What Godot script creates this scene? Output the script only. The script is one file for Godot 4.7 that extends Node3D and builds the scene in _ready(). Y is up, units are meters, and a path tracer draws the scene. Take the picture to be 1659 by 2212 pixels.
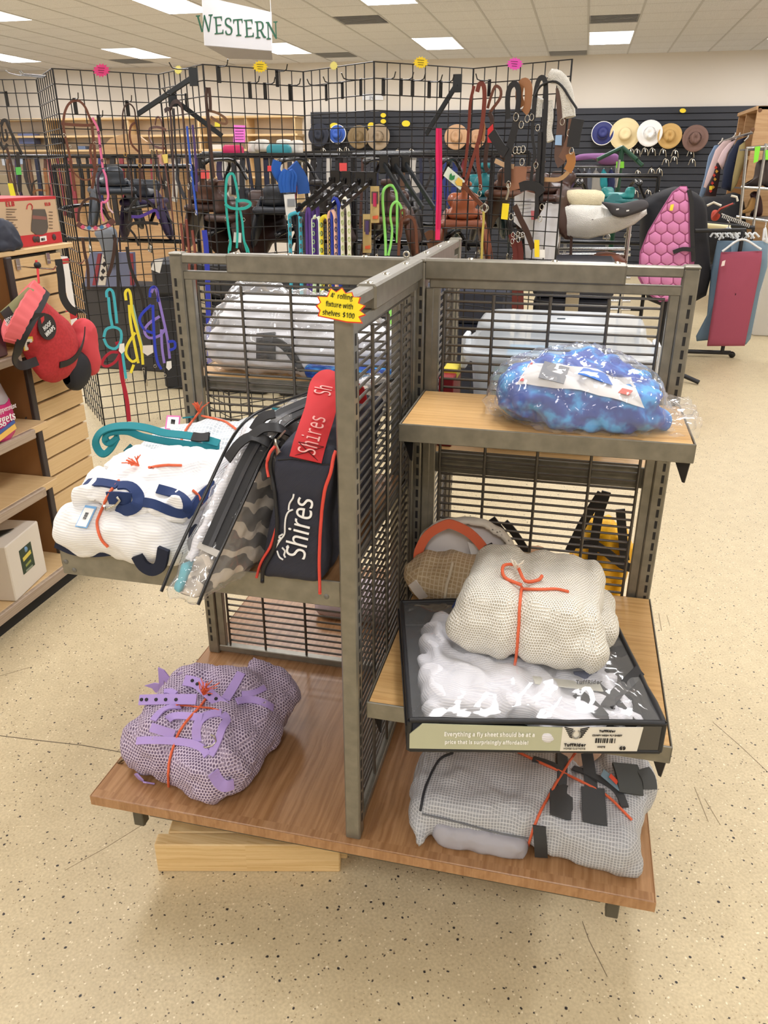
extends Node3D
# A tack shop: a four-foot rolling fixture with folded horse sheets, a gridwall of bridles behind it.
# World: y up, metres, floor at 0. The room, the fixture and the shelving share the x and z axes.

const FPX := 1694.92
const EYE := Vector3(0.34775, 1.59477, 1.78868)
const DECK := 0.300
const SHELF_LEFT := 0.905
const SHELF_LOW := 0.639
const SHELF_HIGH := 1.122
const FIX_TOP := 1.414
const CEIL := 3.30
const WALL_Z := -13.1
var CB: Basis
var mats := {}
var names := {}
var rng := RandomNumberGenerator.new()
var fnl := FastNoiseLite.new()
const UP := Vector3.UP

# ---------- pixel to place ----------
func ray(px: float, py: float) -> Vector3:
	return CB * Vector3((px - 829.5) / FPX, -(py - 1106.0) / FPX, -1.0)
func oy(px: float, py: float, y: float) -> Vector3:
	var d := ray(px, py)
	return EYE + d * ((y - EYE.y) / d.y)
func oz(px: float, py: float, z: float) -> Vector3:
	var d := ray(px, py)
	return EYE + d * ((z - EYE.z) / d.z)
func ox(px: float, py: float, x: float) -> Vector3:
	var d := ray(px, py)
	return EYE + d * ((x - EYE.x) / d.x)
func opl(px: float, py: float, pl: Plane) -> Vector3:
	var d := ray(px, py)
	return EYE + d * ((pl.d - pl.normal.dot(EYE)) / pl.normal.dot(d))

# ---------- nodes ----------
func numbered(n: String) -> String:
	if not names.has(n):
		names[n] = 0
		return n
	names[n] += 1
	return "%s_%03d" % [n, names[n]]
func tag(o: Node3D, label: String, cat: String, grp := "") -> void:
	o.set_meta("label", label)
	o.set_meta("category", cat)
	if grp != "":
		o.set_meta("group", grp)
func T(nm: String, label: String, cat: String, pos := Vector3.ZERO, grp := "") -> Node3D:
	var o := Node3D.new()
	o.name = numbered(nm)
	add_child(o)
	o.position = pos
	tag(o, label, cat, grp)
	return o
func S(nm: String, pos := Vector3.ZERO) -> Node3D:
	var o := Node3D.new()
	o.name = numbered(nm)
	add_child(o)
	o.position = pos
	o.set_meta("kind", "structure")
	return o
func as_mesh(m) -> Mesh:
	if m is SurfaceTool:
		m.generate_normals()
		return m.commit()
	return m
# a part whose mesh is given in world places; under a thing it is shifted back by the thing's own place
func P(par: Node3D, nm: String, mesh, mt: Material, label := "") -> MeshInstance3D:
	var o := MeshInstance3D.new()
	o.mesh = as_mesh(mesh)
	o.material_override = mt
	var key := "%d/%s" % [par.get_instance_id(), nm]
	names[key] = names.get(key, -1) + 1
	o.name = nm if names[key] == 0 else "%s_%03d" % [nm, names[key]]
	par.add_child(o)
	if par.get_parent() == self:
		o.position = -par.position
	if label != "":
		o.set_meta("label", label)
	return o
# a thing that is one mesh: its origin is put at the middle of its base
func O(nm: String, label: String, cat: String, mesh, mt: Material, grp := "") -> MeshInstance3D:
	var m: Mesh = as_mesh(mesh)
	var bb := m.get_aabb()
	var base := Vector3(bb.get_center().x, bb.position.y, bb.get_center().z)
	var s := SurfaceTool.new()
	s.append_from(m, 0, Transform3D(Basis(), -base))
	var o := MeshInstance3D.new()
	o.mesh = s.commit()
	o.material_override = mt
	o.name = numbered(nm)
	add_child(o)
	o.position = base
	tag(o, label, cat, grp)
	return o
func dup(root: Node3D, pos: Vector3, turn := 0.0, label := "", base_name := "") -> Node3D:
	var r: Node3D = root.duplicate()
	r.name = numbered(base_name if base_name != "" else String(root.name).rstrip("0123456789").rstrip("_"))
	add_child(r)
	r.position = pos
	r.rotation.y = turn
	if label != "":
		r.set_meta("label", label)
	return r

# ---------- shapes ----------
func st() -> SurfaceTool:
	var s := SurfaceTool.new()
	s.begin(Mesh.PRIMITIVE_TRIANGLES)
	s.set_smooth_group(-1)
	return s
func tri(s: SurfaceTool, a: Vector3, b: Vector3, c: Vector3) -> void:
	s.add_vertex(a); s.add_vertex(b); s.add_vertex(c)
func quad(s: SurfaceTool, a: Vector3, b: Vector3, c: Vector3, d: Vector3) -> void:
	tri(s, a, b, c)
	tri(s, a, c, d)
# box with chamfered edges
func box(s: SurfaceTool, c: Vector3, size: Vector3, bs := Basis(), bev := 0.0) -> SurfaceTool:
	s.set_smooth_group(-1)
	var h := size * 0.5
	bev = minf(bev, minf(h.x, minf(h.y, h.z)) * 0.9)
	var axes := [Vector3(1, 0, 0), Vector3(0, 1, 0), Vector3(0, 0, 1)]
	for a in 3:
		var u: Vector3 = axes[(a + 1) % 3]
		var v: Vector3 = axes[(a + 2) % 3]
		var n: Vector3 = axes[a]
		var hu := h[(a + 1) % 3] - bev
		var hv := h[(a + 2) % 3] - bev
		for sg in [1.0, -1.0]:
			var o: Vector3 = n * h[a] * sg
			var q := [o + u * hu + v * hv, o - u * hu + v * hv, o - u * hu - v * hv, o + u * hu - v * hv]
			if sg < 0:
				q.reverse()
			quad(s, c + bs * q[0], c + bs * q[3], c + bs * q[2], c + bs * q[1])
	if bev > 0.0:
		for a in 3:
			var n: Vector3 = axes[a]
			var u: Vector3 = axes[(a + 1) % 3]
			var v: Vector3 = axes[(a + 2) % 3]
			var L := h[a] - bev
			for su in [1.0, -1.0]:
				for sv in [1.0, -1.0]:
					var p1: Vector3 = u * su * h[(a + 1) % 3] + v * sv * (h[(a + 2) % 3] - bev)
					var p2: Vector3 = u * su * (h[(a + 1) % 3] - bev) + v * sv * h[(a + 2) % 3]
					var q := [p1 + n * L, p1 - n * L, p2 - n * L, p2 + n * L]
					if su * sv < 0:
						q.reverse()
					quad(s, c + bs * q[0], c + bs * q[1], c + bs * q[2], c + bs * q[3])
		for sx in [1.0, -1.0]:
			for sy in [1.0, -1.0]:
				for sz in [1.0, -1.0]:
					var k := Vector3(sx * h.x, sy * h.y, sz * h.z)
					var q := [k - Vector3(0, sy, sz) * bev, k - Vector3(sx, 0, sz) * bev, k - Vector3(sx, sy, 0) * bev]
					if sx * sy * sz > 0:
						q.reverse()
					tri(s, c + bs * q[0], c + bs * q[1], c + bs * q[2])
	return s
func bx(x0: float, x1: float, y0: float, y1: float, z0: float, z1: float, bev := 0.0) -> SurfaceTool:
	return box(st(), Vector3(x0 + x1, y0 + y1, z0 + z1) * 0.5, Vector3(absf(x1 - x0), absf(y1 - y0), absf(z1 - z0)), Basis(), bev)
# a bar of square section between two points
func bar(s: SurfaceTool, a: Vector3, b: Vector3, w: float, t: float, side := UP, bev := 0.0) -> SurfaceTool:
	var d := b - a
	var z := d.normalized()
	var x := side.cross(z)
	if x.length() < 0.01:
		x = Vector3.RIGHT.cross(z)
	x = x.normalized()
	return box(s, (a + b) * 0.5, Vector3(w, t, d.length()), Basis(x, z.cross(x), z), bev)
func frame_at(pts: Array, i: int, closed: bool) -> Vector3:
	var n := pts.size()
	var a: Vector3 = pts[(i - 1 + n) % n] if (closed or i > 0) else pts[i]
	var b: Vector3 = pts[(i + 1) % n] if (closed or i < n - 1) else pts[i]
	var d := b - a
	return d.normalized() if d.length() > 1e-6 else UP
func tube(s: SurfaceTool, pts: Array, r, sides := 8, closed := false, flat := 1.0) -> SurfaceTool:
	s.set_smooth_group(0 if sides > 4 else -1)
	var n := pts.size()
	var rings := []
	var up := Vector3.ZERO
	for i in n:
		var t := frame_at(pts, i, closed)
		if up == Vector3.ZERO:
			up = t.cross(Vector3(0.31, 0.83, 0.46)).normalized()
		up = (up - t * up.dot(t)).normalized()
		var v := t.cross(up)
		var rr: float = r[i] if r is Array else r
		var ring := []
		for k in sides:
			var a := TAU * (k + 0.5) / sides
			ring.append(pts[i] + (up * cos(a) + v * sin(a) * flat) * rr)
		rings.append(ring)
	for i in (n if closed else n - 1):
		var A: Array = rings[i]
		var B: Array = rings[(i + 1) % n]
		for k in sides:
			quad(s, A[k], B[k], B[(k + 1) % sides], A[(k + 1) % sides])
	if not closed:
		s.set_smooth_group(-1)
		for k in range(1, sides - 1):
			tri(s, rings[0][0], rings[0][k], rings[0][k + 1])
			tri(s, rings[n - 1][0], rings[n - 1][k + 1], rings[n - 1][k])
	return s
# a flat band: nrm is one normal or one for each point
func strap(s: SurfaceTool, pts: Array, nrm, w, t := 0.003, closed := false) -> SurfaceTool:
	s.set_smooth_group(0)
	var n := pts.size()
	var rings := []
	for i in n:
		var d := frame_at(pts, i, closed)
		var nn: Vector3 = nrm[i] if nrm is Array else nrm
		var x := nn.cross(d)
		x = x.normalized() if x.length() > 1e-4 else d.cross(Vector3(0.2, 0.3, 0.9)).normalized()
		var y := d.cross(x).normalized()
		var ww: float = (w[i] if w is Array else w) * 0.5
		var p: Vector3 = pts[i]
		rings.append([p + x * ww + y * t * 0.5, p - x * ww + y * t * 0.5, p - x * ww - y * t * 0.5, p + x * ww - y * t * 0.5])
	for k in 4:
		s.set_smooth_group(k + 1)
		for i in (n if closed else n - 1):
			var A: Array = rings[i]
			var B: Array = rings[(i + 1) % n]
			quad(s, A[k], B[k], B[(k + 1) % 4], A[(k + 1) % 4])
	if not closed:
		s.set_smooth_group(-1)
		quad(s, rings[0][0], rings[0][1], rings[0][2], rings[0][3])
		quad(s, rings[n - 1][3], rings[n - 1][2], rings[n - 1][1], rings[n - 1][0])
	return s
# smooth curve through points (Catmull-Rom)
func curve(pts: Array, per := 5, closed := false) -> Array:
	var out := []
	var n := pts.size()
	for i in (n if closed else n - 1):
		var p1: Vector3 = pts[i]
		var p2: Vector3 = pts[(i + 1) % n]
		var p0: Vector3 = pts[(i - 1 + n) % n] if (closed or i > 0) else p1 * 2.0 - p2
		var p3: Vector3 = pts[(i + 2) % n] if (closed or i < n - 2) else p2 * 2.0 - p1
		for k in per:
			out.append(p1.cubic_interpolate(p2, p0, p3, float(k) / per))
	if not closed:
		out.append(pts[n - 1])
	return out
func lathe(s: SurfaceTool, prof: Array, xf: Transform3D, n := 20, warp = null) -> SurfaceTool:
	s.set_smooth_group(0)
	var rings := []
	for p in prof:
		var ring := []
		for k in n:
			var a := TAU * k / n
			var q := Vector3(cos(a) * p.x, p.y, sin(a) * p.x)
			if warp != null:
				q = warp.call(q)
			ring.append(xf * q)
		rings.append(ring)
	for i in prof.size() - 1:
		for k in n:
			quad(s, rings[i][k], rings[i][(k + 1) % n], rings[i + 1][(k + 1) % n], rings[i + 1][k])
	return s
# outline (points in a plane) given depth along n
func slab(s: SurfaceTool, pts: Array, n: Vector3, t: float) -> SurfaceTool:
	var z := n.normalized()
	var x := (pts[1] - pts[0] as Vector3).normalized()
	x = (x - z * x.dot(z)).normalized()
	var y := z.cross(x)
	var poly := PackedVector2Array()
	for p in pts:
		poly.append(Vector2(x.dot(p - pts[0]), y.dot(p - pts[0])))
	if Geometry2D.is_polygon_clockwise(poly):
		pts = pts.duplicate()
		pts.reverse()
		poly.reverse()
	var ix := Geometry2D.triangulate_polygon(poly)
	s.set_smooth_group(-1)
	for i in range(0, ix.size(), 3):
		tri(s, pts[ix[i]] + z * t * 0.5, pts[ix[i + 2]] + z * t * 0.5, pts[ix[i + 1]] + z * t * 0.5)
		tri(s, pts[ix[i]] - z * t * 0.5, pts[ix[i + 1]] - z * t * 0.5, pts[ix[i + 2]] - z * t * 0.5)
	for i in pts.size():
		var a: Vector3 = pts[i]
		var b: Vector3 = pts[(i + 1) % pts.size()]
		quad(s, a + z * t * 0.5, b + z * t * 0.5, b - z * t * 0.5, a - z * t * 0.5)
	return s
# a grid of points as a thin or closed sheet; rows of equal length
func sheet(s: SurfaceTool, rows: Array, closed_u := false) -> SurfaceTool:
	s.set_smooth_group(0)
	for i in rows.size() - 1:
		var A: Array = rows[i]
		var B: Array = rows[i + 1]
		var m := A.size()
		for k in (m if closed_u else m - 1):
			quad(s, A[k], A[(k + 1) % m], B[(k + 1) % m], B[k])
	return s
# loft: closed sections joined and capped
func loft(s: SurfaceTool, secs: Array) -> SurfaceTool:
	sheet(s, secs, true)
	for e in [secs[0], secs[secs.size() - 1]]:
		var c := Vector3.ZERO
		for p in e:
			c += p
		c /= e.size()
		s.set_smooth_group(-1)
		for k in e.size():
			if e == secs[0]:
				tri(s, c, e[(k + 1) % e.size()], e[k])
			else:
				tri(s, c, e[k], e[(k + 1) % e.size()])
	return s

# ---------- bodies from distance fields (surface nets) ----------
func rb(c: Vector3, half: Vector3, r: float, k := 0.02, turn := Vector3.ZERO) -> Array:
	var b := Basis.from_euler(turn)
	return [0, Transform3D(b, c).affine_inverse(), Vector3(maxf(half.x - r, 0), maxf(half.y - r, 0), maxf(half.z - r, 0)), r, k]
func cap(a: Vector3, b: Vector3, r1: float, r2: float, k := 0.02) -> Array:
	return [1, a, b - a, r1, k, r2, maxf((b - a).length_squared(), 1e-9)]
func ell(c: Vector3, half: Vector3, k := 0.02, turn := Vector3.ZERO) -> Array:
	return [2, Transform3D(Basis.from_euler(turn), c).affine_inverse(), half, 0.0, k]
func field(p: Vector3, prims: Array) -> float:
	var d := 1e9
	for q in prims:
		var e: float
		if q[0] == 0:
			var l: Vector3 = (q[1] * p).abs() - q[2]
			e = l.max(Vector3.ZERO).length() + minf(maxf(l.x, maxf(l.y, l.z)), 0.0) - q[3]
		elif q[0] == 1:
			var pa: Vector3 = p - q[1]
			var h := clampf(pa.dot(q[2]) / q[6], 0.0, 1.0)
			e = (pa - q[2] * h).length() - lerpf(q[3], q[5], h)
		else:
			var l: Vector3 = q[1] * p
			var hv: Vector3 = q[2]
			var k0 := (l / hv).length()
			var k1 := (l / (hv * hv)).length()
			e = k0 * (k0 - 1.0) / maxf(k1, 1e-6)
		var k: float = q[4]
		if k < 0.0: # carve
			var hh := maxf(-k - absf(-e - d), 0.0) / -k
			d = maxf(d, -e) + hh * hh * -k * 0.25
		else:
			var hh := maxf(k - absf(d - e), 0.0) / k
			d = minf(d, e) - hh * hh * k * 0.25
	return d
func net(lo: Vector3, hi: Vector3, cell: float, f: Callable, slack := 0.012) -> ArrayMesh:
	var nx := int(ceil((hi.x - lo.x) / cell)) + 2
	var ny := int(ceil((hi.y - lo.y) / cell)) + 2
	var nz := int(ceil((hi.z - lo.z) / cell)) + 2
	var B := 4
	nx = int(ceil(float(nx) / B)) * B
	ny = int(ceil(float(ny) / B)) * B
	nz = int(ceil(float(nz) / B)) * B
	var val := PackedFloat32Array()
	val.resize(nx * ny * nz)
	var sx := ny * nz
	var reach := cell * B * 0.87 + slack
	for bi in range(0, nx, B):
		for bj in range(0, ny, B):
			for bk in range(0, nz, B):
				var d: float = f.call(lo + Vector3(bi + 1.5, bj + 1.5, bk + 1.5) * cell)
				if absf(d) > reach:
					for i in range(bi, bi + B):
						for j in range(bj, bj + B):
							var o := i * sx + j * nz + bk
							for k in B:
								val[o + k] = d
				else:
					for i in range(bi, bi + B):
						for j in range(bj, bj + B):
							var o := i * sx + j * nz + bk
							for k in B:
								val[o + k] = f.call(lo + Vector3(i, j, bk + k) * cell)
	var idx := PackedInt32Array()
	idx.resize(nx * ny * nz)
	var vs := PackedVector3Array()
	var tris := PackedInt32Array()
	var offs := [0, 1, nz, nz + 1, sx, sx + 1, sx + nz, sx + nz + 1]
	for i in nx - 1:
		for j in ny - 1:
			var row := i * sx + j * nz
			for k in nz - 1:
				var o := row + k
				var m := 0
				for c in 8:
					if val[o + offs[c]] < 0.0:
						m += 1
				if m == 0 or m == 8:
					continue
				var acc := Vector3.ZERO
				var cnt := 0
				for e in EDGES:
					var a: float = val[o + offs[e[0]]]
					var b: float = val[o + offs[e[1]]]
					if (a < 0.0) != (b < 0.0):
						var t := a / (a - b)
						acc += CORN[e[0]].lerp(CORN[e[1]], t)
						cnt += 1
				idx[o] = vs.size()
				vs.append(lo + (Vector3(i, j, k) + acc / cnt) * cell)
	for i in range(1, nx - 1):
		for j in range(1, ny - 1):
			var row := i * sx + j * nz
			for k in range(1, nz - 1):
				var o := row + k
				var a := val[o] < 0.0
				if a != (val[o + sx] < 0.0):
					_nq(tris, idx[o], idx[o - nz], idx[o - nz - 1], idx[o - 1], a)
				if a != (val[o + nz] < 0.0):
					_nq(tris, idx[o], idx[o - 1], idx[o - sx - 1], idx[o - sx], a)
				if a != (val[o + 1] < 0.0):
					_nq(tris, idx[o], idx[o - sx], idx[o - sx - nz], idx[o - nz], a)
	var ns := PackedVector3Array()
	ns.resize(vs.size())
	for t in range(0, tris.size(), 3):
		var n := (vs[tris[t + 2]] - vs[tris[t]]).cross(vs[tris[t + 1]] - vs[tris[t]])
		ns[tris[t]] += n
		ns[tris[t + 1]] += n
		ns[tris[t + 2]] += n
	for i in ns.size():
		ns[i] = ns[i].normalized()
	var arr := []
	arr.resize(Mesh.ARRAY_MAX)
	arr[Mesh.ARRAY_VERTEX] = vs
	arr[Mesh.ARRAY_NORMAL] = ns
	arr[Mesh.ARRAY_INDEX] = tris
	var am := ArrayMesh.new()
	am.add_surface_from_arrays(Mesh.PRIMITIVE_TRIANGLES, arr)
	return am
const EDGES := [[0, 1], [2, 3], [4, 5], [6, 7], [0, 2], [1, 3], [4, 6], [5, 7], [0, 4], [1, 5], [2, 6], [3, 7]]
const CORN := [Vector3(0, 0, 0), Vector3(0, 0, 1), Vector3(0, 1, 0), Vector3(0, 1, 1), Vector3(1, 0, 0), Vector3(1, 0, 1), Vector3(1, 1, 0), Vector3(1, 1, 1)]
func _nq(t: PackedInt32Array, a: int, b: int, c: int, d: int, flip: bool) -> void:
	if flip:
		t.append_array(PackedInt32Array([a, b, c, a, c, d]))
	else:
		t.append_array(PackedInt32Array([a, c, b, a, d, c]))
func n3(p: Vector3, fr: float) -> float:
	return fnl.get_noise_3dv(p * fr)
# where the sight line of a pixel meets a body: [place, normal]
func seen(px: float, py: float, f: Callable, lift := 0.0, far := 4.0) -> Array:
	var d := ray(px, py).normalized()
	var t := 0.3
	var best := 1e9
	var bt := t
	for i in 160:
		var v: float = f.call(EYE + d * t)
		if v < best:
			best = v
			bt = t
		if v < 0.0008:
			break
		t += maxf(v * 0.7, 0.0008)
		if t > far:
			break
	var p := EYE + d * bt
	var e := 0.006
	var n := Vector3(f.call(p + Vector3(e, 0, 0)) - f.call(p - Vector3(e, 0, 0)), f.call(p + Vector3(0, e, 0)) - f.call(p - Vector3(0, e, 0)), f.call(p + Vector3(0, 0, e)) - f.call(p - Vector3(0, 0, e))).normalized()
	return [p + n * lift, n]
# a band lying on a body along pixels
func band(s: SurfaceTool, f: Callable, px: Array, w, t := 0.003, lift := 0.002, per := 3) -> SurfaceTool:
	var pts := []
	var ns := []
	var flat := curve(px.map(func(q): return Vector3(q[0], q[1], 0)), per)
	for q in flat:
		var h := seen(q.x, q.y, f, lift)
		pts.append(h[0])
		ns.append(h[1])
	for it in 3:
		var pn := ns.duplicate()
		var pp := pts.duplicate()
		for i in range(1, pts.size() - 1):
			pn[i] = (ns[i - 1] + ns[i] * 2.0 + ns[i + 1]).normalized()
			pp[i] = (pts[i - 1] + pts[i] * 2.0 + pts[i + 1]) * 0.25
		if ns.size() > 2:
			pn[0] = (ns[0] + ns[1] + ns[2]).normalized()
			pn[-1] = (ns[-1] + ns[-2] + ns[-3]).normalized()
		ns = pn
		pts = pp
	return strap(s, pts, ns, w, t)
func cord(s: SurfaceTool, f: Callable, px: Array, r: float, per := 4, sides := 6) -> SurfaceTool:
	var pts := []
	for q in curve(px.map(func(q): return Vector3(q[0], q[1], 0)), per):
		pts.append(seen(q.x, q.y, f, r * 0.7)[0])
	return tube(s, pts, r, sides)
# a loop round a body in a plane through c spanned by u and v
func girdle(f: Callable, c: Vector3, u: Vector3, v: Vector3, lift: float, n := 40) -> Array:
	var pts := []
	for i in n:
		var a := TAU * i / n
		var d := (u * cos(a) + v * sin(a)).normalized()
		var t := 0.35
		for k in 60:
			var e: float = f.call(c + d * t)
			if e < 0.0008:
				break
			t -= maxf(e * 0.7, 0.0006)
			if t < 0.005:
				break
		pts.append(c + d * (t + lift))
	return pts
# a flat patch (tag, label) lying on a body: four pixels
func patch(f: Callable, q: Array, t := 0.002, lift := 0.003) -> SurfaceTool:
	var h := q.map(func(p): return seen(p[0], p[1], f, lift)[0])
	var n: Vector3 = (h[1] - h[0]).cross(h[3] - h[0]).normalized()
	if n.dot(EYE - h[0]) < 0:
		n = -n
	h[2] = h[1] + h[3] - h[0]
	return slab(st(), h, n, t)

# ---------- materials ----------
func mat(key: String, c: Color, rough := 0.6, metal := 0.0, spec := 0.5) -> StandardMaterial3D:
	if mats.has(key):
		return mats[key]
	var m := StandardMaterial3D.new()
	m.resource_name = key
	m.albedo_color = c
	m.roughness = rough
	m.metallic = metal
	m.metallic_specular = spec
	mats[key] = m
	return m
func rgb(r: int, g: int, b: int, a := 255) -> Color:
	return Color8(r, g, b, a)
# colour by plain numbers, one material for each
func flat(r: int, g: int, b: int, rough := 0.6, metal := 0.0) -> StandardMaterial3D:
	return mat("c%d_%d_%d_%d_%d" % [r, g, b, int(rough * 100), int(metal * 100)], rgb(r, g, b), rough, metal)
func clear(key: String, c: Color, rough := 0.08) -> StandardMaterial3D:
	var m := mat(key, c, rough)
	m.transparency = BaseMaterial3D.TRANSPARENCY_ALPHA
	return m
func paint(w: int, h: int, f: Callable) -> ImageTexture:
	var im := Image.create(w, h, false, Image.FORMAT_RGB8)
	for y in h:
		for x in w:
			im.set_pixel(x, y, f.call(x, y))
	return ImageTexture.create_from_image(im)
func noise_img(w: int, h: int, fr: float, seed_: int, oct := 3) -> Image:
	var n := FastNoiseLite.new()
	n.seed = seed_
	n.frequency = fr
	n.fractal_octaves = oct
	return n.get_seamless_image(w, h)
func tex3(m: StandardMaterial3D, albedo: Texture2D, scale: Vector3, height: Texture2D = null, relief := 0.1, world := true) -> StandardMaterial3D:
	m.uv1_triplanar = true
	m.uv1_world_triplanar = world
	m.uv1_triplanar_sharpness = 4.0
	m.uv1_scale = scale
	if albedo:
		m.albedo_texture = albedo
	if height:
		m.heightmap_enabled = true
		m.heightmap_texture = height
		m.heightmap_scale = relief
	return m
# wood: grain runs along x of the picture
func wood_tex(seed_: int, c1: Color, c2: Color, c3: Color, knots := 0) -> ImageTexture:
	var a := noise_img(256, 256, 0.011, seed_, 4)
	var b := noise_img(256, 256, 0.05, seed_ + 1, 3)
	var im := Image.create(256, 256, false, Image.FORMAT_RGB8)
	for y in 256:
		for x in 256:
			var wob := a.get_pixel(x, y).r
			var v := b.get_pixel((x / 16 + 40) % 256, int(y * 2 + wob * 16) % 256).r
			var fine := b.get_pixel((x / 8) % 256, (y * 5) % 256).r
			var t := clampf((v - 0.3) * 1.8, 0, 1)
			im.set_pixel(x, y, c1.lerp(c2, t).lerp(c3, clampf((fine - 0.45) * 1.3, 0, 0.6)))
	return ImageTexture.create_from_image(im)

# lettering: bs.x runs along the text, bs.y up, bs.z out of the surface
func write(par: Node3D, txt: String, at: Vector3, bs: Basis, h: float, mt: Material, font := "Droid Sans", bold := false, slant := 0.0, nm := "lettering", stretch := 1.0, center := true) -> MeshInstance3D:
	var sf := SystemFont.new()
	sf.font_names = PackedStringArray([font])
	sf.font_weight = 700 if bold else 400
	var tm := TextMesh.new()
	if slant != 0.0:
		var fv := FontVariation.new()
		fv.base_font = sf
		fv.variation_transform = Transform2D(Vector2(1, 0), Vector2(slant, 1), Vector2.ZERO)
		tm.font = fv
	else:
		tm.font = sf
	tm.text = txt
	tm.font_size = 48
	tm.pixel_size = h / 35.0
	tm.depth = 0.0012
	tm.curve_step = 2.0
	if not center:
		tm.horizontal_alignment = HORIZONTAL_ALIGNMENT_LEFT
	var o := MeshInstance3D.new()
	o.mesh = tm
	o.material_override = mt
	var key := "%d/%s" % [par.get_instance_id(), nm]
	names[key] = names.get(key, -1) + 1
	o.name = nm if names[key] == 0 else "%s_%03d" % [nm, names[key]]
	par.add_child(o)
	o.transform = Transform3D(Basis(bs.x * stretch, bs.y, bs.z), at - (par.position if par.get_parent() == self else Vector3.ZERO))
	return o
# axes of a flat thing from three of its corners: along, up, out
func axes(left: Vector3, right: Vector3, up_hint: Vector3) -> Basis:
	var x := (right - left).normalized()
	var z := x.cross(up_hint).normalized()
	return Basis(x, z.cross(x), z)

func _ready() -> void:
	rng.seed = 7
	fnl.seed = 11
	fnl.frequency = 1.0
	fnl.fractal_octaves = 2
	CB = Basis(UP, deg_to_rad(13.26138)) * Basis(Vector3.RIGHT, deg_to_rad(-23.55535)) * Basis(Vector3.BACK, deg_to_rad(0.10204))
	var cam := Camera3D.new()
	cam.name = "camera"
	cam.transform = Transform3D(CB, EYE)
	cam.fov = rad_to_deg(2.0 * atan(1106.0 / FPX))
	cam.near = 0.05
	cam.far = 60.0
	add_child(cam)
	cam.current = true
	var env := Environment.new()
	env.background_mode = Environment.BG_COLOR
	env.background_color = rgb(200, 215, 240)
	env.background_energy_multiplier = 1.2
	env.tonemap_mode = Environment.TONE_MAPPER_LINEAR
	env.tonemap_exposure = 1.0
	env.sdfgi_enabled = true
	env.ssao_enabled = true
	env.ssil_enabled = true
	var we := WorldEnvironment.new()
	we.name = "world_environment"
	we.environment = env
	add_child(we)
	build_lights()
	make_materials()
	build_room()
	build_fixture()
	build_goods()
	build_gondola()
	build_gridwall()
	build_behind()
	build_right()

const LAMP_X0 := 0.505
const LAMP_Z0 := -11.35
const LAMP_POWER := 4.0
func build_lights() -> void:
	var glow := mat("lamp_glow", Color.WHITE, 0.5)
	glow.emission_enabled = true
	glow.emission = rgb(255, 254, 252)
	glow.emission_energy_multiplier = 1.6
	var rim := flat(225, 226, 228, 0.5)
	for i in range(-4, 2):
		for j in range(0, 5):
			var c := Vector3(LAMP_X0 + 2.44 * i, CEIL, LAMP_Z0 + 3.66 * j)
			var t := T("ceiling_light", "white recessed fluorescent panel set into the tiled ceiling", "ceiling light", c + Vector3(0, -0.02, 0), "ceiling light panels")
			P(t, "diffuser", bx(c.x - 0.285, c.x + 0.285, c.y + 0.012, c.y + 0.03, c.z - 0.59, c.z + 0.59), glow)
			for sx in [-1.0, 1.0]:
				P(t, "rim", bx(c.x + sx * 0.285, c.x + sx * 0.303, c.y - 0.006, c.y + 0.03, c.z - 0.608, c.z + 0.608), rim)
				P(t, "rim", bx(c.x - 0.285, c.x + 0.285, c.y - 0.006, c.y + 0.03, c.z + sx * 0.59, c.z + sx * 0.608), rim)
			var l := AreaLight3D.new()
			l.name = "panel_glow_%d_%d" % [i + 5, j]
			l.area_size = Vector2(0.56, 1.17)
			l.light_energy = LAMP_POWER
			l.light_color = rgb(253, 252, 255)
			l.shadow_enabled = true
			l.set("area_range", 30.0)
			add_child(l)
			l.transform = Transform3D(Basis(Vector3.RIGHT, -PI / 2), c + Vector3(0, 0.008, 0))

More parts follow.
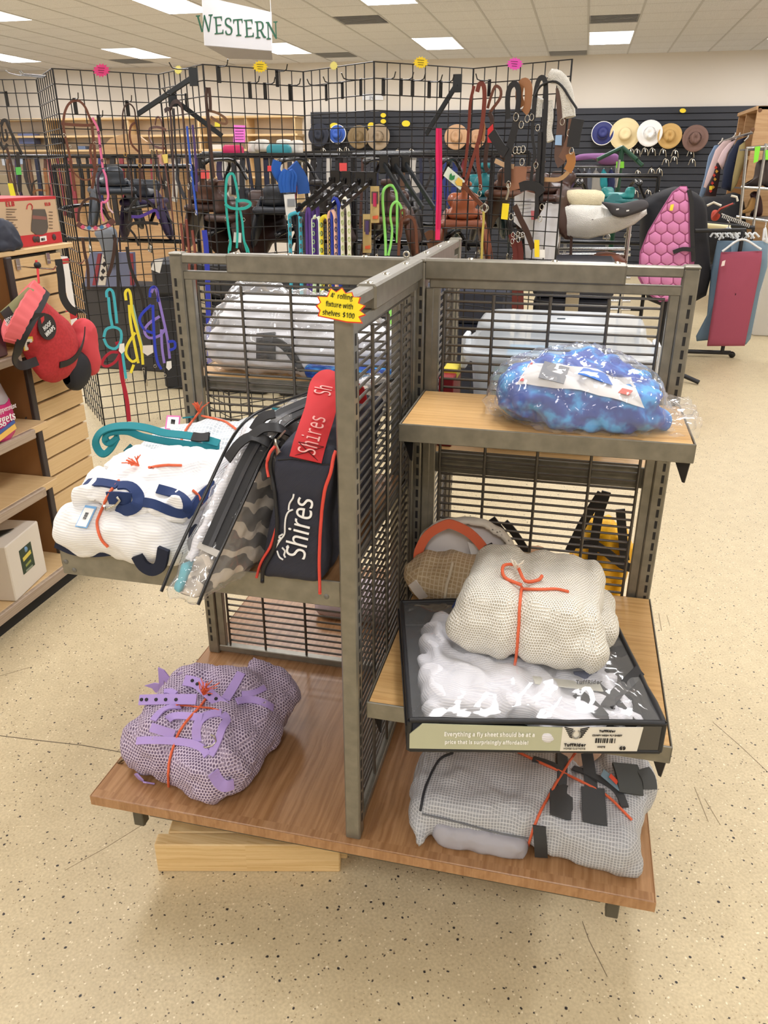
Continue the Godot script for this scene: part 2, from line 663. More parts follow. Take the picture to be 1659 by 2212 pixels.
func make_materials() -> void:
	# floor: speckled vinyl
	var fl := Image.create(1024, 1024, false, Image.FORMAT_RGB8)
	var cl := noise_img(1024, 1024, 0.012, 3, 5).get_data()
	var fine := noise_img(1024, 1024, 0.12, 9, 2).get_data()
	var data := PackedByteArray()
	data.resize(1024 * 1024 * 3)
	for i in 1024 * 1024:
		var v := (cl[i] - 128) * 0.045 + (fine[i] - 128) * 0.10
		data[i * 3] = clampi(int(205 + v), 0, 255)
		data[i * 3 + 1] = clampi(int(189 + v), 0, 255)
		data[i * 3 + 2] = clampi(int(154 + v * 0.9), 0, 255)
	fl.set_data(1024, 1024, false, Image.FORMAT_RGB8, data)
	var r := RandomNumberGenerator.new()
	r.seed = 21
	for kind in [[1300, 1.2, 2.4, rgb(236, 224, 196)], [3600, 0.8, 1.6, rgb(168, 148, 114)], [950, 1.0, 2.2, rgb(96, 84, 70)], [400, 1.2, 3.2, rgb(46, 42, 42)]]:
		for i in kind[0]:
			var x := r.randf() * 1024
			var y := r.randf() * 1024
			var a := r.randf_range(kind[1], kind[2])
			var b := a * r.randf_range(0.5, 1.0)
			var th := r.randf() * PI
			for dy in range(-5, 6):
				for dx in range(-5, 6):
					var u := (dx * cos(th) + dy * sin(th)) / a
					var v := (-dx * sin(th) + dy * cos(th)) / b
					if u * u + v * v <= 1.0:
						fl.set_pixel(posmod(int(x) + dx, 1024), posmod(int(y) + dy, 1024), kind[3])
	tex3(mat("floor", Color.WHITE, 0.42, 0.0, 0.45), ImageTexture.create_from_image(fl), Vector3.ONE * 0.85)
	# woods
	var deck_t := wood_tex(31, rgb(172, 130, 90), rgb(150, 108, 70), rgb(188, 147, 106))
	var im := deck_t.get_image()
	im.rotate_90(CLOCKWISE)
	tex3(mat("deck_wood", Color.WHITE, 0.33), ImageTexture.create_from_image(im), Vector3(2.4, 1.7, 1.7))
	tex3(mat("edge_wood", Color.WHITE, 0.4), deck_t, Vector3(1.7, 6.0, 1.7))
	var sh_t := wood_tex(41, rgb(214, 172, 112), rgb(196, 150, 92), rgb(226, 188, 132))
	tex3(mat("shelf_wood", Color.WHITE, 0.38), sh_t, Vector3(2.0, 4.0, 3.0))
	var pine_t := wood_tex(51, rgb(232, 200, 145), rgb(216, 178, 118), rgb(240, 214, 164))
	tex3(mat("pine", Color.WHITE, 0.6), pine_t, Vector3(2.0, 4.0, 4.0), null, 0.1, false)
	var maple_t := wood_tex(61, rgb(221, 190, 142), rgb(214, 181, 131), rgb(226, 198, 152))
	im = maple_t.get_image()
	tex3(mat("maple", Color.WHITE, 0.5), maple_t, Vector3(1.5, 3.0, 1.5))
	var ash_t := wood_tex(71, rgb(176, 158, 140), rgb(160, 141, 123), rgb(190, 174, 157))
	tex3(mat("ash", Color.WHITE, 0.5), ash_t, Vector3(1.5, 5.0, 1.5))
	var tan_t := wood_tex(81, rgb(198, 160, 116), rgb(182, 142, 98), rgb(208, 174, 134))
	tex3(mat("rack_wood", Color.WHITE, 0.55), tan_t, Vector3(1.5, 1.5, 3.0))
	# metals and plastics
	var steel := mat("fixture_steel", rgb(142, 138, 126), 0.34, 0.5)
	var grime := noise_img(256, 256, 0.03, 5, 4)
	var gd := paint(256, 256, func(x, y):
		var v: float = 0.93 + grime.get_pixel(x, y).r * 0.14 - 0.07
		return Color(v, v, v))
	tex3(steel, gd, Vector3.ONE * 3.0)
	mat("wire_black", rgb(38, 35, 34), 0.35, 0.3)
	mat("wire_bronze", rgb(98, 94, 88), 0.32, 0.6)
	mat("chrome", rgb(205, 205, 205), 0.18, 1.0)
	mat("nickel", rgb(190, 186, 175), 0.25, 1.0)
	mat("brass", rgb(196, 160, 90), 0.3, 1.0)
	mat("black", rgb(26, 26, 29), 0.55)
	mat("black_gloss", rgb(22, 22, 24), 0.25)
	mat("white_paper", rgb(240, 240, 238), 0.7)
	mat("ink", rgb(25, 22, 24), 0.7)
	mat("orange_twine", rgb(224, 104, 66), 0.7)
	mat("brown_leather", rgb(104, 58, 38), 0.42)
	mat("dark_leather", rgb(62, 38, 30), 0.45)
	mat("black_leather", rgb(34, 30, 30), 0.42)
	mat("tan_leather", rgb(164, 112, 72), 0.5)
	mat("red_leather", rgb(120, 50, 34), 0.42)
	var film := clear("film", rgb(250, 252, 255, 26), 0.07)
	film.metallic_specular = 0.7
	# cloths: a weave of holes, ribs or squares as colour and relief
	var hole := func(px: int, rx: float, ry: float, off: bool) -> ImageTexture:
		return paint(px * 8, px * 8, func(x, y):
			var row := int(y / px)
			var u := fmod(x + (px * 0.5 if off and row % 2 == 1 else 0.0), px) / px - 0.5
			var v := fmod(float(y), px) / px - 0.5
			var k := sqrt(u * u / (rx * rx) + v * v / (ry * ry))
			var c := clampf((k - 0.75) * 2.2, 0.0, 1.0)
			return Color(c, c, c))
	var mesh_h: ImageTexture = hole.call(16, 0.30, 0.34, true)
	var dye := func(t: ImageTexture, low: Color, high: Color) -> ImageTexture:
		var g := t.get_image()
		return paint(g.get_width(), g.get_height(), func(x, y): return low.lerp(high, g.get_pixel(x, y).r))
	tex3(mat("cream_mesh", Color.WHITE, 0.9), dye.call(mesh_h, rgb(212, 202, 178), rgb(252, 249, 240)), Vector3.ONE * 26.0, mesh_h, 0.35)
	tex3(mat("lilac_mesh", Color.WHITE, 0.9), dye.call(mesh_h, rgb(112, 94, 124), rgb(208, 192, 214)), Vector3.ONE * 18.0, mesh_h, 0.35)
	var rib := paint(64, 64, func(x, y):
		var c := 0.5 + 0.5 * sin(TAU * y / 8.0)
		return Color(c, c, c))
	tex3(mat("white_rib", Color.WHITE, 0.8), dye.call(rib, rgb(226, 226, 228), rgb(246, 246, 245)), Vector3.ONE * 26.0, rib, 0.04)
	tex3(mat("pale_rib", Color.WHITE, 0.75), dye.call(rib, rgb(218, 218, 226), rgb(236, 235, 240)), Vector3.ONE * 26.0, rib, 0.04)
	var squares := paint(128, 128, func(x, y):
		var c := 0.0 if (x % 16 > 3 and y % 16 > 3) else 1.0
		return Color(c, c, c))
	tex3(mat("white_grid", Color.WHITE, 0.7), dye.call(squares, rgb(196, 204, 212), rgb(246, 248, 248)), Vector3.ONE * 15.0, squares, 0.05)
	tex3(mat("grey_ripstop", Color.WHITE, 0.5), dye.call(squares, rgb(152, 154, 158), rgb(204, 205, 208)), Vector3.ONE * 20.0, squares, 0.05)
	tex3(mat("tan_grid", Color.WHITE, 0.75), dye.call(squares, rgb(176, 152, 116), rgb(204, 186, 156)), Vector3.ONE * 12.0, squares, 0.04)
	var twill := paint(64, 64, func(x, y):
		var c := 0.5 + 0.5 * sin(TAU * (x + y) / 8.0)
		return Color(c, c, c))
	tex3(mat("navy_canvas", Color.WHITE, 0.75), dye.call(twill, rgb(36, 38, 52), rgb(48, 50, 64)), Vector3.ONE * 40.0, twill, 0.02)
	var n1 := noise_img(256, 256, 0.02, 91, 4)
	tex3(mat("blue_dye", Color.WHITE, 0.5), paint(256, 256, func(x, y):
		var v := n1.get_pixel(x, y).r
		return rgb(28, 72, 170).lerp(rgb(66, 170, 238), clampf((v - 0.38) * 3.2, 0, 1))), Vector3.ONE * 3.5)
	var fl2 := noise_img(256, 256, 0.09, 77, 3)
	var fleece := ImageTexture.create_from_image(fl2)
	tex3(mat("fleece", rgb(240, 238, 230), 0.95), null, Vector3.ONE * 6.0, fleece, 0.8)
	tex3(mat("sheepskin", rgb(238, 226, 190), 0.95), null, Vector3.ONE * 6.0, fleece, 0.8)
	tex3(mat("red_suede", rgb(196, 52, 58), 0.85), paint(256, 256, func(x, y):
		var v: float = 0.86 + fl2.get_pixel(x, y).r * 0.14
		return Color(v, v, v)), Vector3.ONE * 3.0, fleece, 0.06)
	# ceiling tile: fine fissures
	var cn := noise_img(256, 256, 0.16, 13, 3)
	tex3(mat("ceiling_tile", rgb(234, 235, 238), 0.9), paint(256, 256, func(x, y):
		var v := cn.get_pixel(x, y).r
		var c := 0.97 - clampf((0.34 - v) * 2.0, 0.0, 0.2)
		return Color(c, c, c)), Vector3.ONE * 2.0)
	mat("wall_paint", rgb(226, 219, 208), 0.85)
	mat("ceiling_bar", rgb(196, 196, 196), 0.6)

func build_room() -> void:
	var x0 := -12.2
	var x1 := 4.6
	var z1 := 6.0
	var fl := S("floor")
	P(fl, "vinyl", bx(x0, x1, -0.12, 0.0, WALL_Z - 0.15, z1), mats.floor)
	# cracks and scuffs
	var dark := flat(104, 92, 76, 0.8)
	var scuff := flat(150, 134, 106, 0.7)
	for c in [[[-10, 1588], [90, 1600], [180, 1610], [275, 1627], 0.005], [[1258, 1990], [1272, 2030], [1290, 2066], [1312, 2110], 0.002], [[1540, 1560], [1600, 1612], [1659, 1668], 0.002],
			[[1423, 1325], [1429, 1362], 0.006], [[1440, 1328], [1447, 1352], 0.004], [[1500, 1700], [1530, 1775], 0.004], [[1522, 1725], [1556, 1782], 0.003], [[140, 1880], [230, 1830], [318, 1775], 0.0015], [[0, 1460], [70, 1440], 0.003]]:
		var w: float = c.pop_back()
		P(fl, "crack", strap(st(), c.map(func(q): return oy(q[0], q[1], 0.0005)), UP, w * 0.5, 0.0006), dark if w == 0.005 or w == 0.002 else scuff)
	P(S("wall_back"), "plaster", bx(x0, x1, 0, CEIL + 0.2, WALL_Z - 0.15, WALL_Z), mats.wall_paint)
	P(S("wall_right"), "plaster", bx(x1, x1 + 0.15, 0, CEIL + 0.2, WALL_Z - 0.15, z1), mats.wall_paint)
	P(S("wall_front"), "plaster", bx(x0, x1, 0, CEIL + 0.2, z1, z1 + 0.15), mats.wall_paint)
	# the long side wall has shop windows out of the picture
	var wl := S("wall_left")
	P(wl, "plaster", bx(x0 - 0.15, x0, 0, 0.7, WALL_Z - 0.15, z1), mats.wall_paint)
	P(wl, "plaster", bx(x0 - 0.15, x0, 2.6, CEIL + 0.2, WALL_Z - 0.15, z1), mats.wall_paint)
	for k in 4:
		P(wl, "plaster", bx(x0 - 0.15, x0, 0.7, 2.6, [WALL_Z - 0.15, -8.3, -4.3, -0.3][k], [-11.3, -7.3, -3.3, z1][k]), mats.wall_paint)
	var pane := clear("pane", rgb(255, 255, 255, 12), 0.03)
	for k in 3:
		var w := S("window_%d" % (k + 1))
		var a: float = [-11.3, -7.3, -3.3][k]
		P(w, "pane", bx(x0 - 0.08, x0 - 0.075, 0.7, 2.6, a, a + 3.0), pane)
		for e in [a + 0.03, a + 1.5, a + 2.97]:
			P(w, "mullion", bx(x0 - 0.11, x0 - 0.05, 0.7, 2.6, e - 0.03, e + 0.03), mats.ceiling_bar)
	# suspended ceiling
	var ce := S("ceiling", Vector3(0, CEIL, 0))
	P(ce, "slab", bx(x0 - 0.15, x1 + 0.15, CEIL + 0.06, CEIL + 0.2, WALL_Z - 0.15, z1 + 0.15), mats.wall_paint)
	var lamp_at := {}
	for i in range(-4, 2):
		for j in range(0, 5):
			for h in 2:
				lamp_at[Vector2i(4 * i, 6 * j - h)] = true
	var vents := {Vector2i(0, 2): true, Vector2i(-1, -3): true, Vector2i(-7, -2): true, Vector2i(-5, 3): true, Vector2i(-13, -2): true}
	var far := st()
	var tile := bx(-0.299, 0.299, 0.0, 0.014, -0.3, 0.3, 0.003)
	tile.generate_normals()
	var tm: Mesh = tile.commit()
	var count := 0
	for i in range(-21, 8):
		for j in range(-4, 28):
			var key := Vector2i(i, j)
			# lamp cells: columns 4i, rows counted from the lamp's own pair of tiles
			if lamp_at.has(key):
				continue
			var c := Vector3(0.2 + 0.61 * i + 0.305, CEIL, LAMP_Z0 + 0.305 + 0.61 * j)
			if c.x - 0.3 < x0 or c.x + 0.3 > x1 or c.z - 0.2 < WALL_Z or c.z + 0.3 > z1:
				continue
			if vents.has(key):
				var v := T("ceiling_vent", "grey slotted air vent set flush into the tiled ceiling", "vent", c, "ceiling air vents")
				P(v, "frame", bx(c.x - 0.29, c.x + 0.29, c.y + 0.012, c.y + 0.02, c.z - 0.29, c.z + 0.29), flat(178, 179, 182, 0.6))
				for k in 7:
					P(v, "louver", box(st(), c + Vector3(0, 0.004, -0.24 + 0.08 * k), Vector3(0.56, 0.004, 0.05), Basis(Vector3.RIGHT, 0.4)), flat(186, 187, 190, 0.5))
				continue
			if j <= 5 and i >= -17 and i <= 4 and count < 240:
				count += 1
				var o := P(ce, "tile", tm, mats.ceiling_tile)
				o.position = c - ce.position
			else:
				far.append_from(tm, 0, Transform3D(Basis(), c))
	var fo := P(ce, "tile_field", far.commit(), mats.ceiling_tile)
	fo.set_meta("kind", "stuff")
	for i in range(-21, 8):
		var x := 0.2 + 0.61 * i
		P(ce, "main_runner", bx(x - 0.012, x + 0.012, CEIL - 0.005, CEIL + 0.02, WALL_Z, z1), mats.ceiling_bar)
	for j in range(-3, 28):
		var z := LAMP_Z0 + 0.61 * j
		P(ce, "cross_runner", bx(x0, x1, CEIL - 0.001, CEIL + 0.018, z - 0.008, z + 0.008), flat(206, 206, 207, 0.7))

# a wire mesh infill between posts: along axis ax from a to b at the plane's other coordinate
func wire_panel(fx: Node3D, axis: int, a: float, b: float) -> void:
	var steel: Material = mats.fixture_steel
	var wm: Material = mats.wire_bronze
	var e := 0.030
	var lo := DECK + 0.028
	var hi := FIX_TOP - 0.062
	var pt := func(u: float, y: float, off: float) -> Vector3:
		return Vector3(u, y, off) if axis == 0 else Vector3(off, y, u)
	var fr := st()
	for u in [a + 0.012, b - 0.012]:
		bar(fr, pt.call(u, lo - 0.02, 0), pt.call(u, hi + 0.015, 0), 0.018, 0.022, Vector3.RIGHT if axis == 0 else Vector3.BACK, 0.002)
	bar(fr, pt.call(a, lo - 0.012, 0), pt.call(b, lo - 0.012, 0), 0.022, 0.02, UP, 0.002)
	bar(fr, pt.call(a, hi + 0.012, 0), pt.call(b, hi + 0.012, 0), 0.022, 0.02, UP, 0.002)
	var wp := P(fx, "wire_panel", fr, steel)
	var us := [a + 0.034, b - 0.034]
	for k in range(1, 4):
		us.append(lerpf(a + 0.02, b - 0.02, k / 4.0))
	for u in us:
		P(wp, "upright_wire", tube(st(), [pt.call(u, lo, 0.004), pt.call(u, hi - 0.01, 0.004)], 0.0036, 6), wm)
	var y := lo + 0.012
	while y < hi - 0.005:
		P(wp, "cross_wire", tube(st(), [pt.call(a + 0.03, y, -0.003), pt.call(b - 0.03, y, -0.003)], 0.0030, 6), wm)
		y += 0.0197

func shelf(fx: Node3D, x0: float, x1: float, y: float, z0: float, z1: float, lip: float, wood: Material, brackets: bool) -> void:
	var steel: Material = mats.fixture_steel
	var sh := P(fx, "shelf", bx(x0 + 0.004, x1 - 0.004, y - 0.018, y, z0, z1 - 0.004, 0.001), wood)
	P(sh, "front_lip", bx(x0, x1, y - lip, y + 0.002, z1 - 0.005, z1, 0.0015), steel)
	P(sh, "back_rail", bx(x0 + 0.01, x1 - 0.01, y - 0.055, y - 0.019, z0, z0 + 0.02, 0.002), steel)
	for x in [x0, x1 - 0.003]:
		P(sh, "side_rail", bx(x, x + 0.003, y - 0.03, y + 0.002, z0, z1, 0.001), steel)
	if brackets:
		var zs := z1 - 0.012 if z1 > z0 else z1
		for x in [x0 + 0.012, x1 - 0.012]:
			P(sh, "bracket", slab(st(), [Vector3(x, y - 0.02, zs), Vector3(x, y - lip - 0.002, zs), Vector3(x, y - 0.10, z0 + (zs - z0) * 0.12), Vector3(x, y - 0.13, z0), Vector3(x, y - 0.02, z0)], Vector3.RIGHT, 0.003), mats.wire_black)
		for x in [x0 + 0.03, x1 - 0.004]:
			P(sh, "end_bracket", slab(st(), [Vector3(x - 0.028, y - lip, zs - 0.02), Vector3(x, y - lip, zs), Vector3(x - 0.004, y - lip - 0.045, zs - 0.004), Vector3(x - 0.008, y - lip - 0.045, zs - 0.008)], Vector3(-0.55, 0, 0.8), 0.003), mats.wire_black)

func build_fixture() -> void:
	var fx := T("rolling_fixture", "brown four-way wire mesh display fixture with wood shelves and deck", "display fixture", Vector3(0, 0, 0))
	var steel: Material = mats.fixture_steel
	P(fx, "deck", bx(-0.61, 0.61, DECK - 0.026, DECK, -0.61, 0.61, 0.0025), mats.deck_wood)
	var ed := st()
	for s in [-1.0, 1.0]:
		box(ed, Vector3(0, DECK - 0.013, s * 0.6105), Vector3(1.221, 0.024, 0.0016))
		box(ed, Vector3(s * 0.6105, DECK - 0.013, 0), Vector3(0.0016, 0.024, 1.221))
	P(fx, "edge_band", ed, mats.edge_wood)
	# base box under the deck, with feet and casters
	var dull := flat(92, 88, 76, 0.5, 0.3)
	for s in [-1.0, 1.0]:
		P(fx, "plinth_rail", bx(-0.52, 0.52, 0.185, DECK - 0.027, s * 0.53 - 0.004, s * 0.53 + 0.004, 0.001), dull)
		P(fx, "plinth_rail", bx(s * 0.53 - 0.004, s * 0.53 + 0.004, 0.185, DECK - 0.027, -0.52, 0.52, 0.001), dull)
		for r in [-1.0, 1.0]:
			P(fx, "corner_foot", bx(s * 0.545 - 0.013, s * 0.545 + 0.013, 0.158, DECK - 0.027, r * 0.53 - 0.013, r * 0.53 + 0.013, 0.002), dull)
			var cs := P(fx, "caster", bx(s * 0.36 - 0.02, s * 0.36 + 0.02, 0.07, 0.185, r * 0.22 - 0.012, r * 0.22 + 0.012, 0.003), flat(110, 108, 104, 0.4, 0.6))
			P(cs, "wheel", lathe(st(), [Vector2(0.001, -0.014), Vector2(0.03, -0.014), Vector2(0.037, -0.008), Vector2(0.037, 0.008), Vector2(0.03, 0.014), Vector2(0.001, 0.014)], Transform3D(Basis(Vector3.RIGHT, PI / 2), Vector3(s * 0.36, 0.037, r * 0.22)), 16), mats.black)
	# posts with slots
	var hw := 0.016
	for q in [[-0.595 + hw, 0.0], [0.595 - hw, 0.0], [0.0, 0.595 - hw], [0.0, -0.595 + hw], [0.0, 0.0]]:
		var w := 0.023 if q[0] == 0.0 and q[1] == 0.0 else hw
		var po := P(fx, "post", bx(q[0] - w, q[0] + w, DECK, FIX_TOP - 0.004, q[1] - w, q[1] + w, 0.003), steel)
		P(po, "post_cap", bx(q[0] - w - 0.001, q[0] + w + 0.001, FIX_TOP - 0.006, FIX_TOP + 0.002, q[1] - w - 0.001, q[1] + w + 0.001, 0.003), steel)
		var sl := st()
		var y := DECK + 0.05
		while y < FIX_TOP - 0.06:
			if absf(q[0]) > 0.1:
				for s in [-1.0, 1.0]:
					box(sl, Vector3(q[0] + (0.004 if q[0] > 0 else -0.004), y, s * (w + 0.0004)), Vector3(0.006, 0.019, 0.001))
			elif absf(q[1]) > 0.1:
				for s in [-1.0, 1.0]:
					box(sl, Vector3(s * (w + 0.0004), y, q[1]), Vector3(0.001, 0.019, 0.006))
			else:
				for s in [-1.0, 1.0]:
					box(sl, Vector3(s * 0.015, y, w + 0.0004), Vector3(0.006, 0.019, 0.001))
			y += 0.0285
		P(po, "slots", sl, mats.black)
	# slotted strips beside the middle post
	for s in [-1.0, 1.0]:
		P(fx, "slotted_strip", bx(s * 0.024, s * 0.042, DECK, FIX_TOP - 0.06, -0.012, 0.012, 0.002), steel)
	# top rails: thin inner rail and the wider sleeve over it
	for ax in 2:
		for s in [-1.0, 1.0]:
			var a: float = 0.02 * s
			var b: float = (0.595 - 0.03) * s
			var m: float = 0.45 * s
			var v := func(u: float, y: float) -> Vector3: return Vector3(u, y, 0) if ax == 0 else Vector3(0, y, u)
			var rl := P(fx, "top_rail", bar(st(), v.call(a, FIX_TOP - 0.012), v.call(b, FIX_TOP - 0.012), 0.028, 0.022, UP, 0.003), steel)
			P(rl, "rail_sleeve", bar(st(), v.call(a, FIX_TOP - 0.020), v.call(m, FIX_TOP - 0.020), 0.036, 0.044, UP, 0.004), steel)
			for u in [0.12, 0.30, 0.43]:
				P(rl, "screw", lathe(st(), [Vector2(0.008, 0), Vector2(0.006, 0.0025), Vector2(0.0005, 0.0035)], Transform3D(Basis(), v.call(u * s, FIX_TOP + 0.002)), 10), mats.nickel)
			wire_panel(fx, ax, minf(a * 1.6, b), maxf(a * 1.6, b))
	var ring := []
	for k in 12:
		ring.append(oz(878, 550, 0.0) + Vector3(cos(TAU * k / 12) * 0.006, sin(TAU * k / 12) * 0.006, 0))
	P(fx, "lock_ring", tube(st(), ring, 0.0025, 6, true), mats.nickel)
	# shelves: front quarters, then back quarters
	shelf(fx, -0.595, -0.018, SHELF_LEFT, 0.02, 0.583, 0.052, mats.deck_wood, false)
	for q in [[142, 1214], [160, 1232], [705, 1289]]:
		var h := oz(q[0], q[1], 0.5835)
		P(fx, "rivet", lathe(st(), [Vector2(0.0055, 0), Vector2(0.0035, 0.0015), Vector2(0.0003, 0.002)], Transform3D(Basis(Vector3.RIGHT, PI / 2), h), 10), flat(120, 118, 112, 0.5, 0.5))
	shelf(fx, 0.026, 0.597, SHELF_HIGH, 0.02, 0.295, 0.036, mats.shelf_wood, true)
	shelf(fx, 0.026, 0.597, SHELF_LOW, 0.02, 0.572, 0.036, mats.shelf_wood, true)
	shelf(fx, -0.597, -0.026, 1.113, -0.36, -0.02, 0.03, mats.shelf_wood, false)
	shelf(fx, 0.026, 0.597, 0.958, -0.36, -0.02, 0.05, mats.shelf_wood, false)
	# price burst hung on the front post
	var sp := T("price_sign", "yellow starburst price sign on the front post of the display fixture", "sign", Vector3(-0.01, FIX_TOP - 0.12, 0.603))
	var pl := Plane(Vector3(-0.05, 0.16, 1).normalized(), Vector3(-0.01, FIX_TOP - 0.04, 0.606))
	var star := [[714, 622], [726, 630], [739, 621], [747, 633], [761, 631], [764, 641], [780, 642], [776, 655], [790, 661], [779, 672], [791, 681], [777, 686], [784, 699], [750, 697], [686, 683], [690, 671], [682, 661], [691, 653], [685, 640], [706, 641]]
	var pts := star.map(func(q): return opl(q[0], q[1], pl))
	P(sp, "card_edge", slab(st(), pts, pl.normal, 0.0012), flat(224, 62, 36, 0.6))
	var mid := Vector3.ZERO
	for p in pts:
		mid += p / pts.size()
	P(sp, "card_face", slab(st(), pts.map(func(p): return p + (mid - p) * 0.07 + pl.normal * 0.001), pl.normal, 0.0012), flat(252, 232, 36, 0.6))
	var left := opl(690, 660, pl)
	var bs := axes(left, opl(785, 672, pl), UP)
	var inkm: Material = mats.ink
	write(sp, "4'  rolling", opl(739, 641, pl) + pl.normal * 0.002, bs, 0.0078, inkm, "Droid Sans", false, 0.1, "lettering", 0.82)
	write(sp, "fixture with", opl(734, 660, pl) + pl.normal * 0.002, bs, 0.0078, inkm, "Droid Sans", false, 0.1, "lettering", 0.82)
	write(sp, "shelves  $100", opl(732, 679, pl) + pl.normal * 0.002, bs, 0.0078, inkm, "Droid Sans", false, 0.1, "lettering", 0.82)
	# blocks under the front edge
	var a := oy(341, 1884, 0.0)
	var b := oy(735, 1885, 0.0)
	var dirv := (b - a).normalized()
	var back := dirv.cross(UP) * -1.0
	if back.z > 0:
		back = -back
	var bb := Basis(dirv, UP, dirv.cross(UP))
	O("wood_block", "pale pine board standing on edge under the fixture deck", "wood block", box(st(), (a + b) * 0.5 + UP * 0.0445 + back * 0.02, Vector3((b - a).length(), 0.089, 0.038), bb, 0.003), mats.pine)
	O("wood_block", "pine board lying behind the upright pine board under the deck", "wood block", box(st(), (a + b) * 0.5 + UP * 0.0445 + back * 0.086 + dirv * 0.02, Vector3((b - a).length() * 0.98, 0.089, 0.089), bb, 0.003), mats.pine)

# ---------- goods on the fixture ----------
func zp(list: Array, ox0: float, oy0: float, k: float) -> Array:
	return list.map(func(q): return [ox0 + q[0] / k, oy0 + q[1] / k])
# band through pixels lying in a plane, turned to a given normal
func pband(s: SurfaceTool, pl: Plane, px: Array, w, t := 0.003, nrm := Vector3(0, 0.35, 1), per := 3) -> SurfaceTool:
	var pts := curve(px.map(func(q): return opl(q[0], q[1], pl)), per)
	return strap(s, pts, nrm.normalized(), w, t)
func pcord(s: SurfaceTool, pl: Plane, px: Array, r: float, per := 4, sides := 6) -> SurfaceTool:
	return tube(s, curve(px.map(func(q): return opl(q[0], q[1], pl)), per), r, sides)
func zplane(z: float) -> Plane:
	return Plane(Vector3.BACK, Vector3(0, 0, z))
func barcode(par: Node3D, at: Vector3, bs: Basis, w: float, h: float) -> void:
	var s := st()
	var x := -w * 0.5
	var r := RandomNumberGenerator.new()
	r.seed = 4
	while x < w * 0.5:
		var b := w * r.randf_range(0.03, 0.09)
		box(s, at + bs.x * x, Vector3(b, h, 0.0006), bs)
		x += b + w * r.randf_range(0.03, 0.07)
	P(par, "barcode", s, mats.ink)
func tuft(par: Node3D, at: Vector3, up: Vector3, n: int, len: float, m: Material) -> void:
	var s := st()
	var r := RandomNumberGenerator.new()
	r.seed = 9
	for i in n:
		var d := (up + Vector3(r.randf_range(-1, 1), r.randf_range(-0.3, 0.5), r.randf_range(-1, 1)) * 0.6).normalized()
		tube(s, [at, at + d * len * 0.5, at + d * len + Vector3(r.randf_range(-1, 1), -0.5, r.randf_range(-1, 1)) * len * 0.3], 0.0012, 4)
	P(par, "twine_end", s, m)
func price_tag(par: Node3D, f: Callable, q: Array, back: Material, inner: float) -> void:
	var h := q.map(func(p): return seen(p[0], p[1], f, 0.004)[0])
	h[2] = h[1] + h[3] - h[0]
	var n: Vector3 = (h[1] - h[0]).cross(h[3] - h[0]).normalized()
	if n.dot(EYE - h[0]) < 0:
		n = -n
	var tg := P(par, "price_tag", slab(st(), h, n, 0.0015), back)
	var c: Vector3 = (h[0] + h[1] + h[2] + h[3]) / 4.0
	var lab := h.map(func(p): return c + (p - c) * inner + n * 0.0014 + (h[3] - h[0]) * 0.04)
	P(tg, "sticker", slab(st(), lab, n, 0.001), mats.white_paper)
	var x: Vector3 = (h[2] - h[1]).normalized()
	barcode(tg, c + n * 0.0024, Basis(x, n.cross(x), n), (h[2] - h[1]).length() * 0.3, (h[1] - h[0]).length() * 0.28)

func build_goods() -> void:
	navy_trim_sheet()
	teal_trim_sheet()
	zebra_bag()
	canvas_bag()
	lilac_bundle()
	sheet_pack()
	cream_bundle()
	tan_sheet()
	grey_sheet()
	blue_pack()
	back_goods()

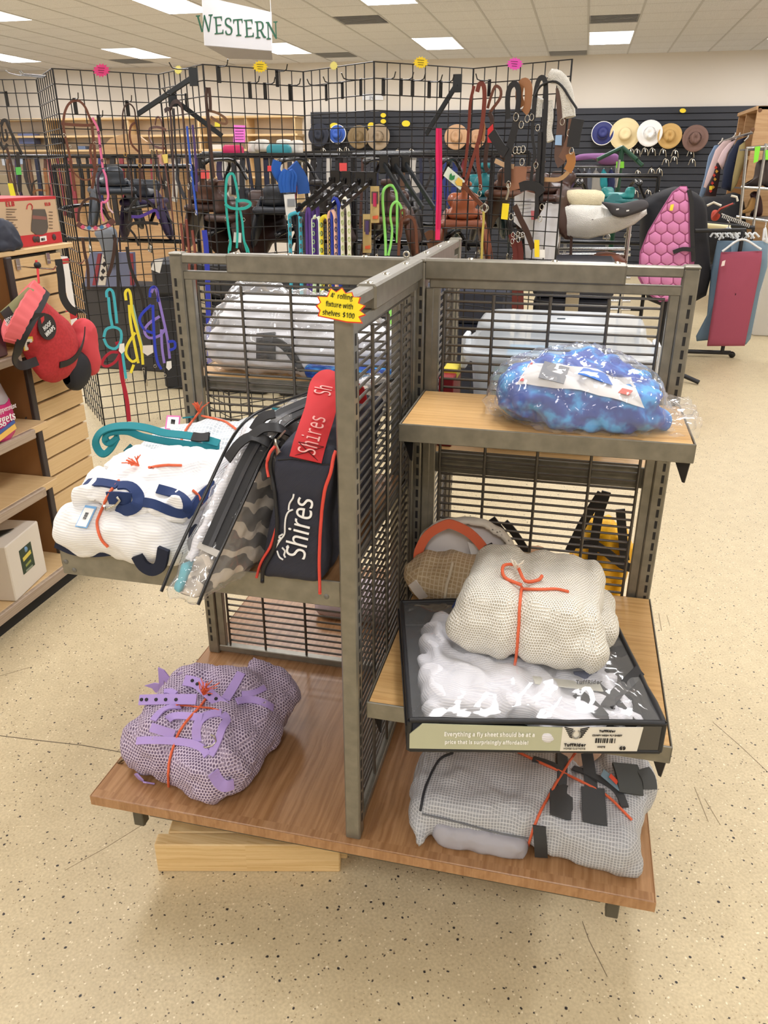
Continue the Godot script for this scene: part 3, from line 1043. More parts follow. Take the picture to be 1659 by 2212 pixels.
func navy_trim_sheet() -> void:
	var t := T("folded_fly_sheet", "folded white ribbed horse sheet with navy trim tied with twine", "horse sheet", Vector3(-0.45, SHELF_LEFT, 0.47))
	var low := [rb(Vector3(-0.455, 0.958, 0.475), Vector3(0.135, 0.050, 0.135), 0.048, 0.02, Vector3(0, 0.05, 0.02)), cap(Vector3(-0.56, 0.95, 0.56), Vector3(-0.36, 0.945, 0.585), 0.045, 0.04, 0.03)]
	var top := [rb(Vector3(-0.43, 1.022, 0.465), Vector3(0.125, 0.026, 0.115), 0.025, 0.02, Vector3(0.05, 0.05, 0.0)), cap(Vector3(-0.54, 1.012, 0.545), Vector3(-0.33, 1.02, 0.57), 0.020, 0.022, 0.03), ell(Vector3(-0.43, 1.035, 0.42), Vector3(0.10, 0.03, 0.08), 0.03)]
	var twx := -0.475
	var fl := func(p: Vector3) -> float:
		return maxf(field(p, low), SHELF_LEFT + 0.002 - p.y if p.z < 0.585 else -1.0) + 0.008 * exp(-pow((p.x - twx + (p.z - 0.5) * 0.15) / 0.018, 2)) + 0.007 * n3(p, 16.0)
	var ft := func(p: Vector3) -> float:
		return field(p, top) + 0.007 * exp(-pow((p.x - twx + 0.02) / 0.015, 2)) + 0.014 * n3(p + Vector3(3, 0, 0), 18.0) + 0.005 * sin(p.x * 70.0 + p.z * 55.0 + n3(p, 9.0) * 6.0)
	P(t, "rolled_layer", net(Vector3(-0.63, 0.88, 0.31), Vector3(-0.28, 1.03, 0.67), 0.0065, fl), mats.white_rib)
	P(t, "top_layer", net(Vector3(-0.60, 0.96, 0.31), Vector3(-0.27, 1.09, 0.63), 0.0055, ft), mats.white_rib)
	var both := func(p: Vector3) -> float: return minf(fl.call(p), ft.call(p))
	var navy := flat(30, 52, 100, 0.8)
	var dark := flat(18, 26, 48, 0.8)
	var z := func(l): return zp(l, 90, 860, 4.1475)
	P(t, "trim", band(st(), both, z.call([[400, 765], [520, 755], [690, 790]]), 0.02, 0.004), navy)
	P(t, "trim", band(st(), both, z.call([[600, 890], [700, 890], [800, 900]]), 0.024, 0.004), navy)
	P(t, "trim", band(st(), both, z.call([[690, 790], [790, 785], [850, 850], [880, 920], [830, 985], [740, 1005], [680, 965]]), 0.022, 0.004), navy)
	P(t, "trim", band(st(), both, z.call([[915, 930], [1010, 950], [1130, 1000], [1270, 1040], [1310, 990], [1290, 910], [1210, 860], [1040, 815]]), 0.018, 0.004), navy)
	P(t, "trim", band(st(), both, z.call([[1300, 1035], [1370, 960], [1450, 860], [1550, 785]]), 0.022, 0.004), navy)
	P(t, "lining", net(Vector3(-0.42, 0.89, 0.44), Vector3(-0.29, 1.0, 0.65), 0.006, func(p: Vector3) -> float:
		return field(p, [cap(Vector3(-0.365, 0.945, 0.56), Vector3(-0.328, 0.948, 0.555), 0.034, 0.032, 0.01)]) + 0.006 * n3(p, 30.0)), dark)
	P(t, "hem", strap(st(), curve([[121, 1172], [160, 1188], [205, 1192], [245, 1188]].map(func(q): return oz(q[0], q[1], 0.592)), 4), Vector3(0, 0.2, 1), 0.02, 0.006), dark)
	P(t, "hem", strap(st(), curve([[296, 1200], [310, 1222], [330, 1231], [347, 1220], [354, 1185]].map(func(q): return oz(q[0], q[1], 0.628)), 4), Vector3(0, 0.2, 1), 0.022, 0.008), dark)
	P(t, "twine", cord(st(), both, z.call([[690, 745], [590, 890], [520, 1050], [500, 1130], [540, 1260], [600, 1330]]), 0.0028), mats.orange_twine)
	P(t, "twine", cord(st(), both, z.call([[960, 630], [1100, 606], [1255, 606]]), 0.0028), mats.orange_twine)
	P(t, "twine", cord(st(), both, z.call([[1350, 830], [1400, 880], [1425, 945]]), 0.0025), mats.orange_twine)
	tuft(t, seen(300, 1007, both, 0.003)[0], Vector3(-0.6, 0.6, 0.3), 16, 0.026, mats.orange_twine)
	var snap: Array = z.call([[575, 955], [600, 1015], [690, 940], [718, 905], [700, 885]])
	P(t, "snap_hook", tube(st(), snap.map(func(q): return seen(q[0], q[1], both, 0.006)[0]), 0.0028, 6), mats.nickel)
	price_tag(t, both, z.call([[400, 955], [495, 985], [405, 1175], [310, 1150]]), flat(126, 180, 232, 0.5), 0.84)

func teal_trim_sheet() -> void:
	var t := T("folded_fly_sheet", "folded white netted horse sheet with teal trim and pink price tag", "horse sheet", Vector3(-0.43, SHELF_LEFT, 0.17))
	var pr := [rb(Vector3(-0.40, 0.957, 0.185), Vector3(0.235, 0.050, 0.13), 0.048, 0.02, Vector3(0, 0.03, 0)), ell(Vector3(-0.38, 1.005, 0.14), Vector3(0.21, 0.045, 0.10), 0.04)]
	var f := func(p: Vector3) -> float:
		return maxf(field(p, pr), SHELF_LEFT + 0.002 - p.y) + 0.006 * exp(-pow((p.x + 0.42) / 0.018, 2)) + 0.006 * n3(p, 16.0) + 0.004 * sin(p.z * 70.0 + n3(p, 6.0) * 6.0)
	P(t, "rolled_layer", net(Vector3(-0.67, 0.89, 0.03), Vector3(-0.12, 1.08, 0.35), 0.008, f), mats.white_grid)
	var teal := flat(24, 130, 142, 0.7)
	var z := func(l): return zp(l, 90, 860, 4.1475)
	var pl := zplane(0.318)
	var tn := Vector3(0.1, 0.75, 0.65)
	P(t, "trim", pband(st(), pl, z.call([[1590, 405], [1450, 365], [1300, 335], [1100, 312], [950, 270], [800, 248], [640, 258], [530, 305], [485, 390], [510, 470], [560, 500], [620, 450], [680, 345]]), 0.017, 0.004, tn, 4), teal)
	P(t, "trim", pband(st(), pl, z.call([[1590, 425], [1500, 440], [1300, 415], [1100, 385], [900, 345], [780, 300], [660, 300], [585, 325], [575, 385], [620, 398], [690, 345]]), 0.016, 0.004, tn, 4), teal)
	P(t, "trim", band(st(), f, [[600, 885], [612, 900], [620, 930]], 0.03, 0.004), teal)
	P(t, "trim", band(st(), f, [[398, 904], [418, 902]], 0.012, 0.004), teal)
	P(t, "strap_loop", strap(st(), curve([oz(274, 966, 0.30), oz(285, 975, 0.30), oz(305, 980, 0.30)], 3), Vector3(0, 0.6, 0.8), 0.022, 0.005), flat(14, 100, 110, 0.7))
	P(t, "cuff", pband(st(), pl, z.call([[1350, 345], [1430, 355], [1500, 345]]), 0.02, 0.006, tn), mats.black)
	P(t, "twine", cord(st(), f, [[432, 890], [421, 905], [402, 930], [389, 965], [392, 990]], 0.0028), mats.orange_twine)
	P(t, "twine", cord(st(), f, [[436, 900], [465, 906], [490, 914], [515, 932]], 0.0028), mats.orange_twine)
	tuft(t, seen(432, 896, f, 0.003)[0], UP, 14, 0.034, mats.orange_twine)
	price_tag(t, f, [[361, 901], [391, 902], [387, 931], [356, 931]], flat(214, 92, 160, 0.5), 0.8)

func zebra_bag() -> void:
	var t := T("clear_zip_bag", "clear vinyl zip bag of zebra striped sheet leaning on the navy bag", "bag", Vector3(-0.24, SHELF_LEFT, 0.5))
	# local axes: u across, h up, w back along the bag; its front slopes back as it rises
	var o := Vector3(-0.274, SHELF_LEFT, 0.715)
	var ab := Vector3(0.31, 0, -0.95)
	var ar := Vector3(0.95, 0, 0.31)
	var into := func(p: Vector3) -> Vector3:
		var d := p - o
		return Vector3(d.dot(ar) - d.y * 0.06, d.y, d.dot(ab) - d.y * 0.86)
	var outof := func(u: float, h: float, w: float) -> Vector3: return o + UP * h + ar * (u + h * 0.06) + ab * (w + h * 0.86)
	var outer := [rb(Vector3(0, 0.135, 0.22), Vector3(0.042, 0.137, 0.225), 0.02, 0.01)]
	var film := func(p: Vector3) -> float:
		var q: Vector3 = into.call(p)
		return (field(q, outer) + 0.008 * n3(q, 18.0) + 0.004 * n3(q, 55.0)) * 0.75
	var inner := func(p: Vector3) -> float:
		var q: Vector3 = into.call(p)
		return (field(q, outer) + 0.007 + 0.008 * n3(q + Vector3(5, 0, 0), 22.0)) * 0.75
	var lo := Vector3(-0.35, 0.885, 0.10)
	var hi := Vector3(-0.06, 1.19, 0.75)
	var n1 := noise_img(256, 256, 0.014, 5, 2)
	var zeb := tex3(mat("zebra", Color.WHITE, 0.6), paint(256, 256, func(x, y):
		var v := n1.get_pixel(x, y).r
		var s := sin((y * 2.0 - x) / 256.0 * TAU * 2.0 + v * 4.0)
		return rgb(206, 194, 178) if s > 0.15 else rgb(96, 90, 84)), Vector3.ONE * 5.0)
	P(t, "striped_sheet", net(lo, hi, 0.0075, func(p): return maxf(inner.call(p), -0.008 - into.call(p).x)), zeb)
	P(t, "white_sheet", net(lo, hi, 0.0075, func(p): return maxf(inner.call(p), maxf(into.call(p).x + 0.012, 0.05 - into.call(p).y))), mats.pale_rib)
	P(t, "teal_sheet", net(Vector3(-0.35, 0.885, 0.5), Vector3(-0.2, 1.0, 0.75), 0.007, func(p): return maxf(inner.call(p) + 0.001, maxf(into.call(p).x + 0.012, into.call(p).y - 0.047))), flat(78, 172, 188, 0.6))
	P(t, "vinyl", net(lo, hi, 0.0075, film), mats.film)
	for u in [-0.044, 0.044]:
		P(t, "piping", tube(st(), curve([outof.call(u, 0.006, 0.0), outof.call(u, 0.06, -0.006), outof.call(u, 0.15, -0.006), outof.call(u, 0.23, -0.004), outof.call(u, 0.262, 0.02), outof.call(u, 0.270, 0.08), outof.call(u, 0.270, 0.2), outof.call(u, 0.268, 0.4)], 4), 0.0032, 6), mats.black_gloss)
	var zl := curve([outof.call(0.02, 0.085, -0.006), outof.call(0.02, 0.15, -0.008), outof.call(0.02, 0.22, -0.006), outof.call(0.02, 0.266, 0.02), outof.call(0.02, 0.274, 0.09), outof.call(0.02, 0.274, 0.22)], 4)
	var zn := Vector3(0.1, 0.6, 0.8).normalized()
	P(t, "zipper_tape", strap(st(), zl, zn, 0.034, 0.004), mats.black)
	P(t, "zipper_teeth", strap(st(), zl.map(func(p): return p + zn * 0.003), zn, 0.007, 0.004), flat(52, 52, 56, 0.35))
	P(t, "zipper_stop", strap(st(), [outof.call(-0.006, 0.084, -0.008), outof.call(0.044, 0.080, -0.008)], zn, 0.012, 0.004), flat(176, 172, 166, 0.5))
	for h in [[[500, 995], [525, 965], [552, 950], [575, 957], [598, 974]], [[548, 950], [575, 930], [600, 928], [622, 940]], [[556, 934], [575, 912], [594, 905]]]:
		P(t, "handle", strap(st(), curve(h.map(func(q): return seen(q[0], q[1], film, 0.012)[0]), 4), Vector3(0.1, 0.8, 0.6), 0.019, 0.003), mats.black)

func canvas_bag() -> void:
	var t := T("canvas_bag", "navy canvas zip bag with red strap standing at the front post", "bag", Vector3(-0.09, SHELF_LEFT, 0.42))
	var pr := [rb(Vector3(0, 1.035, 0.415), Vector3(0.062, 0.13, 0.19), 0.02, 0.01)]
	var f := func(p: Vector3) -> float:
		var h := p.y - SHELF_LEFT
		var w := 1.0 - 0.18 * smoothstep(0.02, 0.14, h) + 0.06 * smoothstep(0.16, 0.24, h)
		var q := Vector3((p.x + 0.108 - h * 0.15) / w, p.y, p.z)
		var slope := (p.y - 1.135) * 0.6 + (p.z - 0.60) * 0.8
		return maxf(maxf(field(q, pr) * 0.85, slope), SHELF_LEFT + 0.001 - p.y if p.z < 0.585 else -1.0) + 0.004 * n3(p, 18.0)
	P(t, "body", net(Vector3(-0.19, 0.89, 0.20), Vector3(0.0, 1.20, 0.63), 0.006, f), mats.navy_canvas)
	var red := flat(222, 74, 60, 0.6)
	P(t, "piping", cord(st(), f, [[690, 1280], [689, 1200], [693, 1120], [700, 1060], [713, 1020], [725, 975]], 0.0032), red)
	P(t, "piping", cord(st(), f, [[556, 1247], [566, 1215], [585, 1180], [598, 1140]], 0.0028), red)
	P(t, "piping", cord(st(), f, [[583, 1030], [579, 1005], [585, 980], [596, 965]], 0.0028), red)
	P(t, "side_zip", cord(st(), f, [[568, 1255], [572, 1225], [590, 1190], [600, 1140], [596, 1060], [588, 1010], [592, 980], [606, 955]], 0.004), mats.black)
	P(t, "seam", cord(st(), f, [[600, 994], [640, 992], [690, 1003], [722, 1003]], 0.0012), mats.black)
	# zip pulls
	var zh := seen(602, 960, f, 0.006)
	P(t, "zip_pull", strap(st(), [seen(600, 953, f, 0.006)[0], seen(603, 968, f, 0.008)[0], seen(606, 984, f, 0.008)[0]], zh[1], [0.008, 0.009, 0.011], 0.003), mats.nickel)
	P(t, "zip_pull", strap(st(), [seen(608, 950, f, 0.006)[0], seen(622, 940, f, 0.009)[0]], zh[1], 0.01, 0.003), mats.nickel)
	# red webbing handle
	var hp := curve([oz(660, 993, 0.607), oz(669, 958, 0.585), oz(681, 920, 0.545), oz(692, 885, 0.505), oz(697, 855, 0.47), oz(703, 833, 0.44), oz(725, 818, 0.41), oz(752, 826, 0.38), oz(765, 870, 0.34)], 4)
	var hn := []
	for i in hp.size():
		hn.append(Vector3(0.25, 0.42, 0.87).lerp(Vector3(0.0, 1.0, 0.2), clampf((i - 20) / 8.0, 0, 1)))
	var strp := P(t, "handle", strap(st(), hp, hn, 0.055, 0.003), flat(200, 40, 46, 0.7))
	var pinkish := flat(238, 176, 170, 0.7)
	var d1: Vector3 = (hp[10] - hp[2]).normalized()
	var nz := Vector3(0.25, 0.42, 0.87).normalized()
	var yx := nz.cross(d1).normalized()
	write(strp, "Shires", (hp[5] + hp[7]) * 0.5 + nz * 0.004, Basis(d1, yx, nz), 0.031, pinkish, "Droid Sans Mono", true, 0.0, "lettering", 0.6)
	var d2: Vector3 = (hp[20] - hp[16]).normalized()
	write(strp, "Sh", (hp[17] + hp[19]) * 0.5 + nz * 0.004, Basis(d2, nz.cross(d2).normalized(), nz), 0.031, pinkish, "Droid Sans Mono", true, 0.0, "lettering", 0.6)
	var stitch := st()
	for e in [[[636, 985], [690, 999]], [[645, 955], [700, 966]], [[636, 985], [700, 966]], [[645, 955], [690, 999]]]:
		tube(stitch, e.map(func(q): return opl(q[0], q[1], Plane(nz, hp[2])) + nz * 0.004), 0.0008, 4)
	P(strp, "stitching", stitch, flat(90, 16, 20, 0.8))
	# printed name and running horse line
	var white := flat(244, 244, 244, 0.6)
	var pl := Plane(Vector3(0, 0.02, 1).normalized(), seen(650, 1135, f, 0.004)[0])
	var lean := (opl(660, 1085, pl) - opl(645, 1190, pl)).normalized()
	write(t, "Shires", opl(648, 1140, pl) + pl.normal * 0.002, Basis(lean, pl.normal.cross(lean), pl.normal), 0.038, white, "Droid Sans", false, 0.0, "lettering", 0.84)
	var z := func(l): return zp(l, 540, 800, 4.4227)
	for l in [[[420, 1180], [412, 1220], [380, 1270], [372, 1330]], [[412, 1328], [370, 1350], [345, 1400], [335, 1480], [330, 1560], [290, 1620], [240, 1700]], [[315, 1560], [270, 1590], [300, 1600], [255, 1635], [262, 1660]], [[262, 1720], [285, 1780], [320, 1805]], [[310, 1690], [338, 1725], [330, 1760], [342, 1785]], [[350, 1690], [368, 1668]]]:
		P(t, "emblem_line", cord(st(), f, z.call(l), 0.0018, 3, 5), white)

func lilac_bundle() -> void:
	var t := T("mesh_sheet_bundle", "rolled lilac mesh horse sheet with purple straps on the wood deck", "horse sheet", Vector3(-0.42, DECK, 0.42))
	var pr := [rb(Vector3(-0.425, 0.385, 0.395), Vector3(0.125, 0.075, 0.135), 0.06, 0.03), cap(Vector3(-0.535, 0.36, 0.485), Vector3(-0.34, 0.357, 0.535), 0.055, 0.062, 0.03), cap(Vector3(-0.30, 0.375, 0.31), Vector3(-0.315, 0.365, 0.50), 0.068, 0.066, 0.025), cap(Vector3(-0.47, 0.435, 0.33), Vector3(-0.36, 0.44, 0.32), 0.045, 0.045, 0.03), cap(Vector3(-0.33, 0.42, 0.26), Vector3(-0.28, 0.39, 0.27), 0.05, 0.05, 0.02)]
	var f := func(p: Vector3) -> float:
		return maxf(field(p, pr), DECK + 0.001 - p.y) + 0.012 * exp(-pow((p.x + 0.44) / 0.02, 2)) * smoothstep(0.33, 0.45, p.y + (p.z - 0.45) * 0.5) + 0.013 * n3(p, 13.0) + 0.004 * n3(p, 40.0)
	P(t, "rolled_mesh", net(Vector3(-0.62, 0.28, 0.17), Vector3(-0.20, 0.53, 0.64), 0.0072, f), mats.lilac_mesh)
	var lil := flat(176, 152, 214, 0.75)
	var z := func(l): return zp(l, 240, 1420, 4.3658)
	# edge binding following the folds
	for b in [[[[250, 790], [400, 780], [620, 790], [760, 810], [880, 860], [910, 930]], 0.017], [[[820, 800], [800, 700], [830, 600], [920, 540], [1040, 530]], 0.020], [[[1050, 540], [1100, 590], [1050, 650], [1030, 760], [940, 930]], 0.018], [[[530, 590], [600, 550], [760, 565], [860, 570]], 0.018],
			[[[400, 600], [460, 520], [560, 470], [640, 470]], 0.016], [[[380, 660], [480, 690], [600, 730]], 0.02], [[[960, 1080], [990, 1150], [1060, 1220], [1150, 1190]], 0.026], [[[1180, 420], [1300, 395], [1420, 420], [1520, 480]], 0.017], [[[1080, 400], [1150, 290], [1230, 150]], 0.022], [[[240, 1090], [300, 1160], [380, 1180]], 0.022], [[[1230, 350], [1340, 340], [1450, 290]], 0.014], [[[500, 330], [560, 320], [610, 350]], 0.015]]:
		P(t, "binding", band(st(), f, z.call(b[0]), b[1], 0.0035, 0.0025), lil)
	# free ends and buckled straps
	var pl := Plane(Vector3(0, 0.75, 0.66).normalized(), seen(370, 1510, f, 0.014)[0])
	var pn := pl.normal
	for e in [[[[265, 402], [500, 395], [805, 395]], [290, 337, 427, 518, 615], 400.0]]:
		var s1 := P(t, "strap", pband(st(), pl, z.call(e[0]), 0.024, 0.0035, pn, 4), lil)
		var ey := st()
		for x in e[1]:
			var q: Array = z.call([[x, 400]])[0]
			lathe(ey, [Vector2(0.0042, 0.0), Vector2(0.0042, 0.001), Vector2(0.0002, 0.001)], Transform3D(Basis(Quaternion(UP, pn)), opl(q[0], q[1], pl) + pn * 0.002), 10)
		P(s1, "eyelet", ey, mats.black)
	var pl2 := Plane(Vector3(0, 0.8, 0.6).normalized(), seen(450, 1500, f, 0.016)[0])
	var s2 := P(t, "strap", pband(st(), pl2, z.call([[690, 215], [800, 240], [900, 320], [1000, 410], [1130, 515]]), 0.026, 0.0035, pl2.normal, 4), lil)
	var ey2 := st()
	for q in z.call([[768, 222], [815, 253], [870, 303], [930, 350], [992, 393]]):
		lathe(ey2, [Vector2(0.0042, 0.0), Vector2(0.0042, 0.001), Vector2(0.0002, 0.001)], Transform3D(Basis(Quaternion(UP, pl2.normal)), opl(q[0], q[1], pl2) + pl2.normal * 0.002), 10)
	P(s2, "eyelet", ey2, mats.black)
	# upright fold corners at the back
	var bp := zplane(0.34)
	P(t, "fold", slab(st(), z.call([[445, 95], [500, 120], [560, 200], [620, 340], [570, 340], [500, 210], [500, 340], [460, 330]]).map(func(q): return opl(q[0], q[1], bp)), Vector3(0, 0.2, 1), 0.004), lil)
	P(t, "fold", slab(st(), z.call([[318, 265], [410, 240], [460, 250], [450, 330], [420, 330], [390, 290]]).map(func(q): return opl(q[0], q[1], bp)), Vector3(0, 0.2, 1), 0.004), lil)
	P(t, "fold", slab(st(), z.call([[570, 185], [650, 140], [745, 140], [690, 190], [620, 300]]).map(func(q): return opl(q[0], q[1], bp)), Vector3(0, 0.2, 1), 0.004), flat(178, 160, 196, 0.8))
	P(t, "twine", cord(st(), f, z.call([[940, 290], [910, 370], [840, 470], [720, 600], [640, 720], [590, 850], [555, 1000], [545, 1130], [548, 1210]]), 0.0030), mats.orange_twine)
	P(t, "twine", cord(st(), f, z.call([[610, 455], [720, 460], [840, 475], [940, 485], [1040, 510]]), 0.0022), mats.orange_twine)
	tuft(t, seen(445, 1515, f, 0.018)[0], Vector3(0.3, 0.8, -0.2), 18, 0.04, mats.orange_twine)
	var bk := zplane(0.47)
	P(t, "buckle", tube(st(), z.call([[250, 590], [340, 530], [380, 590], [300, 650]]).map(func(q): return opl(q[0], q[1], bk)), 0.0022, 6, true), mats.nickel)
	P(t, "buckle_bar", tube(st(), z.call([[270, 620], [365, 590]]).map(func(q): return opl(q[0], q[1], bk)), 0.002, 6), mats.nickel)
	P(t, "ring", tube(st(), z.call([[880, 840], [900, 855], [960, 840], [1000, 795], [985, 750], [950, 740]]).map(func(q): return seen(q[0], q[1], f, 0.005)[0]), 0.0022, 6), mats.nickel)
	P(t, "ring", tube(st(), z.call([[65, 1000], [120, 950], [190, 890], [205, 885], [150, 960], [80, 1005]]).map(func(q): return opl(q[0], q[1], zplane(0.50))), 0.003, 6, true), mats.nickel)

func sheet_pack() -> void:
	# flat zip pack lying on the low shelf, its front overhanging
	var t := T("sheet_pack", "flat black-edged clear pack with folded white sheet and printed front", "bag", Vector3(0.30, SHELF_LOW, 0.4))
	var y0 := SHELF_LOW + 0.002
	var A := oy(884, 1617, y0 + 0.002)
	var B := oy(1424, 1622, y0 + 0.002)
	var C := oy(1293, 1340, y0)
	var D := oy(866, 1352, y0)
	var hgt := 0.062
	var U := UP * hgt
	var blk := flat(30, 31, 34, 0.5)
	P(t, "bottom", slab(st(), [A, B, C, D], UP, 0.004), blk)
	for e in [[B, C], [C, D], [D, A]]:
		P(t, "side_wall", slab(st(), [e[0], e[1], e[1] + U, e[0] + U], (e[1] - e[0]).cross(UP), 0.003), blk)
	var pip := st()
	for e in [[A, B], [B, C], [C, D], [D, A]]:
		for h in [Vector3.ZERO, U]:
			var n := 8
			var pts := []
			for i in n + 1:
				var p: Vector3 = (e[0] as Vector3).lerp(e[1], i / float(n)) + h
				pts.append(p + UP * 0.004 * n3(p + Vector3(7, 0, 0), 14.0) * (1.0 if h.y > 0 else 0.3))
			tube(pip, pts, 0.0055, 6)
	for c in [A, B, C, D]:
		tube(pip, [c, c + U], 0.0055, 6)
	P(t, "piping", pip, blk)
	# printed front card
	var fn: Vector3 = (B - A).cross(UP).normalized()
	if fn.z < 0:
		fn = -fn
	var L := (B - A).normalized()
	var w := (B - A).length()
	var at := func(u: float, v: float, o: float) -> Vector3: return A + L * u * w + UP * v * hgt + fn * o
	var card := P(t, "front_card", slab(st(), [at.call(0.0, 0.10, 0.006), at.call(0.62, 0.06, 0.006), at.call(0.62, 0.88, 0.006), at.call(0.2, 0.95, 0.006), at.call(0.05, 0.98, 0.006), at.call(0.0, 0.6, 0.006)], fn, 0.002), flat(186, 188, 160, 0.45))
	P(t, "label", slab(st(), [at.call(0.60, 0.06, 0.0065), at.call(0.905, 0.08, 0.0065), at.call(0.915, 0.92, 0.0065), at.call(0.60, 0.9, 0.0065)], fn, 0.002), flat(232, 228, 216, 0.5))
	P(t, "window", slab(st(), [at.call(0.91, 0.08, 0.003), at.call(0.99, 0.08, 0.003), at.call(0.99, 0.92, 0.003), at.call(0.91, 0.92, 0.003)], fn, 0.002), flat(74, 72, 68, 0.25))
	var bs := Basis(L, UP, fn)
	write(card, "Everything a fly sheet should be at a", at.call(0.315, 0.64, 0.0085), bs, 0.0088, flat(250, 250, 246, 0.5), "Droid Sans", true, 0.0, "lettering", 0.76)
	write(card, "price that is surprisingly affordable!", at.call(0.305, 0.36, 0.0085), bs, 0.0078, flat(250, 250, 246, 0.5), "Droid Sans", true, 0.0, "lettering", 0.8)
	write(card, "TuffRider", at.call(0.655, 0.30, 0.009), bs, 0.0062, mats.ink, "Droid Sans", true)
	write(card, "TuffRider", at.call(0.775, 0.80, 0.009), bs, 0.0046, mats.ink, "Droid Sans", true)
	write(card, "WHITE", at.call(0.76, 0.24, 0.009), bs, 0.0032, mats.ink, "Droid Sans", false)
	write(card, "69", at.call(0.845, 0.20, 0.009), bs, 0.0074, mats.ink, "Droid Sans", true)
	write(card, "COMFY MESH FLY SHEET", at.call(0.777, 0.65, 0.009), bs, 0.0018, mats.ink)
	write(card, "HORSE CLOTHING", at.call(0.655, 0.17, 0.009), bs, 0.0022, flat(120, 118, 110, 0.6))
	barcode(card, at.call(0.775, 0.46, 0.0085), bs, 0.034, 0.010)
	var wing := st()
	for i in 6:
		for s in [-1.0, 1.0]:
			bar(wing, at.call(0.655 + s * 0.014, 0.55 + 0.06 * i, 0.0085), at.call(0.655 + s * (0.026 + 0.0045 * i), 0.60 + 0.065 * i, 0.0085), 0.0016, 0.001, fn)
	P(card, "emblem_wings", wing, mats.ink)
	var shoe := []
	for i in 11:
		var a := PI * (0.15 + 1.7 * i / 10.0) + PI / 2
		shoe.append(at.call(0.655, 0.68, 0.009) + L * cos(a) * 0.007 + UP * sin(a) * 0.009)
	P(card, "emblem_horseshoe", tube(st(), shoe, 0.0014, 5), flat(150, 148, 140, 0.4))
	# contents: white folded sheet, black trim
	var ext := (A + B + C + D) * 0.25
	var yaw := atan2(-L.z, L.x)
	var pr := [rb(ext + Vector3(-0.06, 0.040, 0.04), Vector3(0.125, 0.028, 0.15), 0.026, 0.02, Vector3(0, yaw, 0)), rb(ext + Vector3(0.10, 0.034, 0.05), Vector3(0.10, 0.022, 0.14), 0.02, 0.02, Vector3(0, yaw + 0.15, 0)), cap(ext + Vector3(-0.17, 0.045, -0.09), ext + Vector3(-0.13, 0.045, 0.14), 0.026, 0.024, 0.02)]
	var f := func(p: Vector3) -> float:
		return field(p, pr) + 0.010 * n3(p, 13.0) + 0.006 * sin(p.x * 70.0 - p.z * 90.0 + n3(p, 7.0) * 7.0)
	P(t, "folded_sheet", net(ext + Vector3(-0.24, 0.004, -0.2), ext + Vector3(0.23, 0.10, 0.22), 0.0075, f), mats.pale_rib)
	for b in [[[1250, 1500], [1290, 1535], [1330, 1580]], [[1290, 1480], [1330, 1520], [1370, 1570]], [[1380, 1450], [1330, 1500], [1310, 1530]]]:
		P(t, "black_trim", band(st(), f, b, 0.022, 0.004, 0.003), mats.black)
	P(t, "paper_tag", patch(f, [[1150, 1465], [1300, 1480], [1320, 1500], [1160, 1482]], 0.0015, 0.006), flat(206, 204, 190, 0.5))
	write(t, "TuffRider", seen(1262, 1482, f, 0.012)[0], Basis(L, Vector3(0, 0.5, -0.86), L.cross(Vector3(0, 0.5, -0.86))), 0.008, mats.ink, "Droid Sans", true)
	# vinyl top, slightly billowed
	var rows := []
	for i in 37:
		var row := []
		for j in 41:
			var u := j / 40.0
			var v := i / 36.0
			var p := A.lerp(B, u).lerp(D.lerp(C, u), v) + U
			var e := minf(minf(u, 1 - u), minf(v, 1 - v))
			row.append(p + UP * (0.018 * smoothstep(0.0, 0.25, e) + (0.010 * n3(p, 15.0) + 0.006 * absf(n3(p, 34.0))) * smoothstep(0.0, 0.1, e)))
		rows.append(row)
	P(t, "vinyl_top", sheet(st(), rows), mats.film)
	P(t, "zipper", strap(st(), curve([D + U * 0.6, D.lerp(A, 0.5) + U * 0.75, A + U * 0.7], 5).map(func(p): return p - L * 0.006), -L, 0.016, 0.003), mats.black)

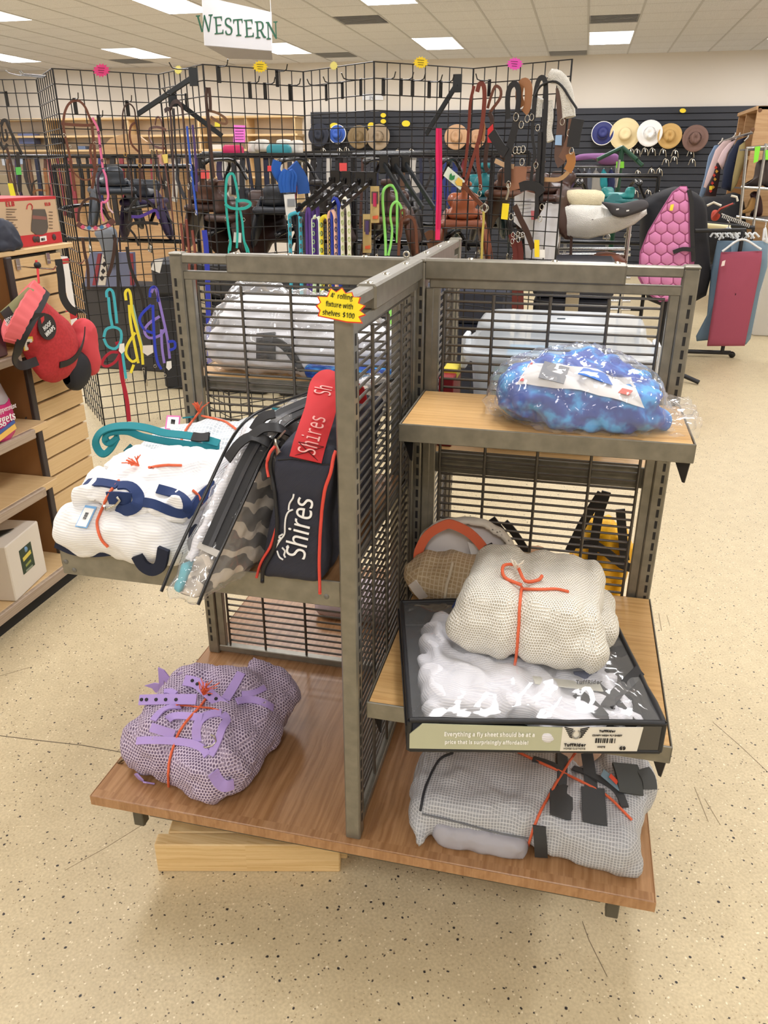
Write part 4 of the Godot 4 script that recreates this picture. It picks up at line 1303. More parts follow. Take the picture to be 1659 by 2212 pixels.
func cream_bundle() -> void:
	var t := T("mesh_sheet_bundle", "rolled cream cotton mesh horse sheet tied with orange twine", "horse sheet", Vector3(0.33, 0.72, 0.37))
	var pr := [rb(Vector3(0.322, 0.785, 0.36), Vector3(0.138, 0.072, 0.125), 0.045, 0.03, Vector3(0.06, -0.10, 0)), cap(Vector3(0.205, 0.765, 0.455), Vector3(0.43, 0.762, 0.475), 0.042, 0.044, 0.03)]
	var f := func(p: Vector3) -> float:
		return maxf(field(p, pr), 0.722 - p.y) + 0.010 * exp(-pow((p.x - 0.302) / 0.016, 2)) + 0.007 * exp(-pow((p.x - 0.425) / 0.012, 2)) + 0.006 * n3(p, 14.0) + 0.002 * sin(p.x * 110.0)
	P(t, "rolled_mesh", net(Vector3(0.15, 0.705, 0.22), Vector3(0.50, 0.885, 0.54), 0.0065, f), mats.cream_mesh)
	var navy := flat(34, 52, 96, 0.8)
	P(t, "binding", strap(st(), curve([oz(1262, 1285, 0.36), oz(1283, 1320, 0.38), oz(1298, 1350, 0.39), oz(1290, 1385, 0.40), oz(1278, 1405, 0.41)], 4), Vector3(0.8, 0.3, 0.5), 0.022, 0.006), navy)
	P(t, "binding", strap(st(), curve([oz(985, 1300, 0.34), oz(1000, 1310, 0.36), oz(1010, 1325, 0.38)], 4), Vector3(-0.4, 0.6, 0.6), 0.03, 0.006), navy)
	P(t, "binding", strap(st(), curve([oz(1240, 1462, 0.475), oz(1268, 1458, 0.46), oz(1284, 1440, 0.45)], 4), Vector3(0.4, 0.3, 0.8), 0.02, 0.006), navy)
	P(t, "side_roll", net(Vector3(0.41, 0.71, 0.25), Vector3(0.52, 0.84, 0.46), 0.007, func(p: Vector3) -> float:
		return field(p, [cap(Vector3(0.455, 0.765, 0.30), Vector3(0.462, 0.76, 0.40), 0.034, 0.034, 0.01)]) + 0.006 * n3(p, 20.0)), mats.cream_mesh)
	P(t, "twine", cord(st(), f, [[1127, 1270], [1123, 1310], [1121, 1360], [1117, 1410], [1110, 1440]], 0.003), mats.orange_twine)
	P(t, "twine", cord(st(), f, [[1125, 1274], [1160, 1275], [1200, 1274], [1228, 1280]], 0.003), mats.orange_twine)
	var c: Vector3 = seen(1118, 1265, f, 0.008)[0]
	P(t, "twine_bow", tube(st(), curve([c + Vector3(0.005, 0.0, 0.01), c + Vector3(-0.03, 0.008, 0.0), c + Vector3(-0.035, 0.018, -0.03), c + Vector3(-0.01, 0.015, -0.04), c + Vector3(0.01, 0.005, 0.0), c + Vector3(0.035, 0.010, 0.0), c + Vector3(0.042, 0.014, -0.012)], 4), 0.0035, 6), mats.orange_twine)
	tuft(t, c + Vector3(-0.01, 0.01, -0.035), UP, 10, 0.022, flat(240, 232, 214, 0.9))

func tan_sheet() -> void:
	var t := T("folded_fly_sheet", "crumpled tan netted horse sheet with orange binding on the low shelf", "horse sheet", Vector3(0.2, SHELF_LOW, 0.1))
	var pr := [ell(Vector3(0.125, 0.695, 0.135), Vector3(0.11, 0.055, 0.09), 0.03), cap(Vector3(0.07, 0.70, 0.13), Vector3(0.20, 0.70, 0.12), 0.05, 0.05, 0.03), cap(Vector3(0.24, 0.70, 0.10), Vector3(0.42, 0.70, 0.09), 0.062, 0.05, 0.03)]
	var hood := [ell(Vector3(0.15, 0.745, 0.075), Vector3(0.118, 0.085, 0.055), 0.02)]
	var f := func(p: Vector3) -> float: return maxf(field(p, pr), SHELF_LOW + 0.001 - p.y) + 0.010 * n3(p, 14.0) + 0.004 * n3(p, 36.0)
	var fh := func(p: Vector3) -> float: return maxf(field(p, hood), SHELF_LOW + 0.001 - p.y) + 0.006 * n3(p, 18.0)
	P(t, "body", net(Vector3(-0.01, 0.62, 0.01), Vector3(0.50, 0.79, 0.25), 0.0075, f), mats.tan_grid)
	var shell := func(p: Vector3) -> float: return maxf(absf(fh.call(p)) - 0.004, p.z - 0.095)
	P(t, "hood", net(Vector3(0.01, 0.62, 0.0), Vector3(0.29, 0.85, 0.12), 0.0055, shell), flat(214, 206, 192, 0.85))
	P(t, "hood_lining", net(Vector3(0.02, 0.62, 0.0), Vector3(0.28, 0.83, 0.12), 0.007, func(p: Vector3) -> float: return maxf(fh.call(p) + 0.010 + 0.012 * n3(p, 30.0), p.z - 0.075)), flat(228, 224, 222, 0.85))
	var org := flat(222, 108, 72, 0.8)
	P(t, "binding", strap(st(), curve([[903, 1222], [905, 1190], [925, 1155], [960, 1134], [980, 1134], [1015, 1152], [1045, 1185], [1060, 1220], [1068, 1248]].map(func(q): return oz(q[0], q[1], 0.105)), 4), Vector3(0, 0.1, 1), 0.022, 0.006), org)
	P(t, "binding", band(st(), f, [[1200, 1235], [1222, 1215], [1240, 1200]], 0.03, 0.004), flat(236, 176, 134, 0.8))
	P(t, "binding", band(st(), f, [[1232, 1262], [1245, 1240], [1250, 1222]], 0.028, 0.004), org)
	P(t, "seam", cord(st(), f, [[978, 1218], [968, 1255], [962, 1290], [960, 1308]], 0.004), flat(212, 198, 172, 0.9))
	P(t, "care_label", slab(st(), [[1010, 1170], [1035, 1180], [1050, 1205], [1018, 1200]].map(func(q): return oz(q[0], q[1], 0.088)), Vector3(0, 0.2, 1), 0.002), mats.white_paper)
	P(t, "brand_label", slab(st(), [[1045, 1180], [1062, 1172], [1080, 1195], [1063, 1206]].map(func(q): return oz(q[0], q[1], 0.112)), Vector3(0, 0.2, 1), 0.002), mats.black)
	P(t, "twine", cord(st(), f, [[1112, 1225], [1130, 1210], [1170, 1222], [1210, 1240]], 0.0025), mats.orange_twine)
	P(t, "hem", band(st(), f, [[892, 1258], [915, 1290], [950, 1312], [985, 1318]], 0.03, 0.003), flat(216, 208, 200, 0.85))

func grey_sheet() -> void:
	var t := T("folded_turnout_sheet", "folded grey ripstop horse blanket with dark straps on the deck", "horse blanket", Vector3(0.36, DECK, 0.44))
	var pr := [rb(Vector3(0.265, 0.352, 0.435), Vector3(0.155, 0.050, 0.125), 0.045, 0.02, Vector3(0, 0.05, 0)), rb(Vector3(0.46, 0.350, 0.445), Vector3(0.13, 0.045, 0.12), 0.04, 0.03, Vector3(0, -0.18, 0)), cap(Vector3(0.40, 0.345, 0.50), Vector3(0.57, 0.318, 0.555), 0.04, 0.016, 0.04), rb(Vector3(0.555, 0.37, 0.365), Vector3(0.055, 0.05, 0.06), 0.03, 0.03, Vector3(0, 0.3, 0)), cap(Vector3(0.13, 0.345, 0.40), Vector3(0.145, 0.325, 0.585), 0.035, 0.014, 0.03)]
	var f := func(p: Vector3) -> float:
		return maxf(field(p, pr), DECK + 0.001 - p.y) + 0.010 * exp(-pow((p.x - 0.365 + (p.z - 0.55) * 0.45) / 0.012, 2)) + 0.009 * n3(p, 11.0) + 0.003 * n3(p, 34.0)
	P(t, "folded_shell", net(Vector3(0.06, 0.28, 0.26), Vector3(0.65, 0.45, 0.63), 0.0075, f), mats.grey_ripstop)
	var dk := flat(64, 66, 68, 0.7)
	P(t, "lining", net(Vector3(0.15, 0.285, 0.48), Vector3(0.38, 0.38, 0.62), 0.007, func(p: Vector3) -> float:
		return maxf(field(p, [rb(Vector3(0.262, 0.325, 0.535), Vector3(0.10, 0.028, 0.045), 0.024, 0.01)]), DECK + 0.001 - p.y) + 0.006 * n3(p, 22.0)), flat(166, 164, 172, 0.55))
	var z := func(l): return zp(l, 870, 1590, 1.6702)
	P(t, "piping", cord(st(), f, z.call([[65, 270], [85, 180], [130, 90], [180, 62]]), 0.0028), flat(38, 40, 46, 0.6))
	P(t, "piping", cord(st(), f, z.call([[70, 280], [200, 310], [330, 345], [450, 368]]), 0.002), flat(110, 112, 116, 0.6))
	for b in [[[[572, 70], [572, 130], [570, 190]], 0.026], [[[668, 65], [675, 140], [682, 220]], 0.026], [[[570, 175], [570, 240], [572, 298]], 0.048], [[[685, 190], [690, 260], [692, 320]], 0.048], [[[610, 118], [650, 130], [700, 155], [740, 170], [780, 200], [800, 260]], 0.016], [[[470, 85], [540, 105], [560, 120]], 0.014]]:
		P(t, "strap", band(st(), f, z.call(b[0]), b[1], 0.004, 0.003), dk)
	P(t, "closure_tab", band(st(), f, z.call([[495, 325], [497, 375], [500, 430]]), 0.026, 0.004, 0.003), flat(48, 50, 52, 0.6))
	P(t, "closure_flap", band(st(), f, z.call([[800, 108], [812, 150], [820, 212]]), 0.055, 0.006, 0.005), flat(60, 62, 60, 0.7))
	P(t, "closure_flap", band(st(), f, z.call([[865, 125], [885, 150], [890, 190]]), 0.03, 0.005, 0.004), flat(70, 72, 72, 0.7))
	P(t, "twine", cord(st(), f, z.call([[415, 60], [500, 100], [575, 133], [660, 175], [740, 220], [825, 305]]), 0.003), mats.orange_twine)
	P(t, "twine", cord(st(), f, z.call([[622, 62], [590, 110], [545, 180], [500, 270], [470, 340], [452, 392]]), 0.003), mats.orange_twine)
	var tg := P(t, "price_tag", patch(f, z.call([[735, 125], [790, 180], [770, 203], [715, 158]]), 0.0015, 0.010), flat(128, 156, 172, 0.5))
	P(tg, "sticker", patch(f, z.call([[758, 148], [782, 172], [772, 182], [750, 162]]), 0.001, 0.0125), flat(240, 96, 72, 0.5))

func blue_pack() -> void:
	var t := T("bagged_sheet", "blue folded horse sheet in a crinkled clear plastic bag on upper shelf", "bag", Vector3(0.40, SHELF_HIGH, 0.16))
	var y := SHELF_HIGH
	var pr := [ell(Vector3(0.31, y + 0.055, 0.16), Vector3(0.105, 0.062, 0.115), 0.03), rb(Vector3(0.42, y + 0.045, 0.16), Vector3(0.11, 0.045, 0.11), 0.04, 0.04), cap(Vector3(0.35, y + 0.03, 0.25), Vector3(0.54, y + 0.02, 0.215), 0.028, 0.018, 0.02), ell(Vector3(0.38, y + 0.075, 0.13), Vector3(0.10, 0.055, 0.08), 0.03)]
	var f := func(p: Vector3) -> float: return maxf(field(p, pr), y + 0.001 - p.y) + 0.012 * n3(p, 15.0) + 0.004 * sin(p.x * 70.0 + p.y * 120.0 + n3(p, 8.0) * 6.0)
	P(t, "folded_sheet", net(Vector3(0.18, y - 0.01, 0.02), Vector3(0.60, y + 0.17, 0.31), 0.0075, f), mats.blue_dye)
	var fo := func(p: Vector3) -> float:
		return maxf(minf(field(p, pr) - 0.014, field(p, [rb(Vector3(0.555, y + 0.018, 0.17), Vector3(0.05, 0.022, 0.09), 0.012, 0.02), rb(Vector3(0.205, y + 0.02, 0.13), Vector3(0.02, 0.02, 0.07), 0.01, 0.02)])), y + 0.0005 - p.y) + 0.010 * n3(p + Vector3(2, 2, 2), 26.0) + 0.004 * n3(p, 70.0)
	P(t, "plastic_bag", net(Vector3(0.16, y - 0.01, 0.0), Vector3(0.63, y + 0.19, 0.33), 0.0072, fo), mats.film)
	# printed insert under the plastic
	var z := func(l): return zp(l, 1040, 720, 1.9833)
	var rows := []
	for i in 7:
		var row := []
		for j in 13:
			var u := j / 12.0
			var v := i / 6.0
			var a: Array = [lerpf(195, 640, u), lerpf(140, 130, u) + 70 * u * u]
			var b: Array = [lerpf(150, 690, u), lerpf(225, 225, u) + 100 * u * u]
			var q: Array = z.call([[lerpf(a[0], b[0], v), lerpf(a[1], b[1], v)]])[0]
			row.append(seen(q[0], q[1], f, 0.006)[0])
		rows.append(row)
	var ins := P(t, "paper_insert", sheet(st(), rows), flat(226, 224, 224, 0.6))
	var pr_pts: Array = z.call([[160, 215], [205, 140], [215, 142], [172, 217]])
	P(ins, "red_print", slab(st(), pr_pts.map(func(q): return seen(q[0], q[1], f, 0.009)[0]), Vector3(0, 0.7, 0.7), 0.001), flat(206, 60, 62, 0.6))
	P(ins, "grey_print", band(st(), f, z.call([[300, 205], [315, 150]]), 0.05, 0.001, 0.009), flat(120, 122, 128, 0.6))
	P(ins, "blue_print", band(st(), f, z.call([[430, 175], [480, 195], [540, 215]]), 0.045, 0.001, 0.009), flat(48, 110, 200, 0.6))
	P(ins, "red_print", band(st(), f, z.call([[595, 260], [640, 270]]), 0.014, 0.001, 0.009), flat(206, 96, 84, 0.6))

func back_goods() -> void:
	var y := 1.113
	# white bagged sheet behind the wire
	var t := T("bagged_sheet", "white padded horse blanket in clear plastic behind the wire panel", "bag", Vector3(-0.33, y, -0.17))
	var pr := [rb(Vector3(-0.35, y + 0.062, -0.165), Vector3(0.215, 0.06, 0.115), 0.055, 0.02), rb(Vector3(-0.37, y + 0.13, -0.17), Vector3(0.16, 0.045, 0.10), 0.042, 0.04), ell(Vector3(-0.20, y + 0.06, -0.15), Vector3(0.14, 0.075, 0.10), 0.04)]
	var f := func(p: Vector3) -> float: return maxf(field(p, pr), y + 0.001 - p.y) + 0.010 * n3(p, 13.0) + 0.004 * sin(p.y * 190.0)
	P(t, "folded_blanket", net(Vector3(-0.60, y - 0.01, -0.31), Vector3(-0.03, y + 0.21, -0.02), 0.01, f), flat(236, 236, 240, 0.7))
	P(t, "strap", band(st(), f, [[575, 720], [575, 750], [575, 778]], 0.05, 0.004), mats.black)
	P(t, "strap", band(st(), f, [[590, 735], [615, 745], [640, 780], [655, 800]], 0.02, 0.004), mats.black)
	var fo := func(p: Vector3) -> float: return maxf(minf(field(p, pr) - 0.014, field(p, [ell(Vector3(-0.45, y + 0.17, -0.17), Vector3(0.09, 0.05, 0.08), 0.03)])), y + 0.0005 - p.y) + 0.014 * n3(p + Vector3(1, 0, 4), 22.0)
	P(t, "plastic_bag", net(Vector3(-0.62, y - 0.01, -0.33), Vector3(-0.02, y + 0.25, -0.005), 0.01, fo), mats.film)
	var b := T("bagged_sheet", "flat blue sheet in clear plastic behind the wire beside white blanket", "bag", Vector3(-0.19, y, -0.06))
	var pb := [rb(Vector3(-0.16, y + 0.022, -0.055), Vector3(0.125, 0.02, 0.035), 0.018, 0.02)]
	var fb := func(p: Vector3) -> float: return maxf(field(p, pb), y + 0.001 - p.y) + 0.006 * n3(p, 24.0)
	P(b, "folded_sheet", net(Vector3(-0.31, y - 0.01, -0.11), Vector3(-0.01, y + 0.07, -0.005), 0.007, fb), mats.blue_dye)
	# storage bin with lid
	var by := 0.958
	var bin := T("storage_bin", "clear plastic storage bin with lid behind the wire panel", "bin", Vector3(0.32, by, -0.21))
	var pl := clear("bin_plastic", rgb(236, 242, 247, 120), 0.3)
	var ring := func(w: float, d: float, yy: float) -> Array:
		var r := []
		for k in 28:
			var a := TAU * (k + 0.5) / 28
			var cx := signf(cos(a)) * pow(absf(cos(a)), 0.35)
			var cz := signf(sin(a)) * pow(absf(sin(a)), 0.35)
			r.append(Vector3(0.322 + cx * w, yy, -0.195 + cz * d))
		return r
	P(bin, "tub", sheet(st(), [ring.call(0.01, 0.01, by + 0.004), ring.call(0.18, 0.12, by + 0.004), ring.call(0.188, 0.125, by + 0.012), ring.call(0.205, 0.140, by + 0.215), ring.call(0.225, 0.155, by + 0.222), ring.call(0.228, 0.158, by + 0.240), ring.call(0.222, 0.152, by + 0.242)], true), pl)
	P(bin, "lid", sheet(st(), [ring.call(0.226, 0.156, by + 0.244), ring.call(0.205, 0.138, by + 0.250), ring.call(0.195, 0.13, by + 0.30), ring.call(0.185, 0.12, by + 0.306), ring.call(0.01, 0.01, by + 0.306)], true), pl)
	for s in [-1.0, 1.0]:
		P(bin, "latch", bx(0.322 + s * 0.222, 0.322 + s * 0.236, by + 0.18, by + 0.26, -0.235, -0.155, 0.003), flat(228, 232, 236, 0.4))
	var cl := T("folded_cloth", "blue grey cloths folded inside the clear storage bin", "cloth", Vector3(0.28, by + 0.012, -0.2))
	var pc := [rb(Vector3(0.30, by + 0.07, -0.195), Vector3(0.15, 0.055, 0.10), 0.05, 0.02)]
	P(cl, "cloth", net(Vector3(0.12, by, -0.31), Vector3(0.48, by + 0.16, -0.08), 0.012, func(p: Vector3) -> float: return maxf(field(p, pc), by + 0.012 - p.y) + 0.014 * n3(p, 14.0)), flat(104, 116, 138, 0.8))
	var c2 := [rb(Vector3(0.26, by + 0.145, -0.19), Vector3(0.10, 0.03, 0.08), 0.028, 0.02)]
	P(cl, "teal_cloth", net(Vector3(0.14, by + 0.09, -0.29), Vector3(0.38, by + 0.2, -0.09), 0.012, func(p: Vector3) -> float: return field(p, c2) + 0.012 * n3(p, 16.0)), flat(130, 176, 176, 0.8))
	O("card_sleeve", "bright blue card lying in the clear storage bin", "card", bx(0.20, 0.42, by + 0.222, by + 0.228, -0.25, -0.13), flat(42, 150, 196, 0.5))
	# small carton by the bin
	var cx := T("carton", "small dark red carton beside the clear bin behind wire", "box", Vector3(0.065, by, -0.12))
	P(cx, "box_body", bx(0.046, 0.082, by, by + 0.175, -0.20, -0.07, 0.002), flat(140, 26, 36, 0.5))
	P(cx, "yellow_end", bx(0.047, 0.083, by + 0.16, by + 0.186, -0.19, -0.12, 0.002), flat(224, 206, 60, 0.5))
	# lower back: yellow bag, brown boots in plastic
	var yb := T("bagged_wrap", "yellow wrap set in clear plastic with black straps behind wire", "bag", Vector3(0.47, DECK, -0.45))
	var py := [rb(Vector3(0.50, 0.47, -0.45), Vector3(0.09, 0.17, 0.05), 0.045, 0.02, Vector3(0, 0, -0.18))]
	var ripple := func(p: Vector3) -> float: return maxf(field(p, py), maxf(DECK + 0.001 - p.y, (p.x - 0.50) * 0.7 + (p.y - 0.66) * 0.7)) + 0.008 * sin(p.x * 120.0) + 0.006 * n3(p, 20.0)
	P(yb, "wrap", net(Vector3(0.34, 0.28, -0.53), Vector3(0.63, 0.70, -0.37), 0.010, ripple), flat(236, 178, 26, 0.4))
	for q in [[[1300, 1065], [1265, 1120], [1230, 1190]], [[1310, 1062], [1292, 1120], [1280, 1200], [1275, 1260]], [[1236, 1175], [1290, 1180], [1345, 1220], [1380, 1230]], [[1340, 1100], [1345, 1160], [1350, 1210]]]:
		P(yb, "strap", pband(st(), zplane(-0.375), q, 0.026, 0.005, Vector3(0, 0.1, 1)), mats.black)
	var bt := T("leather_boots", "brown leather horse boots with black straps behind the wire", "boots", Vector3(0.30, DECK, -0.45))
	var pb2 := [cap(Vector3(0.18, 0.36, -0.45), Vector3(0.30, 0.46, -0.45), 0.055, 0.06, 0.02), cap(Vector3(0.30, 0.40, -0.45), Vector3(0.42, 0.44, -0.46), 0.07, 0.06, 0.03)]
	P(bt, "boot_shell", net(Vector3(0.10, 0.28, -0.54), Vector3(0.50, 0.56, -0.36), 0.010, func(p: Vector3) -> float: return maxf(field(p, pb2), DECK + 0.001 - p.y) + 0.012 * n3(p, 16.0)), flat(140, 98, 58, 0.55))
	for q in [[[1062, 1120], [1085, 1150], [1110, 1190]], [[1090, 1128], [1110, 1150], [1140, 1195]]]:
		P(bt, "strap", pband(st(), zplane(-0.375), q, 0.022, 0.006, Vector3(0, 0.1, 1)), mats.black)
	# pale sheet on the deck behind
	var lp := [rb(Vector3(-0.19, 0.335, -0.33), Vector3(0.17, 0.034, 0.10), 0.03, 0.02)]
	var o := T("folded_fly_sheet", "pale lilac folded sheet lying on the deck behind the wire", "horse sheet", Vector3(-0.2, DECK, -0.33))
	P(o, "folded_sheet", net(Vector3(-0.40, 0.28, -0.46), Vector3(0.0, 0.40, -0.2), 0.011, func(p: Vector3) -> float: return maxf(field(p, lp), DECK + 0.001 - p.y) + 0.008 * n3(p, 14.0)), flat(196, 182, 190, 0.8))

# ---------- shelving run beside the fixture ----------
func build_gondola() -> void:
	var g := T("shelving_run", "maple shelving unit with slatted panel, black kick and ash shelf noses", "shelving", Vector3(-1.85, 0, -0.5))
	var maple: Material = mats.maple
	var ash: Material = mats.ash
	var dark := flat(58, 50, 50, 0.5)
	var z_far := -1.165
	P(g, "kick_board", bx(-2.3, -1.612, 0.0, 0.062, z_far, 0.9), flat(24, 24, 26, 0.7))
	P(g, "base_shelf", bx(-2.3, -1.60, 0.062, 0.100, z_far, 0.9, 0.002), maple)
	P(g, "base_nose", bx(-1.60, -1.582, 0.060, 0.101, z_far, 0.9, 0.003), ash)
	P(g, "back_panel", bx(-2.32, -2.30, 0.06, 1.31, z_far, 0.9), maple)
	P(g, "top_board", bx(-2.32, -1.690, 1.300, 1.318, z_far - 0.075, 0.9, 0.002), maple)
	P(g, "end_panel", bx(-2.30, -1.725, 0.10, 1.30, z_far, z_far + 0.02), maple)
	# gable between the open shelves and the slats
	var ga := P(g, "gable", bx(-2.30, -1.690, 0.10, 1.30, -0.822, -0.80), mat("gable_board", rgb(150, 108, 66), 0.6))
	P(ga, "edge_strip", bx(-1.690, -1.672, 0.10, 1.30, -0.826, -0.796, 0.003), dark)
	# slats
	P(g, "slat_backing", bx(-1.735, -1.722, 0.10, 1.30, z_far, -0.824), flat(96, 90, 82, 0.6))
	var y := 0.10
	var ys := []
	var k := 1.291
	while k > 0.12:
		ys.append(k)
		k -= 0.0795
	var hi := 1.300
	for gy in ys + [0.096]:
		var lo: float = gy + 0.004
		if hi - lo > 0.005:
			P(g, "slat", bx(-1.722, -1.702, lo, hi - 0.005, z_far, -0.824, 0.002), maple)
		hi = gy
	for q in [[56, 903], [108, 1118]]:
		var h := ox(q[0], q[1], -1.7015)
		P(g, "pin_hole", lathe(st(), [Vector2(0.005, 0), Vector2(0.005, 0.0006), Vector2(0.0002, 0.0007)], Transform3D(Basis(Vector3.BACK, -PI / 2), h), 10), mats.black)
	# shelves
	for sy in [0.690, 0.452]:
		var sh := P(g, "shelf", bx(-2.30, -1.620, sy - 0.028, sy, -0.795, 0.9, 0.002), maple)
		P(sh, "shelf_nose", bx(-1.620, -1.598, sy - 0.036, sy + 0.001, -0.69, 0.9, 0.004), ash)
	# another shelf higher up with a clear price lip
	var s3 := P(g, "shelf", bx(-2.30, -1.62, 0.955, 0.975, -0.795, 0.9, 0.002), maple)
	P(s3, "shelf_nose", bx(-1.62, -1.598, 0.945, 0.976, -0.69, 0.9, 0.004), ash)
	# goods: carton on the base
	var a := oy(40, 1298, 0.101)
	var cb := T("carton", "white cardboard carton with torn top and green printed label", "box", Vector3(-1.72, 0.101, -0.45))
	var bs := Basis(UP, deg_to_rad(8))
	var ctr := Vector3(-1.735, 0.215, -0.50)
	P(cb, "box_body", box(st(), ctr, Vector3(0.26, 0.228, 0.24), bs, 0.004), flat(226, 218, 206, 0.8))
	P(cb, "torn_flap", slab(st(), [ctr + bs * Vector3(0.05, 0.117, 0.09), ctr + bs * Vector3(0.09, 0.124, -0.02), ctr + bs * Vector3(0.03, 0.119, 0.0), ctr + bs * Vector3(0.0, 0.126, 0.08)], UP, 0.002), flat(40, 36, 34, 0.8))
	var fx := bs * Vector3.RIGHT
	var fz := bs * Vector3.BACK
	var c2 := ctr + fx * 0.131
	var lab := P(cb, "printed_label", box(st(), c2 + UP * 0.01, Vector3(0.002, 0.10, 0.085), bs), flat(46, 66, 48, 0.6))
	var lb := Basis(-fz, UP, fx)
	P(lab, "oval_mark", lathe(st(), [Vector2(0.011, 0), Vector2(0.011, 0.001), Vector2(0.0003, 0.0012)], Transform3D(Basis(Vector3.BACK, -PI / 2), c2 + UP * 0.047 + fx * 0.0008), 12), flat(120, 160, 200, 0.6))
	P(lab, "yellow_band", box(st(), c2 + UP * 0.02 + fx * 0.0012, Vector3(0.001, 0.016, 0.06), bs * Basis(Vector3.RIGHT, 0.12)), flat(222, 206, 92, 0.6))
	P(lab, "yellow_band", box(st(), c2 - UP * 0.012 + fx * 0.0012, Vector3(0.001, 0.010, 0.04), bs * Basis(Vector3.RIGHT, 0.12)), flat(150, 160, 78, 0.6))
	P(lab, "small_print", box(st(), c2 - UP * 0.034 + fx * 0.0012, Vector3(0.001, 0.008, 0.05), bs), flat(140, 150, 130, 0.6))
	# pink treat pouch
	var j := T("treat_pouch", "pink treat pouch with clear crinkled top on the shelving", "pouch", Vector3(-1.665, 0.691, -0.53))
	var jb := Basis(UP, deg_to_rad(-6))
	var jc := Vector3(-1.675, 0.691, -0.535)
	var ring := func(hh: float, w: float, d: float) -> Array:
		var r := []
		for q in 20:
			var an := TAU * q / 20
			r.append(jc + jb * Vector3(cos(an) * d, hh, sin(an) * w) + UP * 0.004 * sin(an * 5.0))
		return r
	P(j, "pouch_body", loft(st(), [ring.call(0.0, 0.085, 0.065), ring.call(0.02, 0.10, 0.08), ring.call(0.08, 0.105, 0.082), ring.call(0.135, 0.10, 0.075)]), flat(196, 38, 112, 0.35))
	P(j, "clear_top", loft(st(), [ring.call(0.136, 0.098, 0.073), ring.call(0.19, 0.085, 0.05), ring.call(0.235, 0.08, 0.025), ring.call(0.262, 0.078, 0.008)]), mat("pouch_film", rgb(150, 140, 140), 0.15))
	var jf := jb * Vector3.RIGHT
	var jt := Basis(jb * Vector3.FORWARD, UP, jf)
	write(j, "Nuggets", jc + jf * 0.082 + UP * 0.085 + jb * Vector3(0, 0, 0.01), jt, 0.030, mats.white_paper, "Droid Serif", true, 0.0, "lettering", 0.8)
	write(j, "Peppermint", jc + jf * 0.0815 + UP * 0.118 + jb * Vector3(0, 0, -0.02), jt, 0.016, mats.white_paper, "Droid Serif", false, 0.15, "lettering", 0.8)
	P(j, "blue_strip", box(st(), jc + jf * 0.0805 + UP * 0.052, Vector3(0.004, 0.012, 0.10), jb * Basis(Vector3.RIGHT, 0.25)), flat(60, 92, 160, 0.4))
	P(j, "yellow_strip", box(st(), jc + jf * 0.0805 + UP * 0.034, Vector3(0.004, 0.020, 0.10), jb * Basis(Vector3.RIGHT, 0.25)), flat(236, 190, 96, 0.4))
	# clear display sleeve at the frame's edge
	O("product_sleeve", "purple tinted clear plastic pack standing on the shelving", "pack", box(st(), Vector3(-1.665, 1.045, -0.60), Vector3(0.09, 0.135, 0.10), Basis(), 0.006), mat("sleeve_tint", rgb(92, 52, 66), 0.2))
	# boot carton on top
	var bt := T("boot_carton", "tan and red printed boot carton on the shelving top", "box", Vector3(-1.80, 1.318, -1.0))
	var b0 := 1.319
	var kraft := flat(206, 178, 146, 0.6)
	var redp := flat(196, 44, 52, 0.55)
	P(bt, "box_body", bx(-1.99, -1.735, b0, b0 + 0.175, -1.235, -0.72, 0.002), kraft)
	for e in [[0.0, 0.042], [0.166, 0.1765]]:
		P(bt, "red_band", bx(-1.991, -1.7338, b0 + e[0], b0 + e[1], -1.236, -0.719), redp)
	var F := func(px: float, py: float, o: float) -> Vector3: return ox(px, py, -1.7335 + o)
	# printed boot: silhouette laid on the face
	var boot := [[71, 452], [97, 452], [101, 465], [104, 490], [101, 502], [92, 507], [78, 507], [68, 499], [68, 485], [70, 470]]
	P(bt, "printed_boot", slab(st(), boot.map(func(q): return F.call(q[0], q[1], 0.001)), Vector3.RIGHT, 0.001), flat(92, 84, 78, 0.6))
	P(bt, "printed_strap", slab(st(), [[70, 465], [100, 468], [101, 475], [70, 473]].map(func(q): return F.call(q[0], q[1], 0.002)), Vector3.RIGHT, 0.001), flat(140, 92, 84, 0.6))
	var fb := Basis(Vector3.FORWARD, UP, Vector3.RIGHT)
	for q in [[22, 441, 0.030], [103, 441, 0.022]]:
		write(bt, "ELB", F.call(q[0], q[1], 0.001), fb, q[2] * 0.55, redp, "Droid Sans", true, 0.0, "lettering", 1.3)
	var arc := []
	for q in [[58, 452], [60, 443], [66, 440], [70, 446], [69, 453]]:
		arc.append(F.call(q[0], q[1], 0.001))
	P(bt, "horse_mark", tube(st(), curve(arc, 4), 0.0018, 5), redp)
	for i in 9:
		var s := st()
		var w: float = [22, 18, 12, 20, 24, 15, 20, 24, 16][i]
		slab(s, [[14, 451 + i * 5.6], [14 + w, 451.5 + i * 5.6], [14 + w, 453 + i * 5.6], [14, 452.5 + i * 5.6]].map(func(q): return F.call(q[0], q[1], 0.001)), Vector3.RIGHT, 0.001)
		P(bt, "text_line", s, flat(110, 92, 80, 0.7))
	for i in 6:
		P(bt, "text_line", slab(st(), [[106, 457 + i * 7], [114, 457.5 + i * 7], [114, 459 + i * 7], [106, 458.5 + i * 7]].map(func(q): return F.call(q[0], q[1], 0.001)), Vector3.RIGHT, 0.001), flat(110, 92, 80, 0.7))
	for q in [[75, 517], [82, 517], [117, 512]]:
		P(bt, "printed_picture", lathe(st(), [Vector2(0.012, 0), Vector2(0.012, 0.001), Vector2(0.0003, 0.0012)], Transform3D(Basis(Vector3.BACK, -PI / 2), F.call(q[0], q[1], 0.001)), 12), flat(70, 52, 52, 0.6))
